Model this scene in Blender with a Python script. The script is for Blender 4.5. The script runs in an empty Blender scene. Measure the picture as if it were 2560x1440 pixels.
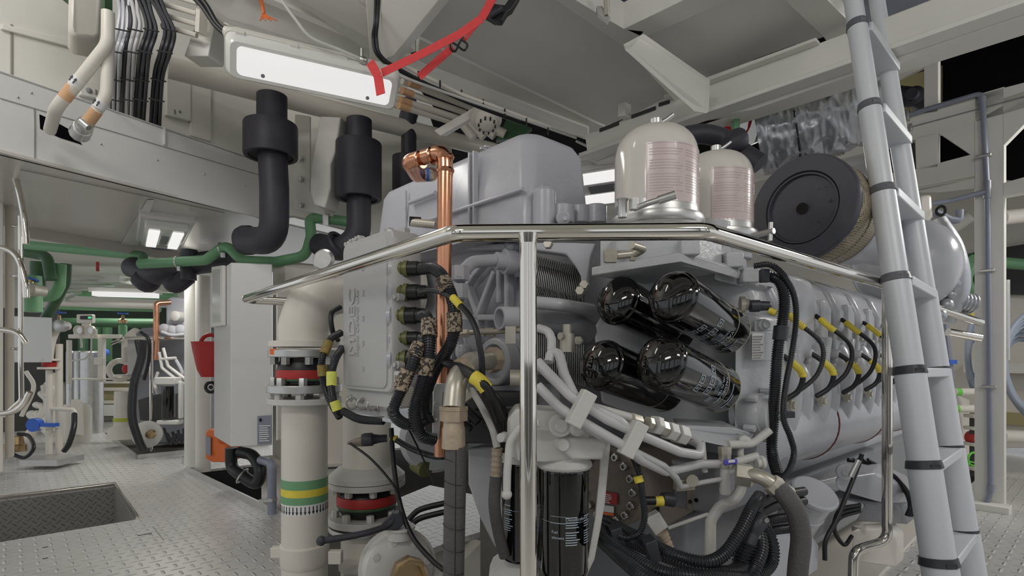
import bpy, math, random
from mathutils import Vector as V, Matrix
from mathutils.geometry import tessellate_polygon
random.seed(7)
scene = bpy.context.scene
# ---------------------------------------------------------------- camera, world, light, exposure
F, CX, HY, EH = 1380.0, 1280.0, 895.0, 0.95          # focal length in px of the 2560 frame, horizon row, eye height
cam_d = bpy.data.cameras.new('camera'); cam = bpy.data.objects.new('camera', cam_d)
scene.collection.objects.link(cam); scene.camera = cam
cam.location = (0, 0, EH); cam.rotation_euler = (math.pi/2, 0, 0)
cam_d.sensor_width = 36; cam_d.lens = F*36/2560; cam_d.shift_y = (HY-720)/2560; cam_d.clip_start = .02
w = bpy.data.worlds.new('world'); scene.world = w; w.use_nodes = True
w.node_tree.nodes['Background'].inputs[0].default_value = (.93, .96, 1, 1)
w.node_tree.nodes['Background'].inputs[1].default_value = .80
scene.view_settings.view_transform = 'Standard'; scene.view_settings.look = 'None'
scene.view_settings.gamma = 1; scene.view_settings.use_curve_mapping = False
scene.view_settings.exposure = -0.22
def area(name, loc, aim, sx, sy, power, col=(1, .97, .93)):
    l = bpy.data.lights.new(name, 'AREA'); l.shape = 'RECTANGLE'; l.size = sx; l.size_y = sy; l.energy = power; l.color = col
    o = bpy.data.objects.new(name, l); scene.collection.objects.link(o); o.location = loc
    o.rotation_euler = (V(aim)-V(loc)).to_track_quat('-Z', 'Y').to_euler(); return o
area('room_fill', (-1.3, -.9, 2.55), (-1.2, 2.2, .6), 1.2, .25, 15)  # unseen area light added behind the viewpoint to brighten the room
area('room_fill', (1.6, -.6, 2.6), (1.3, 2.2, .6), 1.2, .25, 15)  # its unseen partner on the right, also added as fill
area('room_fill', (-2.9, 4.9, 1.74), (-2.8, 4.9, 0), 1.0, .2, 16)
area('room_fill', (-4.8, 7.0, 1.95), (-4.8, 7.0, 0), 1.3, .25, 20)  # light for the far corridor, near its lit tube lamp
area('room_fill', (4.3, 2.6, 2.5), (2.2, 2.9, .9), 1.0, .3, 34)  # unseen light added at the right to brighten the engine side
area('room_fill', (-1.9, 1.1, 2.9), (-2.3, 2.6, 1.9), 1.0, .3, 11)  # unseen light added for the upper left wall
area('room_fill', (2.2, 5.6, 2.6), (1.9, 4.6, 0), 1.0, .3, 22)  # unseen light added for the space beyond the engine
area('room_fill', (.9, 1.3, 3.6), (.9, 1.9, 1), 1.5, 1.5, 12)  # broad unseen fill added overhead
# ---------------------------------------------------------------- helpers
EA = V((.74, .673, 0)); EB = V((-.673, .74, 0)); UP = V((0, 0, 1)); DL = V((.4975, .8675, 0))
def P(x, y, d): return V((d*(x-CX)/F, d, EH+d*(HY-y)/F))
def pz(x, y, z): return P(x, y, (z-EH)*F/(HY-y))
def Q(p): return p.copy() if isinstance(p, V) else P(*p)
class Plane:
    def __init__(s, p, d): s.p = Q(p); s.n = V((d.y, -d.x, 0)).normalized(); s.d = d.normalized()
    def h(s, x, y):
        r = V(((x-CX)/F, 1, (HY-y)/F)); o = V((0, 0, EH)); t = (s.p-o).dot(s.n)/r.dot(s.n); return o+r*t
def lin(c):
    c /= 255.0; return c/12.92 if c <= .04045 else ((c+.055)/1.055)**2.4
def C(r, g, b, k=.60): return tuple(min(.86, lin(v)/k) for v in (r, g, b))+(1,)
MATS = {}
def mat(name, col, rough=.45, metal=0, var=.05, sc=6, bump=0, bsc=60, emit=0, coat=0, spec=.5):
    m = bpy.data.materials.new(name); m.use_nodes = True; nt = m.node_tree; N = nt.nodes; L = nt.links
    b = N['Principled BSDF']; tc = N.new('ShaderNodeTexCoord'); no = N.new('ShaderNodeTexNoise')
    no.inputs['Scale'].default_value = sc; no.inputs['Detail'].default_value = 5; L.new(tc.outputs['Object'], no.inputs['Vector'])
    mx = N.new('ShaderNodeMix'); mx.data_type = 'RGBA'
    mx.inputs[6].default_value = tuple(max(0, v*(1-var*1.6)) for v in col[:3])+(1,)
    mx.inputs[7].default_value = tuple(min(1, v*(1+var)) for v in col[:3])+(1,)
    L.new(no.outputs['Fac'], mx.inputs[0]); L.new(mx.outputs[2], b.inputs['Base Color'])
    mr = N.new('ShaderNodeMapRange'); mr.inputs[3].default_value = max(.02, rough*.82); mr.inputs[4].default_value = min(1, rough*1.2)
    L.new(no.outputs['Fac'], mr.inputs[0]); L.new(mr.outputs[0], b.inputs['Roughness'])
    b.inputs['Metallic'].default_value = metal; b.inputs['Coat Weight'].default_value = coat; b.inputs['Specular IOR Level'].default_value = spec
    if emit: b.inputs['Emission Color'].default_value = (1, .99, .97, 1) if emit > 0 else (.1, .9, .4, 1); b.inputs['Emission Strength'].default_value = abs(emit)
    if bump:
        n2 = N.new('ShaderNodeTexNoise'); n2.inputs['Scale'].default_value = bsc; n2.inputs['Detail'].default_value = 4
        bp = N.new('ShaderNodeBump'); bp.inputs['Strength'].default_value = bump; bp.inputs['Distance'].default_value = .01
        L.new(tc.outputs['Object'], n2.inputs['Vector']); L.new(n2.outputs['Fac'], bp.inputs['Height']); L.new(bp.outputs[0], b.inputs['Normal'])
    MATS[name] = m; return m
white = mat('white_paint', C(186, 185, 179), .38, var=.03, sc=3)
white2 = mat('cream_white_paint', C(182, 178, 170), .34, var=.03, sc=3)
wpanel = mat('satin_white_panel', C(180, 180, 178), .24, var=.025, sc=2, spec=.6)
soffm = mat('satin_soffit', C(168, 165, 160), .22, var=.04, sc=1.5, spec=.8)
pipew = mat('grey_white_pipe_paint', C(160, 160, 161), .36, var=.04, sc=14)
castw = mat('white_cast_paint', C(168, 167, 163), .42, var=.05, sc=18, bump=.12, bsc=90)
egrey = mat('engine_grey_paint', C(154, 155, 160), .22, var=.05, sc=9, bump=.05, bsc=120, spec=.6)
egrey2 = mat('engine_cast_grey', C(156, 157, 160), .30, var=.06, sc=14, bump=.15, bsc=70)
egrey3 = mat('engine_dark_grey', C(112, 113, 117), .42, var=.12, sc=12, bump=.1)
ctlgrey = mat('control_box_grey', C(152, 152, 151), .4, var=.03, sc=5, bump=.08, bsc=220)
cover = mat('cover_grey', C(150, 151, 157), .28, var=.03, sc=3, spec=.6)
chrome = mat('polished_steel', (.80, .77, .71, 1), .07, 1, var=.03)
steel = mat('steel', (.52, .51, .49, 1), .3, 1, var=.12, sc=20)
steelw = mat('galvanised', (.62, .62, .61, 1), .35, .9, var=.1, sc=20)
alu = mat('ladder_aluminium', C(176, 178, 182), .42, .1, var=.03, sc=4)
treadm = mat('tread_grey', C(158, 160, 162), .5, .2, var=.05)
copper = mat('copper', (.74, .36, .22, 1), .22, 1, var=.22, sc=14)
brass = mat('brass', (.50, .36, .20, 1), .35, 1, var=.25, sc=20)
rustn = mat('weathered_fitting', C(152, 138, 120), .45, .25, var=.22, sc=30, bump=.2)
nickel = mat('dull_nickel', C(160, 156, 145), .33, .5, var=.12, sc=25)
insul = mat('black_foam_insulation', C(46, 45, 52), .52, var=.12, sc=5, bump=.1, bsc=30)
rubber = mat('black_rubber', C(24, 25, 27), .38, var=.2, sc=12)
corrm = mat('black_corrugated_plastic', C(36, 37, 40), .28, var=.15, sc=12)
hosegrey = mat('grey_fabric_hose', C(74, 71, 72), .6, var=.14, sc=12, bump=.3, bsc=160)
gloss = mat('gloss_black', C(9, 9, 10), .07, var=.1, coat=.6)
blackp = mat('black_plastic', C(44, 45, 50), .42, var=.08, sc=8)
afblk = mat('filter_cap_black', C(52, 52, 60), .36, var=.16, sc=5, bump=.06, bsc=20)
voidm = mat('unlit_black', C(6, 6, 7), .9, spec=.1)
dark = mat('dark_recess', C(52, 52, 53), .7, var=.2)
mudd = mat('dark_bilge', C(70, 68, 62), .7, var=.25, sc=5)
panelg = mat('grey_deck_panel', C(186, 186, 182), .34, var=.07, sc=2.2)
green = mat('green_paint', C(92, 134, 98), .4, var=.07, sc=8)
greend = mat('dark_green_paint', C(52, 82, 56), .45, var=.12, sc=8)
red = mat('red', C(148, 40, 38), .5, var=.1, sc=14)
redw = mat('red_webbing', C(206, 56, 58), .62, var=.1, sc=50, bump=.3, bsc=300)
orange = mat('orange_plastic', C(225, 95, 45), .4, var=.08)
yellow = mat('yellow', C(206, 174, 62), .5, var=.12, sc=30)
olive = mat('olive_connector', C(92, 93, 58), .42, .2, var=.15, sc=20)
tagm = mat('scuffed_tag', C(150, 130, 104), .6, var=.75, sc=90)
blue = mat('blue', C(44, 84, 168), .4)
purple = mat('violet_blue', C(74, 70, 158), .4)
cream = mat('cream_enamel', C(178, 174, 168), .14, var=.02, sc=3, coat=.4)
pinkl = mat('pink_label', C(172, 158, 156), .28, var=.03, coat=.3)
collarm = mat('collar_grey', C(86, 86, 91), .4)
pinkd = mat('label_line', C(162, 148, 147), .35)
pvc = mat('grey_pvc', C(112, 116, 128), .36, var=.05)
silver = mat('silver_cloth', (.50, .51, .54, 1), .36, .8, var=.2, sc=5, bump=.2, bsc=22)
pump = mat('brown_grey_metal', C(108, 100, 92), .5, .15, var=.14, sc=12, bump=.12)
wprint = mat('pale_print', C(160, 170, 180), .5)
beige = mat('beige_band', C(176, 140, 106), .5)
yelw = mat('yellowish_wall', C(140, 132, 96), .5, var=.08)
lamp = mat('lamp_diffuser', (.2, .2, .2, 1), .3, emit=.86)
lamp2 = mat('small_lamp_tube', (.8, .8, .8, 1), .3, emit=.9)
lens = mat('lamp_lens', C(190, 190, 186), .12)
ledg = mat('green_display', (.03, .2, .1, 1), .3, emit=-.8)
bluehose = mat('blue_grey_hose', C(128, 136, 148), .4)
seamm = mat('seam_grey', C(120, 118, 114), .5)
orangew = mat('orange_mark', C(214, 96, 44), .6)
whitel = mat('white_label', C(196, 196, 194), .4)
greenb = mat('bright_green', C(92, 172, 60), .45)
tn = tagm.node_tree; tr_ = tn.nodes.new('ShaderNodeValToRGB'); tz = tn.nodes.new('ShaderNodeTexNoise'); tz.inputs['Scale'].default_value = 130; tz.inputs['Detail'].default_value = 3
tc0 = tn.nodes.new('ShaderNodeTexCoord'); tn.links.new(tc0.outputs['Object'], tz.inputs['Vector']); tn.links.new(tz.outputs['Fac'], tr_.inputs[0])
tr_.color_ramp.elements[0].position = .44; tr_.color_ramp.elements[0].color = (.05, .035, .022, 1); tr_.color_ramp.elements[1].position = .54; tr_.color_ramp.elements[1].color = (.42, .34, .25, 1)
tn.links.new(tr_.outputs[0], tn.nodes['Principled BSDF'].inputs['Base Color'])
# checker plate: raised bars alternating along the two floor axes
def tread(name, col, cell, strength, rough=.36, metal=.35, wall=False):
    m = mat(name, col, rough, metal, var=.06, sc=2.5); N = m.node_tree.nodes; L = m.node_tree.links; b = N['Principled BSDF']
    tc = N.new('ShaderNodeTexCoord')
    def mth(op, a, c=None):
        n = N.new('ShaderNodeMath'); n.operation = op
        for i, v in enumerate((a, c)):
            if v is None: continue
            if isinstance(v, (int, float)): n.inputs[i].default_value = v
            else: L.new(v, n.inputs[i])
        return n.outputs[0]
    mp = N.new('ShaderNodeMapping'); mp.inputs['Rotation'].default_value = (0, 0, -math.atan2(EA.y, EA.x)); mp.inputs['Scale'].default_value = (1/cell,)*3
    L.new(tc.outputs['Object'], mp.inputs[0]); sp = N.new('ShaderNodeSeparateXYZ'); L.new(mp.outputs[0], sp.inputs[0])
    u, v = sp.outputs[0], sp.outputs[1]
    if wall: u, v = mth('ADD', mth('ADD', u, v), sp.outputs[2]), mth('SUBTRACT', mth('ADD', u, v), sp.outputs[2])
    par = mth('FLOORED_MODULO', mth('ADD', mth('FLOOR', u), mth('FLOOR', v)), 2)
    fu = mth('SUBTRACT', mth('FRACT', u), .5); fv = mth('SUBTRACT', mth('FRACT', v), .5)
    a = mth('ADD', mth('MULTIPLY', fu, par), mth('MULTIPLY', fv, mth('SUBTRACT', 1, par)))
    c = mth('ADD', mth('MULTIPLY', fv, par), mth('MULTIPLY', fu, mth('SUBTRACT', 1, par)))
    e = mth('ADD', mth('POWER', mth('DIVIDE', mth('ABSOLUTE', a), .62), 2), mth('POWER', mth('DIVIDE', mth('ABSOLUTE', c), .13), 2))
    hgt = mth('MAXIMUM', mth('SUBTRACT', 1, e), 0)
    bp = N.new('ShaderNodeBump'); bp.inputs['Strength'].default_value = strength; bp.inputs['Distance'].default_value = .008
    L.new(hgt, bp.inputs['Height']); L.new(bp.outputs[0], b.inputs['Normal']); return m
plate = tread('checker_plate', C(176, 175, 172), .058, 1.0, .36, .35)
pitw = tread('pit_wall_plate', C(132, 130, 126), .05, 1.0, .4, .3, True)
def basis(a):
    a = a.normalized(); u = a.cross(UP)
    if u.length < .05: u = a.cross(V((0, 1, 0)))
    u.normalize(); return a, u, a.cross(u).normalized()
ORG = {}
SPLIT = {'print_line', 'bolt', 'screw', 'clamp_block', 'latch', 'pipe_socket', 'mounting_lug', 'socket_bolt', 'pipe_stub', 'boss', 'union_nut', 'gauge_housing', 'flange', 'port_boss', 'gauge_line', 'bolt_head', 'port_flange', 'cable_run', 'support_bracket'}
def setp(o, label, cat, group=None, kind=None):
    if label: o['label'] = label
    if cat: o['category'] = cat
    if group: o['group'] = group
    if kind: o['kind'] = kind
def thing(name, label, cat, base, group=None, kind=None):
    o = bpy.data.objects.new(name, None); scene.collection.objects.link(o); b = Q(base); o.location = b
    o.empty_display_size = .05; ORG[o] = b; setp(o, label, cat, group, kind); return o
class M:
    def __init__(s): s.v = []; s.f = []; s.k = []
    def mark(s): s.k.append((len(s.v), len(s.f)))
    def ring(s, c, u, v, r, n, r2=None):
        k = len(s.v); r2 = r if r2 is None else r2
        for i in range(n):
            t = 2*math.pi*i/n; s.v.append(c+u*(r*math.cos(t))+v*(r2*math.sin(t)))
        return k
    def skin(s, a, b, n):
        for i in range(n): j = (i+1) % n; s.f.append((a+i, a+j, b+j, b+i))
    def lathe(s, a, axis, prof, n=32):
        s.mark()
        a = Q(a); ax, u, v = basis(axis); ks = []
        for t, r in prof: ks.append(s.ring(a+ax*t, u, v, max(r, 1e-5), n))
        for p, q in zip(ks, ks[1:]): s.skin(p, q, n)
        s.f.append(tuple(range(ks[0]+n-1, ks[0]-1, -1))); s.f.append(tuple(range(ks[-1], ks[-1]+n))); return s
    def cyl(s, a, b, r, n=20, r2=None):
        a = Q(a); b = Q(b); return s.lathe(a, b-a, [(0, r), ((b-a).length, r if r2 is None else r2)], n)
    def box(s, o, x, y, z):
        s.mark()
        k = len(s.v); o = Q(o)
        for i in (0, 1):
            for j in (0, 1):
                for l in (0, 1): s.v.append(o+x*i+y*j+z*l)
        s.f += [(k, k+1, k+3, k+2), (k+4, k+6, k+7, k+5), (k, k+4, k+5, k+1), (k+2, k+3, k+7, k+6), (k, k+2, k+6, k+4), (k+1, k+5, k+7, k+3)]; return s
    def cbox(s, c, x, y, z): return s.box(Q(c)-(x+y+z)/2, x, y, z)
    def prism(s, pts, vec, top=None):
        s.mark()
        pts = [Q(p) for p in pts]; k = len(s.v); n = len(pts); s.v += pts; s.v += [p+vec for p in pts] if top is None else top
        s.f.append(tuple(range(k+n-1, k-1, -1))); s.f.append(tuple(range(k+n, k+2*n)))
        for i in range(n): j = (i+1) % n; s.f.append((k+i, k+j, k+n+j, k+n+i))
        return s
    def holed(s, outer, hole_list, vec):
        loops = [outer]+hole_list; tri = tessellate_polygon(loops); flat = [p for l in loops for p in l]; k = len(s.v); n = len(flat)
        s.v += flat; s.v += [p+vec for p in flat]
        for t in tri: s.f.append(tuple(k+i for i in t)); s.f.append(tuple(k+n+i for i in reversed(t)))
        b = k
        for l in loops:
            m = len(l)
            for i in range(m): j = (i+1) % m; s.f.append((b+i, b+j, b+n+j, b+n+i))
            b += m
        return s
    def hexn(s, c, axis, r, h): return s.lathe(Q(c), axis, [(0, r), (h*.9, r), (h, r*.88)], 6)
    def bolts(s, c, axis, R, n, r, h, ph=0):
        ax, u, v = basis(axis); c = Q(c)
        for i in range(n): t = 2*math.pi*i/n+ph; s.hexn(c+u*(R*math.cos(t))+v*(R*math.sin(t)), ax, r, h)
        return s
    def torus(s, c, axis, R, r, n=36, m=8):
        s.mark()
        ax, u, v = basis(axis); c = Q(c); k0 = len(s.v)
        for i in range(n):
            t = 2*math.pi*i/n; d = u*math.cos(t)+v*math.sin(t)
            s.ring(c+d*R, d, ax, r, m)
        for i in range(n): s.skin(k0+i*m, k0+((i+1) % n)*m, m)
        return s
    def ball(s, c, r, n=16, sq=1):
        prof = [(r-r*math.cos(math.pi*i/10), r*math.sin(math.pi*i/10)) for i in range(11)]; c = Q(c); return s.lathe(c-UP*r, UP, prof, n)
    def tube(s, pts, r, n=14, sm=False, fr=None, corr=None, closed=False):
        s.mark()
        pts = [Q(p) for p in pts]; path = []
        if sm:
            e = [pts[0]*2-pts[1]]+pts+[pts[-1]*2-pts[-2]]
            for i in range(1, len(e)-2):
                p0, p1, p2, p3 = e[i-1:i+3]
                for k in range(10):
                    t = k/10; path.append(.5*((2*p1)+(p2-p0)*t+(2*p0-5*p1+4*p2-p3)*t*t+(3*p1-p0-3*p2+p3)*t**3))
            path.append(pts[-1])
        else:
            fr = r*1.8 if fr is None else fr; path = [pts[0]]
            for a, b, c in zip(pts, pts[1:], pts[2:]):
                d1 = (a-b); d2 = (c-b); ang = d1.angle(d2, math.pi)
                if fr <= 0 or ang > math.pi*.985: path.append(b); continue
                L = min(fr/math.tan(ang/2), d1.length*.48, d2.length*.48); p = b+d1.normalized()*L; q = b+d2.normalized()*L
                for k in range(8): t = k/7; path.append(p*(1-t)**2+b*2*t*(1-t)+q*t*t)
            path.append(pts[-1])
        rad = [r]*len(path)
        if corr:
            pitch, amp = corr; ds = [0]
            for a, b in zip(path, path[1:]): ds.append(ds[-1]+(b-a).length)
            step = pitch/4; cnt = int(ds[-1]/step); np_ = []; rad = []; j = 0
            for i in range(cnt+1):
                t = i*step
                while j < len(ds)-2 and ds[j+1] < t: j += 1
                f = (t-ds[j])/max(1e-9, ds[j+1]-ds[j]); np_.append(path[j].lerp(path[j+1], f)); rad.append(r*(1 if i % 4 < 2 else 1-amp))
            path = np_
        if len(path) < 2: return s
        tg = (path[1]-path[0]).normalized(); _, u, v = basis(tg); ks = []
        for i, p in enumerate(path):
            t2 = (path[min(i+1, len(path)-1)]-path[max(i-1, 0)]).normalized()
            if t2.length > .5:
                u = (u-t2*u.dot(t2)).normalized(); v = t2.cross(u)
            ks.append(s.ring(p, u, v, rad[i], n))
        for a, b in zip(ks, ks[1:]): s.skin(a, b, n)
        s.f.append(tuple(range(ks[0]+n-1, ks[0]-1, -1))); s.f.append(tuple(range(ks[-1], ks[-1]+n))); return s
    def pieces(s):
        ends = s.k[1:]+[(len(s.v), len(s.f))]; grp = []
        for (v0, f0), (v1, f1) in zip(s.k, ends):
            vs = s.v[v0:v1]; lo = [min(p[i] for p in vs)-.001 for i in range(3)]; hi = [max(p[i] for p in vs)+.001 for i in range(3)]
            g = [lo, hi, [(v0, f0, v1, f1)]]; rest = []
            for h in grp:
                if all(h[0][i] <= g[1][i] and g[0][i] <= h[1][i] for i in range(3)):
                    g = [[min(h[0][i], g[0][i]) for i in range(3)], [max(h[1][i], g[1][i]) for i in range(3)], h[2]+g[2]]
                else: rest.append(h)
            grp = rest+[g]
        out = []
        for g in grp:
            q = M()
            for v0, f0, v1, f1 in g[2]:
                o = len(q.v)-v0; q.v += s.v[v0:v1]; q.f += [tuple(i+o for i in f) for f in s.f[f0:f1]]
            out.append(q)
        return out
    def build(s, name, mt, parent=None, label=None, cat=None, group=None, kind=None, bev=0, ang=38, org=None):
        if name in SPLIT and parent is not None and len(s.k) > 1:
            ms = s.pieces()
            if len(ms) > 1: return [q.build(name, mt, parent, label, bev=bev, ang=ang) for q in ms][0]
        if parent is not None: o0 = ORG[parent]
        elif org is not None: o0 = Q(org)
        else:
            o0 = sum(s.v, V((0, 0, 0)))/len(s.v); o0.z = min(v.z for v in s.v)
        me = bpy.data.meshes.new(name); me.from_pydata([v-o0 for v in s.v], [], s.f); me.validate(); me.update()
        me.polygons.foreach_set('use_smooth', [True]*len(me.polygons)); me.set_sharp_from_angle(angle=math.radians(ang))
        o = bpy.data.objects.new(name, me); scene.collection.objects.link(o); me.materials.append(mt)
        if parent is not None: o.parent = parent
        else: o.location = o0
        ORG[o] = o0; setp(o, label, cat, group, kind)
        if bev:
            b = o.modifiers.new('bevel', 'BEVEL'); b.width = bev; b.segments = 3; b.limit_method = 'ANGLE'; b.angle_limit = math.radians(35)
        return o
def pipe(name, mt, pts, r, parent=None, label=None, cat=None, group=None, **k):
    kind = k.pop('kind', None); return M().tube(pts, r, **k).build(name, mt, parent, label, cat, group, kind)
def text(name, s, size, fn, mt, parent, ext=0):
    """lettering as a mesh; fn maps flat (x, y, z) metres to a point in the place"""
    cu = bpy.data.curves.new(name, 'FONT'); cu.body = s; cu.size = size; cu.extrude = ext
    ob = bpy.data.objects.new(name, cu); me = bpy.data.meshes.new_from_object(ob); bpy.data.objects.remove(ob)
    m = M(); m.v = [fn(*v.co) for v in me.vertices]; m.f = [tuple(p.vertices) for p in me.polygons]
    return m.build(name, mt, parent)
def catseg(pts, s0, s1, n=8):
    e = [pts[0]*2-pts[1]]+list(pts)+[pts[-1]*2-pts[-2]]; out = []
    for k in range(n+1):
        s = s0+(s1-s0)*k/n; i = min(int(s), len(pts)-2); t = s-i; p0, p1, p2, p3 = e[i:i+4]
        out.append(.5*((2*p1)+(p2-p0)*t+(2*p0-5*p1+4*p2-p3)*t*t+(3*p1-p0-3*p2+p3)*t**3))
    return out
def flat(o, x, y):
    o = Q(o); x = x.normalized(); y = y.normalized(); z = x.cross(y); return lambda a, b, c: o+x*a+y*b+z*(c+.0008)
def PP(d): return Plane((1280, 800, d), V((1, 0, 0)))            # plane square to the camera at distance d
# ================================================================ THE ROOM
def S(m, name, mt, bev=0, **k): return m.build(name, mt, kind='structure', bev=bev, **k)
def xy(x, y, z=0): return V((x, y, z))
bay = [xy(-2.72, 4.6), xy(-1.35, 3.23), xy(-.97, 2.4), xy(-.5, 1.5), xy(-.1, 1.02), xy(.45, 1.0), xy(1.59, 2.4), xy(5.2, 5.8), xy(2.2, 8.6)]
pit = [pz(-260, 1278, 0), pz(288, 1211, 0), pz(345, 1298, 0), pz(-160, 1382, 0)]
S(M().holed([xy(-9, -2), xy(7, -2), xy(9, 10), xy(-9, 11)], [bay, pit], -UP*.02), 'floor', plate)
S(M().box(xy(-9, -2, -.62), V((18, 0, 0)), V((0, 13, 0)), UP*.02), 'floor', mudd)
# hatch pit in the walkway: upright plate walls and a bottom
m = M()
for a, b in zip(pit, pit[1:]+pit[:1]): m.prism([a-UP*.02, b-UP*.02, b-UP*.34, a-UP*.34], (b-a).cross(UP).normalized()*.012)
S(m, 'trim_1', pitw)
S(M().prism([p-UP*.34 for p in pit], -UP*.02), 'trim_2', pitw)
m = M().tube([pit[0]+UP*.006, pit[1]+UP*.006, pit[2]+UP*.006], .013, fr=0)
S(m, 'trim_3', chrome)
# kerb strips round the engine bay
m = M()
for a, b in zip(bay, bay[1:2]): 
    d = (b-a).normalized(); n = d.cross(UP); m.box(a-n*.0, d*(b-a).length, n*-.012, UP*.045)
m.box(bay[1], V((.18, -.02, 0)), V((0, -.012, 0)), UP*.045)
m.box(pz(455, 1158, 0), EA*.35, EB*.012, UP*.06); m.box(pz(455, 1158, 0), -EB*.3, EA*.012, UP*.06)
m.box(pz(340, 1148, 0), EA*1.2, EB*.015, UP*.04); m.box(pz(340, 1148, 0), EB*1.6, EA*.015, UP*.04)
S(m, 'trim_4', steelw)
# no hole here: dark floor sheet coloured as the shaded far engine pit
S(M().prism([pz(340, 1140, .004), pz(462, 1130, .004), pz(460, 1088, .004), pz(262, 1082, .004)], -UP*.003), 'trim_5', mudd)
# deck seams and lifting slots in the walkway plates
m = M()
for a, b in (((0, 1184), (130, 1178)), ((383, 1316), (410, 1350)), ((355, 1160), (395, 1159))):
    p, q = pz(*a, .001), pz(*b, .001); n = (q-p).cross(UP).normalized()*.003; m.prism([p, q, q+n, p+n], UP*.0015)
S(m, 'trim_6', seamm)
m = M()
for x, y in ((350, 1338), (362, 1336), (374, 1334), (113, 1368), (113, 1396)):
    p = pz(x, y, .001); m.cbox(p, EA*.02, EB*.006, UP*.002)
S(m, 'trim_7', dark)
# ---- overhead deck
S(M().box(xy(-9, -2, 3.3), V((18, 0, 0)), V((0, 3.2, 0)), UP*.05), 'ceiling', white)
S(M().box(xy(-9, 1.2, 3.3), V((8.2, 0, 0)), V((0, 10, 0)), UP*.05), 'ceiling', white)
S(M().box(xy(-.8, 1.2, 3.3), V((10, 0, 0)), V((0, 10, 0)), UP*.05), 'ceiling', voidm)  # black sheet; the unlit void overhead is put into its colour
# grey sound panels of the hatch overhead
S(M().prism([pz(1046, 88, 2.44), pz(1512, 316, 2.44), pz(1700, 240, 2.44), pz(1560, 70, 2.44), pz(1390, -20, 2.44), pz(1130, -40, 2.44)], UP*.03), 'ceiling', panelg)
S(M().prism([pz(1590, 80, 2.44), pz(1756, 200, 2.44), pz(2060, 92, 2.44), pz(1990, -20, 2.44), pz(1800, -30, 2.44)], UP*.03), 'ceiling', panelg)
S(M().prism([pz(2150, 70, 2.46), pz(2345, 0, 2.46), pz(2300, -40, 2.46), pz(2140, -40, 2.46)], UP*.03), 'ceiling', pvc)
# white frames between the panels
def zs(name, pts, z, h, mt=white, bev=.003): return S(M().prism([pz(x, y, z) for x, y in pts], UP*h), name, mt, bev)
zs('trim_8', [(1050, 98), (1512, 318), (1528, 345), (1462, 340), (1040, 160)], 2.425, .16)      # long girder left of the panel
zs('trim_9', [(1390, -30), (1345, -30), (1558, 116), (1600, 95), (1610, 78), (1560, 72)], 2.41, .12)
zs('trim_10', [(1560, 72), (1610, 95), (1890, -30), (1770, -30)], 2.41, .12)
m = M().prism([P(1557, 112, 2.38), P(1600, 88, 2.36), P(1768, 205, 2.62), P(1765, 285, 2.58), P(1735, 280, 2.58), P(1562, 125, 2.32)], UP*.02+EA*.03)
S(m, 'trim_11', white, .004)
S(M().prism([pz(1610, 92, 2.43), pz(1764, 198, 2.43), pz(1790, 300, 2.3), pz(1720, 290, 2.3), pz(1562, 118, 2.41)], UP*.05), 'trim_12', white, .004)
zs('trim_13', [(1985, -30), (1930, -30), (2060, 95), (2110, 165), (2160, 150), (2130, 60), (2040, -30)], 2.40, .12)
# big girder running right overhead
GP = Plane((2124, 190, 2.35), EB)
def on(pl, pts, vec, name, mt=white, bev=.004): return S(M().prism([pl.h(x, y) for x, y in pts], vec), name, mt, bev)
on(GP, [(1470, 402), (1745, 297), (1883, 274), (2124, 190), (2228, 153), (2620, 20), (2620, -160), (2330, -2), (2196, 50), (2100, 88), (1765, 212), (1672, 240), (1512, 322), (1462, 335)], EA*.05, 'trim_14')
on(GP, [(1470, 402), (2640, 10), (2640, -4), (1470, 392)], -EA*.09, 'trim_15')
m = M()
for pts in ([(1430, 450), (1470, 402), (2640, 12), (2640, 60), (1500, 470)],): m.prism([GP.h(x, y)+EA*.05 for x, y in pts[1:3]]+[GP.h(*pts[2])+EA*.16, GP.h(*pts[1])+EA*.16], UP*.012)
S(m, 'trim_16', white)
on(GP, [(1672, 244), (1765, 206), (2050, 104), (2050, 112), (1765, 216), (1672, 252)], -EA*.05, 'trim_17')
S(M().prism([GP.h(1560, 300), GP.h(1578, 296), GP.h(1578, 262), GP.h(1560, 268)], -EA*.06), 'trim_18', white, .003)
m = M()
for a, b in (((1580, 288), (1640, 266)), ((1648, 258), (1675, 250)), ((1500, 322), (1548, 304)), ((1885, 150), (1990, 112))):
    m.prism([GP.h(a[0], a[1])-EA*.002, GP.h(b[0], b[1])-EA*.002, GP.h(b[0], b[1]+9)-EA*.002, GP.h(a[0], a[1]+9)-EA*.002], -EA*.004)
S(m, 'trim_19', dark)
# top-left: transverse deck girders near the big lamp
def lp(x, y, d): return P(x, y, d)
def quad(name, pts, vec, mt=white, bev=.004): return S(M().prism([lp(*p) for p in pts], vec), name, mt, bev)
quad('trim_20', [(440, -40, 2.3), (590, -40, 2.2), (1060, 160, 2.75), (1470, 318, 3.5), (1470, 352, 3.5), (1000, 190, 2.75), (560, 60, 2.35)], UP*.03+DL*.02)
quad('trim_21', [(690, -30, 2.25), (835, -40, 2.2), (985, 75, 2.45), (1040, 130, 2.6), (1000, 140, 2.6), (905, 120, 2.5)], UP*.08)
quad('trim_22', [(955, -40, 2.15), (1130, -40, 2.1), (985, 140, 2.4), (950, 152, 2.42), (948, 130, 2.42)], UP*.02+V((0, .09, 0)))
quad('trim_23', [(910, -40, 2.2), (960, -40, 2.2), (960, 150, 2.5), (925, 150, 2.5)], V((0, .06, 0)))
# panel behind with dark gap
quad('trim_24', [(800, -60, 2.4), (960, -60, 2.4), (960, 90, 2.7), (845, 20, 2.6)], V((0, .02, .02)), dark)
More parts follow.
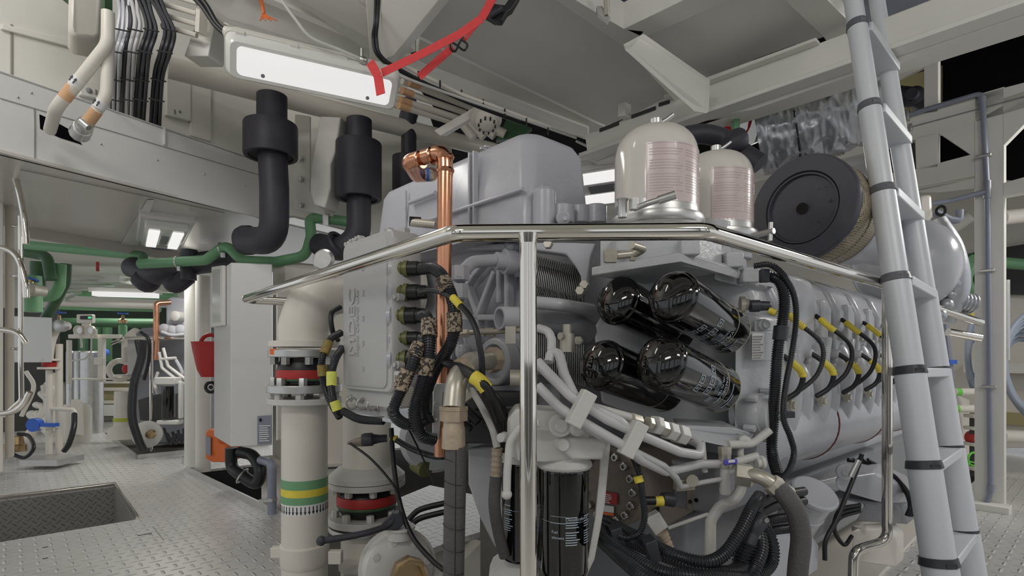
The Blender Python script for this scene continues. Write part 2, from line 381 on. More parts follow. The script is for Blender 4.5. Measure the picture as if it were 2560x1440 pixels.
# ---- left side: box girder, recessed wall, soffit
B0, B1 = xy(-2.70, 1.25), P(648, 545, 3.31); B1.z = 0
DB = (B1-B0).normalized(); NB = V((-DB.y, DB.x, 0))                 # away from the camera side
zt, zb = 2.135, 1.79
S(M().box(V((B0.x, B0.y, zb)), DB*((B1-B0).length), NB*.02, UP*(zt-zb)), 'wall_left', wpanel, .003)
BF = Plane(V((B1.x, B1.y, 0)), DB)
S(M().box(V((B0.x, B0.y, zt-.012)), DB*((B1-B0).length), NB*.34, UP*.012), 'trim_25', wpanel)
def strip(pl, a, b, th, name, mt, off=.0015, t=.002):
    p, q = pl.h(*a), pl.h(*b); n = pl.n if (pl.p-V((0, 0, pl.p.z))).dot(pl.n) < 0 else -pl.n
    return S(M().prism([p+n*off, q+n*off, q+n*off-UP*th, p+n*off-UP*th], n*t), name, mt)
strip(BF, (0, 245), (648, 437), .003, 'trim_26', seamm)
strip(BF, (84, 272), (88, 398), .003, 'trim_27', seamm)
p, q = BF.h(85, 270), BF.h(85, 400); n = -BF.n if BF.n.y > 0 else BF.n
S(M().box(p+n*.002, DB*.004, n*.002, UP*(q.z-p.z)), 'trim_28', seamm)
S(M().box(BF.h(408, 318)+n*.0, DB*.006, n*.012, UP*(BF.h(408, 362).z-BF.h(408, 318).z)), 'trim_29', wpanel)
m = M()
for x, y in ((78, 232), (252, 360), (393, 400), (510, 435), (612, 465), (44, 243)): m.ball(BF.h(x, y)+n*.001, .005, 10)
S(m, 'trim_30', steelw)
# black patch on the girder, coloured as the unlit opening for the vent pipes
S(M().prism([BF.h(x, y)+n*.001 for x, y in ((98, 286), (130, 300), (175, 325), (205, 362), (150, 345), (100, 322))], n*.0015), 'trim_31', voidm)
# recessed wall above the box girder
W0 = B0+NB*.3-DB*.6
S(M().box(V((W0.x, W0.y, 2.1)), DB*4.6, NB*.02, UP*1.2), 'wall_left', white)
WF = Plane(V((W0.x, W0.y, 0)), DB); wn = n
def wbox(name, pts, th, mt=white, bev=.003, pl=None): pl = pl or WF; return S(M().prism([pl.h(x, y) for x, y in pts], wn*th), name, mt, bev)
wbox('trim_32', [(25, 60), (32, 62), (32, 205), (25, 203)], .006, seamm)
wbox('trim_33', [(0, 62), (235, 118), (235, 136), (0, 75)], .02)
wbox('trim_34', [(195, 200), (250, 215), (250, 252), (195, 240)], .03)
wbox('trim_35', [(410, 180), (470, 195), (470, 305), (410, 290)], .03)
wbox('trim_36', [(472, 200), (523, 215), (523, 355), (472, 340)], .02)
m = M(); m.ball(WF.h(215, 230)+wn*.03, .014, 12); m.ball(WF.h(442, 282)+wn*.03, .008, 10); m.cbox(WF.h(232, 234)+wn*.032, DB*.006, wn*.006, UP*.025); m.cbox(WF.h(429, 283)+wn*.032, DB*.006, wn*.006, UP*.025)
S(m, 'trim_37', egrey3)
# wall behind the black ducts and the bolted frame next to them
FW = Plane((740, 560, 3.75), V((1, .25, 0)).normalized())
on(FW, [(500, 150), (1130, 330), (1130, 470), (1130, 640), (735, 540), (640, 545), (500, 520)], V((-.02, .05, 0)), 'wall_back', white)
on(FW, [(590, 240), (760, 290), (760, 320), (640, 400), (590, 390)], V((.0, -.03, 0)), 'trim_38', white)
m = M().prism([P(800, 290, 3.3), P(852, 292, 3.3), P(838, 380, 3.3), P(826, 410, 3.3), P(826, 470, 3.3), P(812, 520, 3.3), P(785, 512, 3.3), P(775, 480, 3.3), P(776, 430, 3.3), P(784, 380, 3.3)], V((.03, .13, 0)))
S(m, 'trim_39', white, .008)
m = M().prism([P(737, 285, 3.46), P(775, 290, 3.46), P(775, 480, 3.46), P(832, 520, 3.46), P(832, 542, 3.46), P(735, 522, 3.46)], V((0, .02, 0)))
S(m, 'trim_40', white, .003)
m = M()
for x, y in ((753, 397), (753, 448), (753, 513), (826, 515), (829, 415), (829, 465)): m.hexn(P(x, y, 3.445), V((0, -1, 0)), .014, .01); m.lathe(P(x, y, 3.458), V((0, -1, 0)), [(0, .018), (.004, .018)], 16)
S(m, 'trim_41', steelw)
on(FW, [(1030, 200), (1110, 300), (990, 260)], V((0, .02, 0)), 'trim_42', panelg)
# soffit below the box girder
S(M().prism([pz(-120, 350, zb), pz(648, 547, zb), pz(668, 655, zb), pz(560, 655, zb), pz(70, 567, zb), pz(-150, 560, zb)], UP*.012), 'ceiling', soffm)
S(M().prism([pz(648, 547, zb), pz(668, 657, zb), pz(880, 690, zb), pz(880, 600, zb)], UP*.012), 'ceiling', soffm)
def lip(name, a, b, h, mt=soffm, z=zb, th=.006):
    p, q = pz(*a, z), pz(*b, z); return S(M().prism([p, q, q+UP*h, p+UP*h], (q-p).cross(UP).normalized()*th), name, mt)
lip('trim_43', (60, 566), (565, 652), -.07); lip('trim_44', (565, 652), (860, 690), -.05)
strip_p = [pz(50, 424, zb-.003), pz(560, 532, zb-.003)]; d_ = (strip_p[1]-strip_p[0]).normalized()
S(M().box(strip_p[0], d_*(strip_p[1]-strip_p[0]).length, d_.cross(UP)*.006, -UP*.002), 'trim_45', seamm)
# far lower ceiling
S(M().prism([pz(-60, 610, 2.05), pz(560, 690, 2.05), pz(560, 760, 2.05), pz(-60, 760, 2.05)], UP*.02), 'ceiling', white)
FB = Plane((240, 900, 8.3), EA)
on(FB, [(-160, 560), (560, 560), (560, 1100), (-160, 1100)], EB*.05, 'wall_back', white)
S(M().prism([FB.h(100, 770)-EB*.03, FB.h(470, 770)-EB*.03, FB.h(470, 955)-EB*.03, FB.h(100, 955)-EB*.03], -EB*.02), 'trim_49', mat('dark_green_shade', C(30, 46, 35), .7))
on(FB, [(180, 955), (460, 955), (460, 1040), (180, 1040)], -EB*.05, 'trim_46', yelw)
m = M()
for y, h in ((968, 8), (1000, 8), (952, 6)): m.prism([FB.h(170, y)-EB*.08, FB.h(460, y)-EB*.08, FB.h(460, y+h)-EB*.08, FB.h(170, y+h)-EB*.08], -EB*.05)
m.prism([FB.h(238, 955)-EB*.08, FB.h(244, 955)-EB*.08, FB.h(244, 1040)-EB*.08, FB.h(238, 1040)-EB*.08], -EB*.04)
S(m, 'trim_47', white2)
on(FB, [(140, 1010), (460, 1010), (460, 1036), (140, 1036)], -EB*.3, 'trim_48', white)
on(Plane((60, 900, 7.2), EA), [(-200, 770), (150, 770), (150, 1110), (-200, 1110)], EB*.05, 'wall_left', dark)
# ---- right side frames (plane along the athwartship direction)
PR = Plane((2470, 1270, 3.5), EB)
RW = Plane((2470, 900, 5.6), EB)
on(RW, [(1500, 300), (3100, 100), (3100, 1120), (1500, 1120)], EA*.05, 'wall_right', white2)
on(PR, [(2436, 238), (2511, 216), (2511, 1283), (2436, 1262)], EA*.09, 'trim_50')
on(PR, [(1500, 478), (1835, 400), (2150, 318), (2460, 232), (2640, 185), (2640, 250), (2440, 305), (2342, 334), (2150, 385), (1875, 451), (1500, 545)], EA*.07, 'trim_51')
on(PR, [(1700, 520), (2283, 424), (2431, 385), (2436, 385), (2436, 440), (2275, 470), (1870, 560), (1700, 580)], EA*.07, 'trim_52')
on(PR, [(2287, 343), (2346, 330), (2346, 415), (2345, 418), (2290, 425)], EA*.06, 'trim_53')
on(PR, [(2342, 333), (2436, 305), (2436, 392), (2352, 335)], EA*.05, 'trim_54')
on(PR, [(2505, 245), (2640, 200), (2640, 230), (2505, 368)], EA*.06, 'trim_55')
on(PR, [(2505, 458), (2640, 420), (2640, 470), (2505, 492)], EA*.06, 'trim_56')
on(PR, [(2431, 1248), (2530, 1262), (2530, 1292), (2431, 1270)], -EA*.12, 'trim_57', white)
def PO(off): return Plane(PR.p+EA*off, EB)
on(PO(.4), [(2340, 330), (2700, 230), (2700, 470), (2340, 430)], EA*.01, 'trim_58', voidm)  # black sheet coloured as the unlit depth of the opening
on(PO(.9), [(2357, 60), (2900, -100), (2900, 260), (2357, 330)], EA*.01, 'trim_59', voidm)  # black backing for the upper opening, its darkness put into the colour
on(PR, [(2310, 110), (2346, 100), (2346, 280), (2310, 285)], EA*.07, 'trim_60')
on(PO(.95), [(2100, 60), (2356, 40), (2356, 330), (2100, 380)], EA*.01, 'trim_61', yelw)
on(PR, [(2228, 178), (2340, 140), (2340, 155), (2228, 205)], EA*.04, 'trim_62', white2)
on(PR, [(2283, 480), (2436, 445), (2436, 470), (2350, 480)], EA*.02, 'trim_63', white)
# dark sheet coloured as an unlit opening in the far right wall, diagonal brace, lower pipes' wall
S(M().prism([RW.h(x, y)-EA*.06 for x, y in ((2400, 640), (2640, 600), (2640, 740), (2400, 735))], -EA*.01), 'trim_64', dark)
S(M().prism([RW.h(x, y)-EA*.06 for x, y in ((2400, 640), (2436, 635), (2436, 735), (2400, 735))], -EA*.02), 'trim_65', greend)
S(M().box(RW.h(2420, 930), -EB*1.6, -EA*.25, UP*.10), 'trim_66', white)
S(M().tube([RW.h(2330, 640)-EA*.5, RW.h(2450, 560)-EA*.5], .06), 'trim_67', white)
S(M().box(RW.h(2700, 1040), EB*3.4, -EA*.05, -UP*.12), 'baseboard_right', yelw)
# longitudinal foundation of the engine, white
S(M().prism([pz(x, y, .014) for x, y in ((1870, 1475), (1960, 1400), (2100, 1306), (2230, 1225), (2350, 1235), (2312, 1318), (2190, 1448), (2160, 1490))], -UP*.5), 'trim_68', white2, .004)
S(M().box(xy(.62, 1.86, -.3), EA*3.9, EB*-.5, UP*.14), 'trim_69', white2, .006)
# plate step seen under the engine
S(M().prism([pz(955, 1262, 0), pz(1075, 1213, 0), pz(1200, 1240, 0), pz(1200, 1330, 0), pz(1150, 1345, 0), pz(1000, 1400, 0)], -UP*.03), 'trim_70', plate)
S(M().prism([pz(955, 1262, .0)-UP*.031, pz(1200, 1345, 0)-UP*.031, pz(1200, 1345, 0)-UP*.3, pz(1000, 1400, 0)-UP*.3], V((0, .05, 0))), 'trim_71', white2)

# unseen uprights, bands and beams added behind the viewpoint to streak chrome reflections
for k in range(7): S(M().box(xy(-4.4+k*1.45, -2.2, 0), V((.42 if k % 2 else .2, 0, 0)), V((0, .2, 0)), UP*3.3), 'trim_%d' % (80+k), white if k % 2 else egrey3)
S(M().box(xy(-4.5, -2.3, 0), V((10, 0, 0)), V((0, .1, 0)), UP*.9), 'wall_unseen', egrey3)
S(M().box(xy(-4.5, -2.3, 2.5), V((10, 0, 0)), V((0, .1, 0)), UP*.8), 'wall_unseen', white)
for k in range(3): S(M().box(xy(-4, -1.6+k*.9, 3.0), V((9, 0, 0)), V((0, .16, 0)), UP*.3), 'trim_%d' % (90+k), white)
# ================================================================ THE ENGINE
K = V((.376, 1.347, 0))
def E(a, b, z): return K+EA*a+EB*b+UP*z
eng = thing('marine_diesel_engine', 'large grey marine diesel engine standing behind the polished handrail in the middle', 'engine', E(.9, .6, 0))
def G(m, name, mt=egrey, bev=.006, label=None, parent=None, **k): return m.build(name, mt, parent or eng, label, bev=bev, **k)
# block, gear case, sump
G(M().box(E(.62, .2, .42), EA*2.6, EB*.75, UP*.66), 'engine_block', egrey2)
G(M().box(E(.14, .5, .62), EA*.5, EB*.85, UP*.82), 'gear_case', egrey, .02)
G(M().box(E(.34, .15, .12), EA*2.8, EB*.8, UP*.34), 'oil_sump', egrey3, .02)
G(M().box(E(.30, .02, .50), EA*.3, EB*.55, UP*.14), 'front_bracket', egrey3, .01)
# big cover on top: tapered box with rounded corners and raised seams
def rrect(a0, a1, b0, b1, z, r, n=5):
    out = []
    for (ca, cb, s) in ((a1-r, b0+r, -90), (a1-r, b1-r, 0), (a0+r, b1-r, 90), (a0+r, b0+r, 180)):
        for i in range(n+1):
            t = math.radians(s+90*i/n); out.append(E(ca+r*math.cos(t), cb+r*math.sin(t), z))
    return out
def loft(loops):
    m = M(); n = len(loops[0]); ks = []
    for l in loops: ks.append(len(m.v)); m.v += l
    for a, b in zip(ks, ks[1:]): m.skin(a, b, n)
    m.f.append(tuple(range(ks[0]+n-1, ks[0]-1, -1))); m.f.append(tuple(range(ks[-1], ks[-1]+n))); return m
cz0, cz1 = 1.36, 1.69
cv = G(loft([rrect(-.0, .32, .49, 1.47, cz0, .04), rrect(.0, .32, .49, 1.47, cz0+.04, .04), rrect(.02, .305, .505, 1.45, cz1-.05, .05), rrect(.035, .29, .52, 1.44, cz1-.018, .06), rrect(.065, .26, .55, 1.41, cz1, .06)]), 'charge_air_cover', cover, 0, ang=50)
m = M()
for b in (.74, .765): m.box(E(-.012, b, cz0+.02), EA*.02, EB*.008, UP*(cz1-cz0-.05)); m.box(E(.04, b, cz1-.004), EA*.22, EB*.008, UP*.006)
m.box(E(.0, 1.2, cz0+.02), EA*.008, EB*.006, UP*(cz1-cz0-.08))
m.tube([E(-.006, .5, 1.475), E(-.006, .74, 1.475), E(-.006, .77, 1.475), E(-.006, 1.08, 1.475)], .007)
m.tube([E(-.004, .98, 1.57), E(-.004, 1.16, 1.57)], .009)
G(m, 'cover_rib', cover, .001, parent=cv)
m = M().cyl(P(1361, 575, 1.72), P(1361, 478, 1.72), .036, 24); m.cyl(P(1361, 478, 1.72), P(1361, 473, 1.72), .031, 24)
G(m, 'filler_neck', cover, .003)
m = M().box(P(1328, 530, 1.76), V((.04, 0, 0)), V((0, .1, 0)), UP*.09); m.cyl(P(1405, 560, 1.75), P(1405, 515, 1.75), .04, 20)
m.cyl(P(1450, 560, 1.8), P(1450, 516, 1.8), .035, 20); m.cyl(P(1490, 560, 1.8), P(1490, 514, 1.8), .035, 20)
m.cyl(P(1408, 545, 1.70), P(1408, 545, 1.66), .022, 16); m.hexn(P(1412, 548, 1.65), V((0, -1, 0)), .008, .01)
G(m, 'pipe_stub', cover, .004)
# V-ribbed casting below the cover
RP = Plane(E(.12, .5, 0), EB); rn = -EA
m = M()
def rib(a, b, w=.022, h=.035):
    p, q = RP.h(*a), RP.h(*b); d = (q-p).normalized(); s_ = d.cross(EA).normalized()*w; m.box(p-s_/2+rn*h, q-p, s_, -rn*h)
for a, b in (((1150, 760), (1196, 690)), ((1162, 665), (1208, 790)), ((1205, 795), (1250, 680)), ((1135, 730), (1190, 800)), ((1140, 795), (1300, 795)), ((1262, 640), (1262, 760)), ((1282, 610), (1282, 790)), ((1135, 620), (1300, 620)), ((1208, 790), (1208, 860)), ((1150, 870), (1120, 960)), ((1270, 640), (1310, 690)), ((1150, 830), (1190, 990)), ((1240, 640), (1196, 690))): rib(a, b)
G(m, 'casting_rib', egrey, .006)
G(M().lathe(RP.h(1262, 905), rn, [(0, .085), (.05, .085), (.055, .08), (.055, .062), (.02, .06), (.02, .001)], 32), 'bearing_cover', egrey2, .003)
G(M().lathe(RP.h(1170, 880), rn, [(0, .03), (.04, .03), (.045, .02)], 20).lathe(RP.h(1150, 940), rn, [(0, .035), (.05, .03)], 20), 'boss', egrey)
# curved transfer pipe and open stub
m = M().tube([P(1240, 650, 1.85), P(1180, 655, 1.8), P(1152, 685, 1.76), P(1148, 700, 1.75)], .021, fr=.06); m.hexn(P(1150, 685, 1.76)-UP*.02, UP, .030, .045); m.hexn(P(1146, 722, 1.76)-UP*.03, UP, .032, .045)
m.lathe(P(1240, 652, 1.84), V((.9, .45, 0)), [(0, .03), (.03, .03), (.03, .042), (.045, .042), (.07, .04)], 20)
G(m, 'transfer_pipe', egrey, 0)
G(M().lathe(P(1248, 795, 1.6), V((.85, .5, .02)), [(.06, .001), (.06, .027), (0, .027), (0, .034), (.085, .034)], 28), 'open_pipe_stub', egrey, 0)
# small rail of fittings at mid height
m = M().tube([P(1150, 832, 1.68), P(1300, 826, 1.6), P(1345, 826, 1.58)], .008)
for x, y in ((1160, 834), (1202, 832), (1225, 830), (1275, 829)): m.lathe(P(x, y, 1.66), V((1, -.3, 0)), [(-.014, .014), (.014, .014)], 6)
m.cbox(P(1276, 838, 1.6), V((.03, 0, 0)), V((0, .03, 0)), UP*.05)
G(m, 'fuel_line', nickel, 0)
# finned cooler behind the rail post
HP = Plane(P(1400, 760, 1.78), V((1, .25, 0)).normalized())
m = M()
for i in range(26):
    x = 1338+i*4.5; pts = []
    for j, (y, o) in enumerate(((640, 0), (665, .012), (690, 0), (712, -.006), (730, .006), (745, -.006), (760, .006), (775, -.006), (800, .002), (900, 0), (935, 0))): pts.append(HP.h(x+(y-640)*.02, y+i*1.2+(0 if j else abs(0)))+V((o*.6, -.03+abs(o), 0)))
    m.prism(pts+[p+V((0, .05, 0)) for p in reversed(pts)], V((.0022, 0, 0)))
cool = G(m, 'plate_cooler_fins', steelw, 0, 'stack of thin bare metal plates')
G(M().prism([HP.h(x, y)+V((0, .03, 0)) for x, y in ((1330, 620), (1465, 640), (1465, 960), (1330, 960))], V((0, .06, 0))), 'cooler_case', egrey3)
G(M().prism([P(1335, 606, 1.66), P(1380, 606, 1.66), P(1430, 606, 1.66), P(1490, 608, 1.66), P(1478, 640, 1.66), P(1470, 700, 1.66), P(1462, 728, 1.66), P(1452, 726, 1.66), P(1452, 690, 1.66), P(1440, 668, 1.66), P(1415, 636, 1.66), P(1335, 625, 1.66)], V((.01, .05, 0))), 'cooler_bracket', egrey, .006)
G(M().tube([P(1335, 756, 1.62), P(1400, 762, 1.62), P(1480, 775, 1.7)], .019), 'cross_pipe', egrey, 0)
G(M().tube([P(1335, 800, 1.72), P(1440, 812, 1.72), P(1470, 830, 1.75)], .04, fr=.05), 'cross_pipe', egrey3, 0)
m = M(); [m.hexn(P(x, y, 1.6), V((-.3, -1, 0)), .014, .02) for x, y in ((1462, 713), (1452, 728), (1448, 852), (1372, 612))]
G(m, 'bolt', nickel, 0)
# banjo fitting beside the post
m = M().lathe(P(1418, 880, 1.5), UP, [(0, .022), (.05, .02), (.05, .012), (.075, .012)], 16); m.lathe(P(1418, 838, 1.5), UP, [(-.03, .012), (-.012, .02), (.0, .02), (0, .01), (.012, .01), (.012, .008), (.02, .008)], 6)
m.cyl(P(1418, 842, 1.5), P(1400, 840, 1.48), .010, 14); m.lathe(P(1418, 845, 1.5), V((0, 0, 1)), [(-.012, .018), (.008, .018)], 18)
G(m, 'bleed_fitting', nickel, 0)
# ---- four spin-on oil filters
AX = V((.226, .21, -.08)).normalized()
def spin(c, R, L, print_=0, name='oil_filter', n=48, axis=AX):
    c = Q(c)
    prof = [(0, .001)]+[(R*.48*(1-math.cos(t)), R*.93*math.sin(t)) for t in [math.pi/2*i/12 for i in range(1, 13)]]
    prof += [(R*.50, R*.95), (R*.53, R*.985), (R*.57, R), (R*.63, R), (R*.66, R*.975), (R*.72, R*.975), (L, R*.975), (L+.004, R*.96), (L+.012, R*.9)]
    c0 = c-axis*(R*.55)
    f = G(M().lathe(c0, axis, prof, n), name, gloss, 0, ang=30)
    ax, u, v = basis(axis)
    G(M().torus(c0+axis*(L*.80), axis, R*.977, .0008, 48, 6).torus(c0+axis*(L+.004), axis, R*.965, .0012, 48, 6), 'filter_seam', nickel, 0, parent=f)
    def on_cyl(t0, s0, scale=1):
        # letters run round the can; t along the axis, angle measured from the camera side
        def fn(x, y, z):
            ang = s0+x/R*scale; d = u0*math.cos(ang)+v0*math.sin(ang); return c0+axis*(t0+y*scale)+d*(R*.978+.0006)
        return fn
    cam_dir = (V((0, 0, EH))-c0); u0 = (cam_dir-ax*cam_dir.dot(ax)).normalized(); v0 = ax.cross(u0)
    if print_:
        text('filter_print', 'VALUECARE', .0155, on_cyl(L*.74, print_-.25), wprint, f)
        text('filter_print', 'OIL FILTER', .0115, on_cyl(L*.69, print_-.2), wprint, f)
        mm = M()
        def patch(t, s, w, h):
            N_ = 5; a = []
            for i in range(N_+1): a.append(on_cyl(0, s)(w*i/N_, t, 0))
            b = [p+ax*h for p in a]; mm.prism(a+b[::-1], u0*.0003)
        for k, (t, s, w, h) in enumerate(((.50, 0, .02, .02), (.50, .42, .02, .02), (.36, .1, .02, .018), (.36, .5, .018, .018), (.5, -.42, .018, .018))):
            tt, ss = L*t, print_+s
            patch(tt, ss, w, .0018); patch(tt+h, ss, w, .0018); patch(tt, ss, .0018, h); patch(tt, ss+w/R, .0018, h+.0018); patch(tt+h*.35, ss+w*.3/R, w*.45, .0016); patch(tt+h*.6, ss+w*.3/R, w*.45, .0016)
        for k in range(4): patch(L*.62+k*.005, print_+.05, .03+.006*(k % 2), .0012)
        for k in range(4): patch(L*.62+k*.005, print_+.75, .02, .0012)
        patch(L*.87, print_-.1, .05, .003); patch(L*.9, print_+.3, .05, .003)
        mm.build('filter_print', wprint, f)
    return f
spin((1545, 752, 1.50), .068, .34); spin((1505, 912, 1.44), .068, .34)
spin((1682, 742, 1.36), .068, .33, .15); spin((1652, 906, 1.34), .0685, .33, -.35)
# filter head casting
fh = G(M().prism([P(1585, 640, 1.70), P(1760, 600, 1.72), P(1868, 690, 1.72), P(1895, 780, 1.72), P(1905, 1010, 1.72), P(1880, 1085, 1.72), P(1700, 1080, 1.72), P(1500, 1010, 1.72), P(1480, 820, 1.72)], EA*.12), 'filter_head', egrey2, .012)
G(M().prism([P(1862, 780, 1.60), P(1905, 790, 1.62), P(1925, 880, 1.64), P(1925, 1000, 1.64), P(1900, 1080, 1.62), P(1850, 1095, 1.60), P(1835, 1090, 1.58), P(1836, 830, 1.58)], EA*.14), 'filter_flange', egrey2, .01, parent=None)
G(M().prism([P(1690, 1062, 1.42), P(1830, 1070, 1.46), P(1888, 1085, 1.56), P(1870, 1112, 1.56), P(1820, 1118, 1.46), P(1720, 1098, 1.42)], EA*.14+EB*.1), 'filter_tray', egrey2, .008)
G(M().prism([P(1874, 828, 1.565), P(1874, 902, 1.565), P(1928, 902, 1.60), P(1928, 828, 1.60)], EA*.02).prism([P(1886, 800, 1.58), P(1886, 828, 1.58), P(1926, 828, 1.61), P(1926, 800, 1.61)], EA*.04), 'type_plate_block', egrey2, .002)
def rows(name, o, x, y, w, h, n, mt, parent, skip=.3, th=.0006, fill=.45):
    """small print that cannot be read in the photograph: thin bars"""
    m = M(); rnd = random.Random(n*7+int(w*1e4)); o = Q(o); x = x.normalized(); y = y.normalized(); z = x.cross(y)
    for i in range(n): L = w*(1-skip*rnd.random()); m.box(o-y*(h*(i+.3)/n), x*L, -y*(h/n*fill), z*th)
    return m.build(name, mt, parent)
yx = (P(1928, 828, 1.60)-P(1874, 828, 1.565)).normalized()
tp = G(M().box(P(1879, 833, 1.56), yx*.048, -UP*.075, yx.cross(UP)*.002), 'type_plate', whitel, 0, 'white paper type plate')
rows('plate_print', P(1882, 838, 1.556), yx, UP, .040, .068, 9, seamm, tp)
m = M().lathe(P(1905, 812, 1.585), V((.2, -1, 0)), [(0, .017), (.012, .017), (.012, .012), (.024, .012)], 20); G(m, 'plug', egrey2)
# round thermostat cap with hex plug
tc_ = P(1890, 1035, 1.60); tx = V((.62, -.78, 0))
G(M().lathe(tc_, tx, [(-.05, .062), (0, .062), (.02, .060), (.03, .056), (.03, .05), (.05, .048), (.052, .045), (.052, .02), (.062, .02)], 32).hexn(tc_+tx.normalized()*.06, tx, .015, .018).bolts(tc_+tx.normalized()*-.0, tx, .072, 5, .011, .03, .5), 'thermostat_cap', egrey2, 0)
# flange bracket carrying the round canisters
m = M().prism([P(1478, 668, 1.46), P(1698, 630, 1.42), P(1860, 680, 1.62), P(1895, 690, 1.7), P(1895, 712, 1.7), P(1850, 700, 1.62), P(1700, 655, 1.42), P(1478, 690, 1.46)], EA*.25)
m.box(P(1500, 672, 1.5), V((.22, -.04, 0)), EA*.2, UP*.09); m.box(P(1700, 655, 1.52), V((.11, .12, 0)), EA*.2, UP*.1); m.box(P(1786, 700, 1.58), V((.09, .1, 0)), EA*.1, UP*.09)
m.cyl(P(1640, 640, 1.58), P(1640, 560, 1.58), .05, 24); m.cyl(P(1780, 650, 1.8), P(1780, 560, 1.8), .06, 24); m.cyl(P(1840, 650, 1.8), P(1840, 610, 1.8), .05, 24)
G(m, 'canister_bracket', egrey2, .006)
m = M()
for x, y, d in ((1560, 612, 1.46), (1720, 620, 1.46), (1830, 652, 1.6), (1870, 690, 1.62)): m.cbox(P(x, y, d), V((.05, 0, 0)), V((0, .05, 0)), UP*.045)
G(m, 'clamp_block', egrey2, .005)
m = M().tube([P(1532, 640, 1.38), P(1590, 634, 1.36), P(1610, 622, 1.33), P(1578, 612, 1.28)], .0095, fr=.02); m.hexn(P(1540, 640, 1.38), V((-1, 0, 0)), .019, .03); m.hexn(P(1575, 638, 1.37), V((1, 0, 0)), .016, .014)
G(m, 'vent_elbow', nickel, 0)
# ---- two cream centrifugal filter canisters
def canister(px, ytop, ylab, yb, d, R, name='centrifuge_canister', lab=True):
    base = P(px, yb, d); base.z = P(px, yb, d-R).z-.030; H = P(px, ytop, d).z-base.z
    o = G(M().lathe(base, UP, [(0, R), (H-R*.72, R)]+[(H-R*.72+R*.72*math.sin(t), R*.38+R*.62*math.cos(t)) for t in [math.pi/2*i/10 for i in range(1, 11)]]+[(H, .001)], 56), name, cream, 0, 'cream enamelled dome', ang=30)
    G(M().lathe(base-UP*.07, UP, [(0, R*.98), (.03, R*.98), (.032, R*1.14), (.045, R*1.17), (.052, R*1.12), (.062, R*1.15), (.076, R*1.12), (.08, R*1.02), (.11, R*1.005)], 56), 'clamp_ring', steelw, 0, parent=o)
    G(M().lathe(base+UP*H, UP, [(-.01, .017), (.03, .017), (.03, .012), (.032, .012)], 20).tube([base+UP*(H+.012), base+V((.03, 0, H+.03)), base+V((.05, 0, H+.045))], .006), 'vent_stub', steelw, 0, parent=o)
    def cyl_patch(mm, t0, t1, a0, a1, r, n=14, th=.0006):
        A = [base+V((math.sin(a0+(a1-a0)*i/n)*r, -math.cos(a0+(a1-a0)*i/n)*r, 0)) for i in range(n+1)]
        k = len(mm.v); mm.v += [p+UP*t0 for p in A]+[p+UP*t1 for p in A]
        for i in range(n): mm.f.append((k+i, k+i+1, k+n+2+i, k+n+1+i))
    t1 = P(px, ylab, d-R).z-base.z; c0 = math.atan2(base.x, base.y)*-1
    lb = M(); cyl_patch(lb, .025, t1, -.48, 1.35, R+.0010, 30); lb = lb.build('instruction_label', pinkl, o)
    ln = M()
    for (u0, u1) in ((-.40, .38), (.46, 1.22)):
        for i in range(16):
            z = t1-.018-(t1-.06)*i/17
            if i in (3, 8): continue
            cyl_patch(ln, z-.0022, z, u0, u1-(.15 if i % 5 == 4 else 0)-.05*((i*7) % 3), R+.0016, 10)
    cyl_patch(ln, t1-.004, t1-.0025, -.46, 1.33, R+.0016, 30); cyl_patch(ln, .028, .0295, -.46, 1.33, R+.0016, 30)
    cyl_patch(ln, .028, t1-.0025, -.465, -.455, R+.0016, 1); cyl_patch(ln, .028, t1-.0025, 1.325, 1.335, R+.0016, 1)
    ln.build('label_lines', pinkd, o); return o, base
c1, b1 = canister(1640, 325, 352, 500, 1.6, .118); c2, b2 = canister(1790, 388, 415, 548, 1.88, .118)
m = M().tube([P(1585, 522, 1.44), P(1620, 508, 1.42), P(1688, 488, 1.40)], .0075, fr=.02); m.cyl(P(1645, 501, 1.41), P(1688, 487, 1.40), .011, 14); m.lathe(P(1556, 525, 1.45), UP, [(-.02, .012), (.02, .012), (.028, .016), (.03, .006)], 12)
m.lathe(P(1585, 515, 1.44), UP, [(-.01, .013), (.02, .013)], 6)
G(m, 'clamp_handle', steelw, 0, parent=c1)
m = M().tube([P(1880, 590, 1.72), P(1935, 577, 1.66)], .009); m.tube([P(1927, 556, 1.67), P(1925, 602, 1.67)], .0065)
G(m, 'clamp_handle', steelw, 0, parent=c2)
# ---- air filter with perforated cone
ac = P(2003, 520, 2.0); aax = (EA*.97+UP*-.03+EB*-.10).normalized(); AR = .192
af = G(M().lathe(ac, aax, [(.012, .001), (.012, AR*.61), (.0, AR*.63), (0, AR*.66), (.006, AR*.67), (-.004, AR*.69), (-.004, AR*.97), (.006, AR*1.0), (.026, AR*1.0), (.026, AR*.9)], 72), 'air_filter', afblk, 0, 'black rubber end cap with mesh sleeve behind', ang=30)
G(M().lathe(ac+aax*.004, aax, [(0, .02), (-.0, .018), (.008, .001)], 20), 'filter_centre_hole', gloss, 0, parent=af)
_, au, av = basis(aax); av = -av if av.z < 0 else av
camd = V((1, 0, 0)); ux = (camd-aax*camd.dot(aax)).normalized(); uy = UP-aax*UP.dot(aax); uy.normalize()
for s_, z_, dx, dy in (('+', .035, .085, -.0), ('-', .04, .05, -.06), ('-', .03, .075, .06), ('-', .03, .05, .06)):
    text('moulded_mark', s_, z_, (lambda X, Y: lambda x, y, z: ac+aax*.0095+ux*(X+x)+uy*(Y+y))(dx-.0, dy-.01), blackp, af)
mesh_m = mat('perforated_mesh', C(164, 150, 122), .45, .3, var=.08)
mn = mesh_m.node_tree; tcn = mn.nodes.new('ShaderNodeTexCoord'); vor = mn.nodes.new('ShaderNodeTexVoronoi'); vor.inputs['Scale'].default_value = 150; vor.inputs['Randomness'].default_value = .15
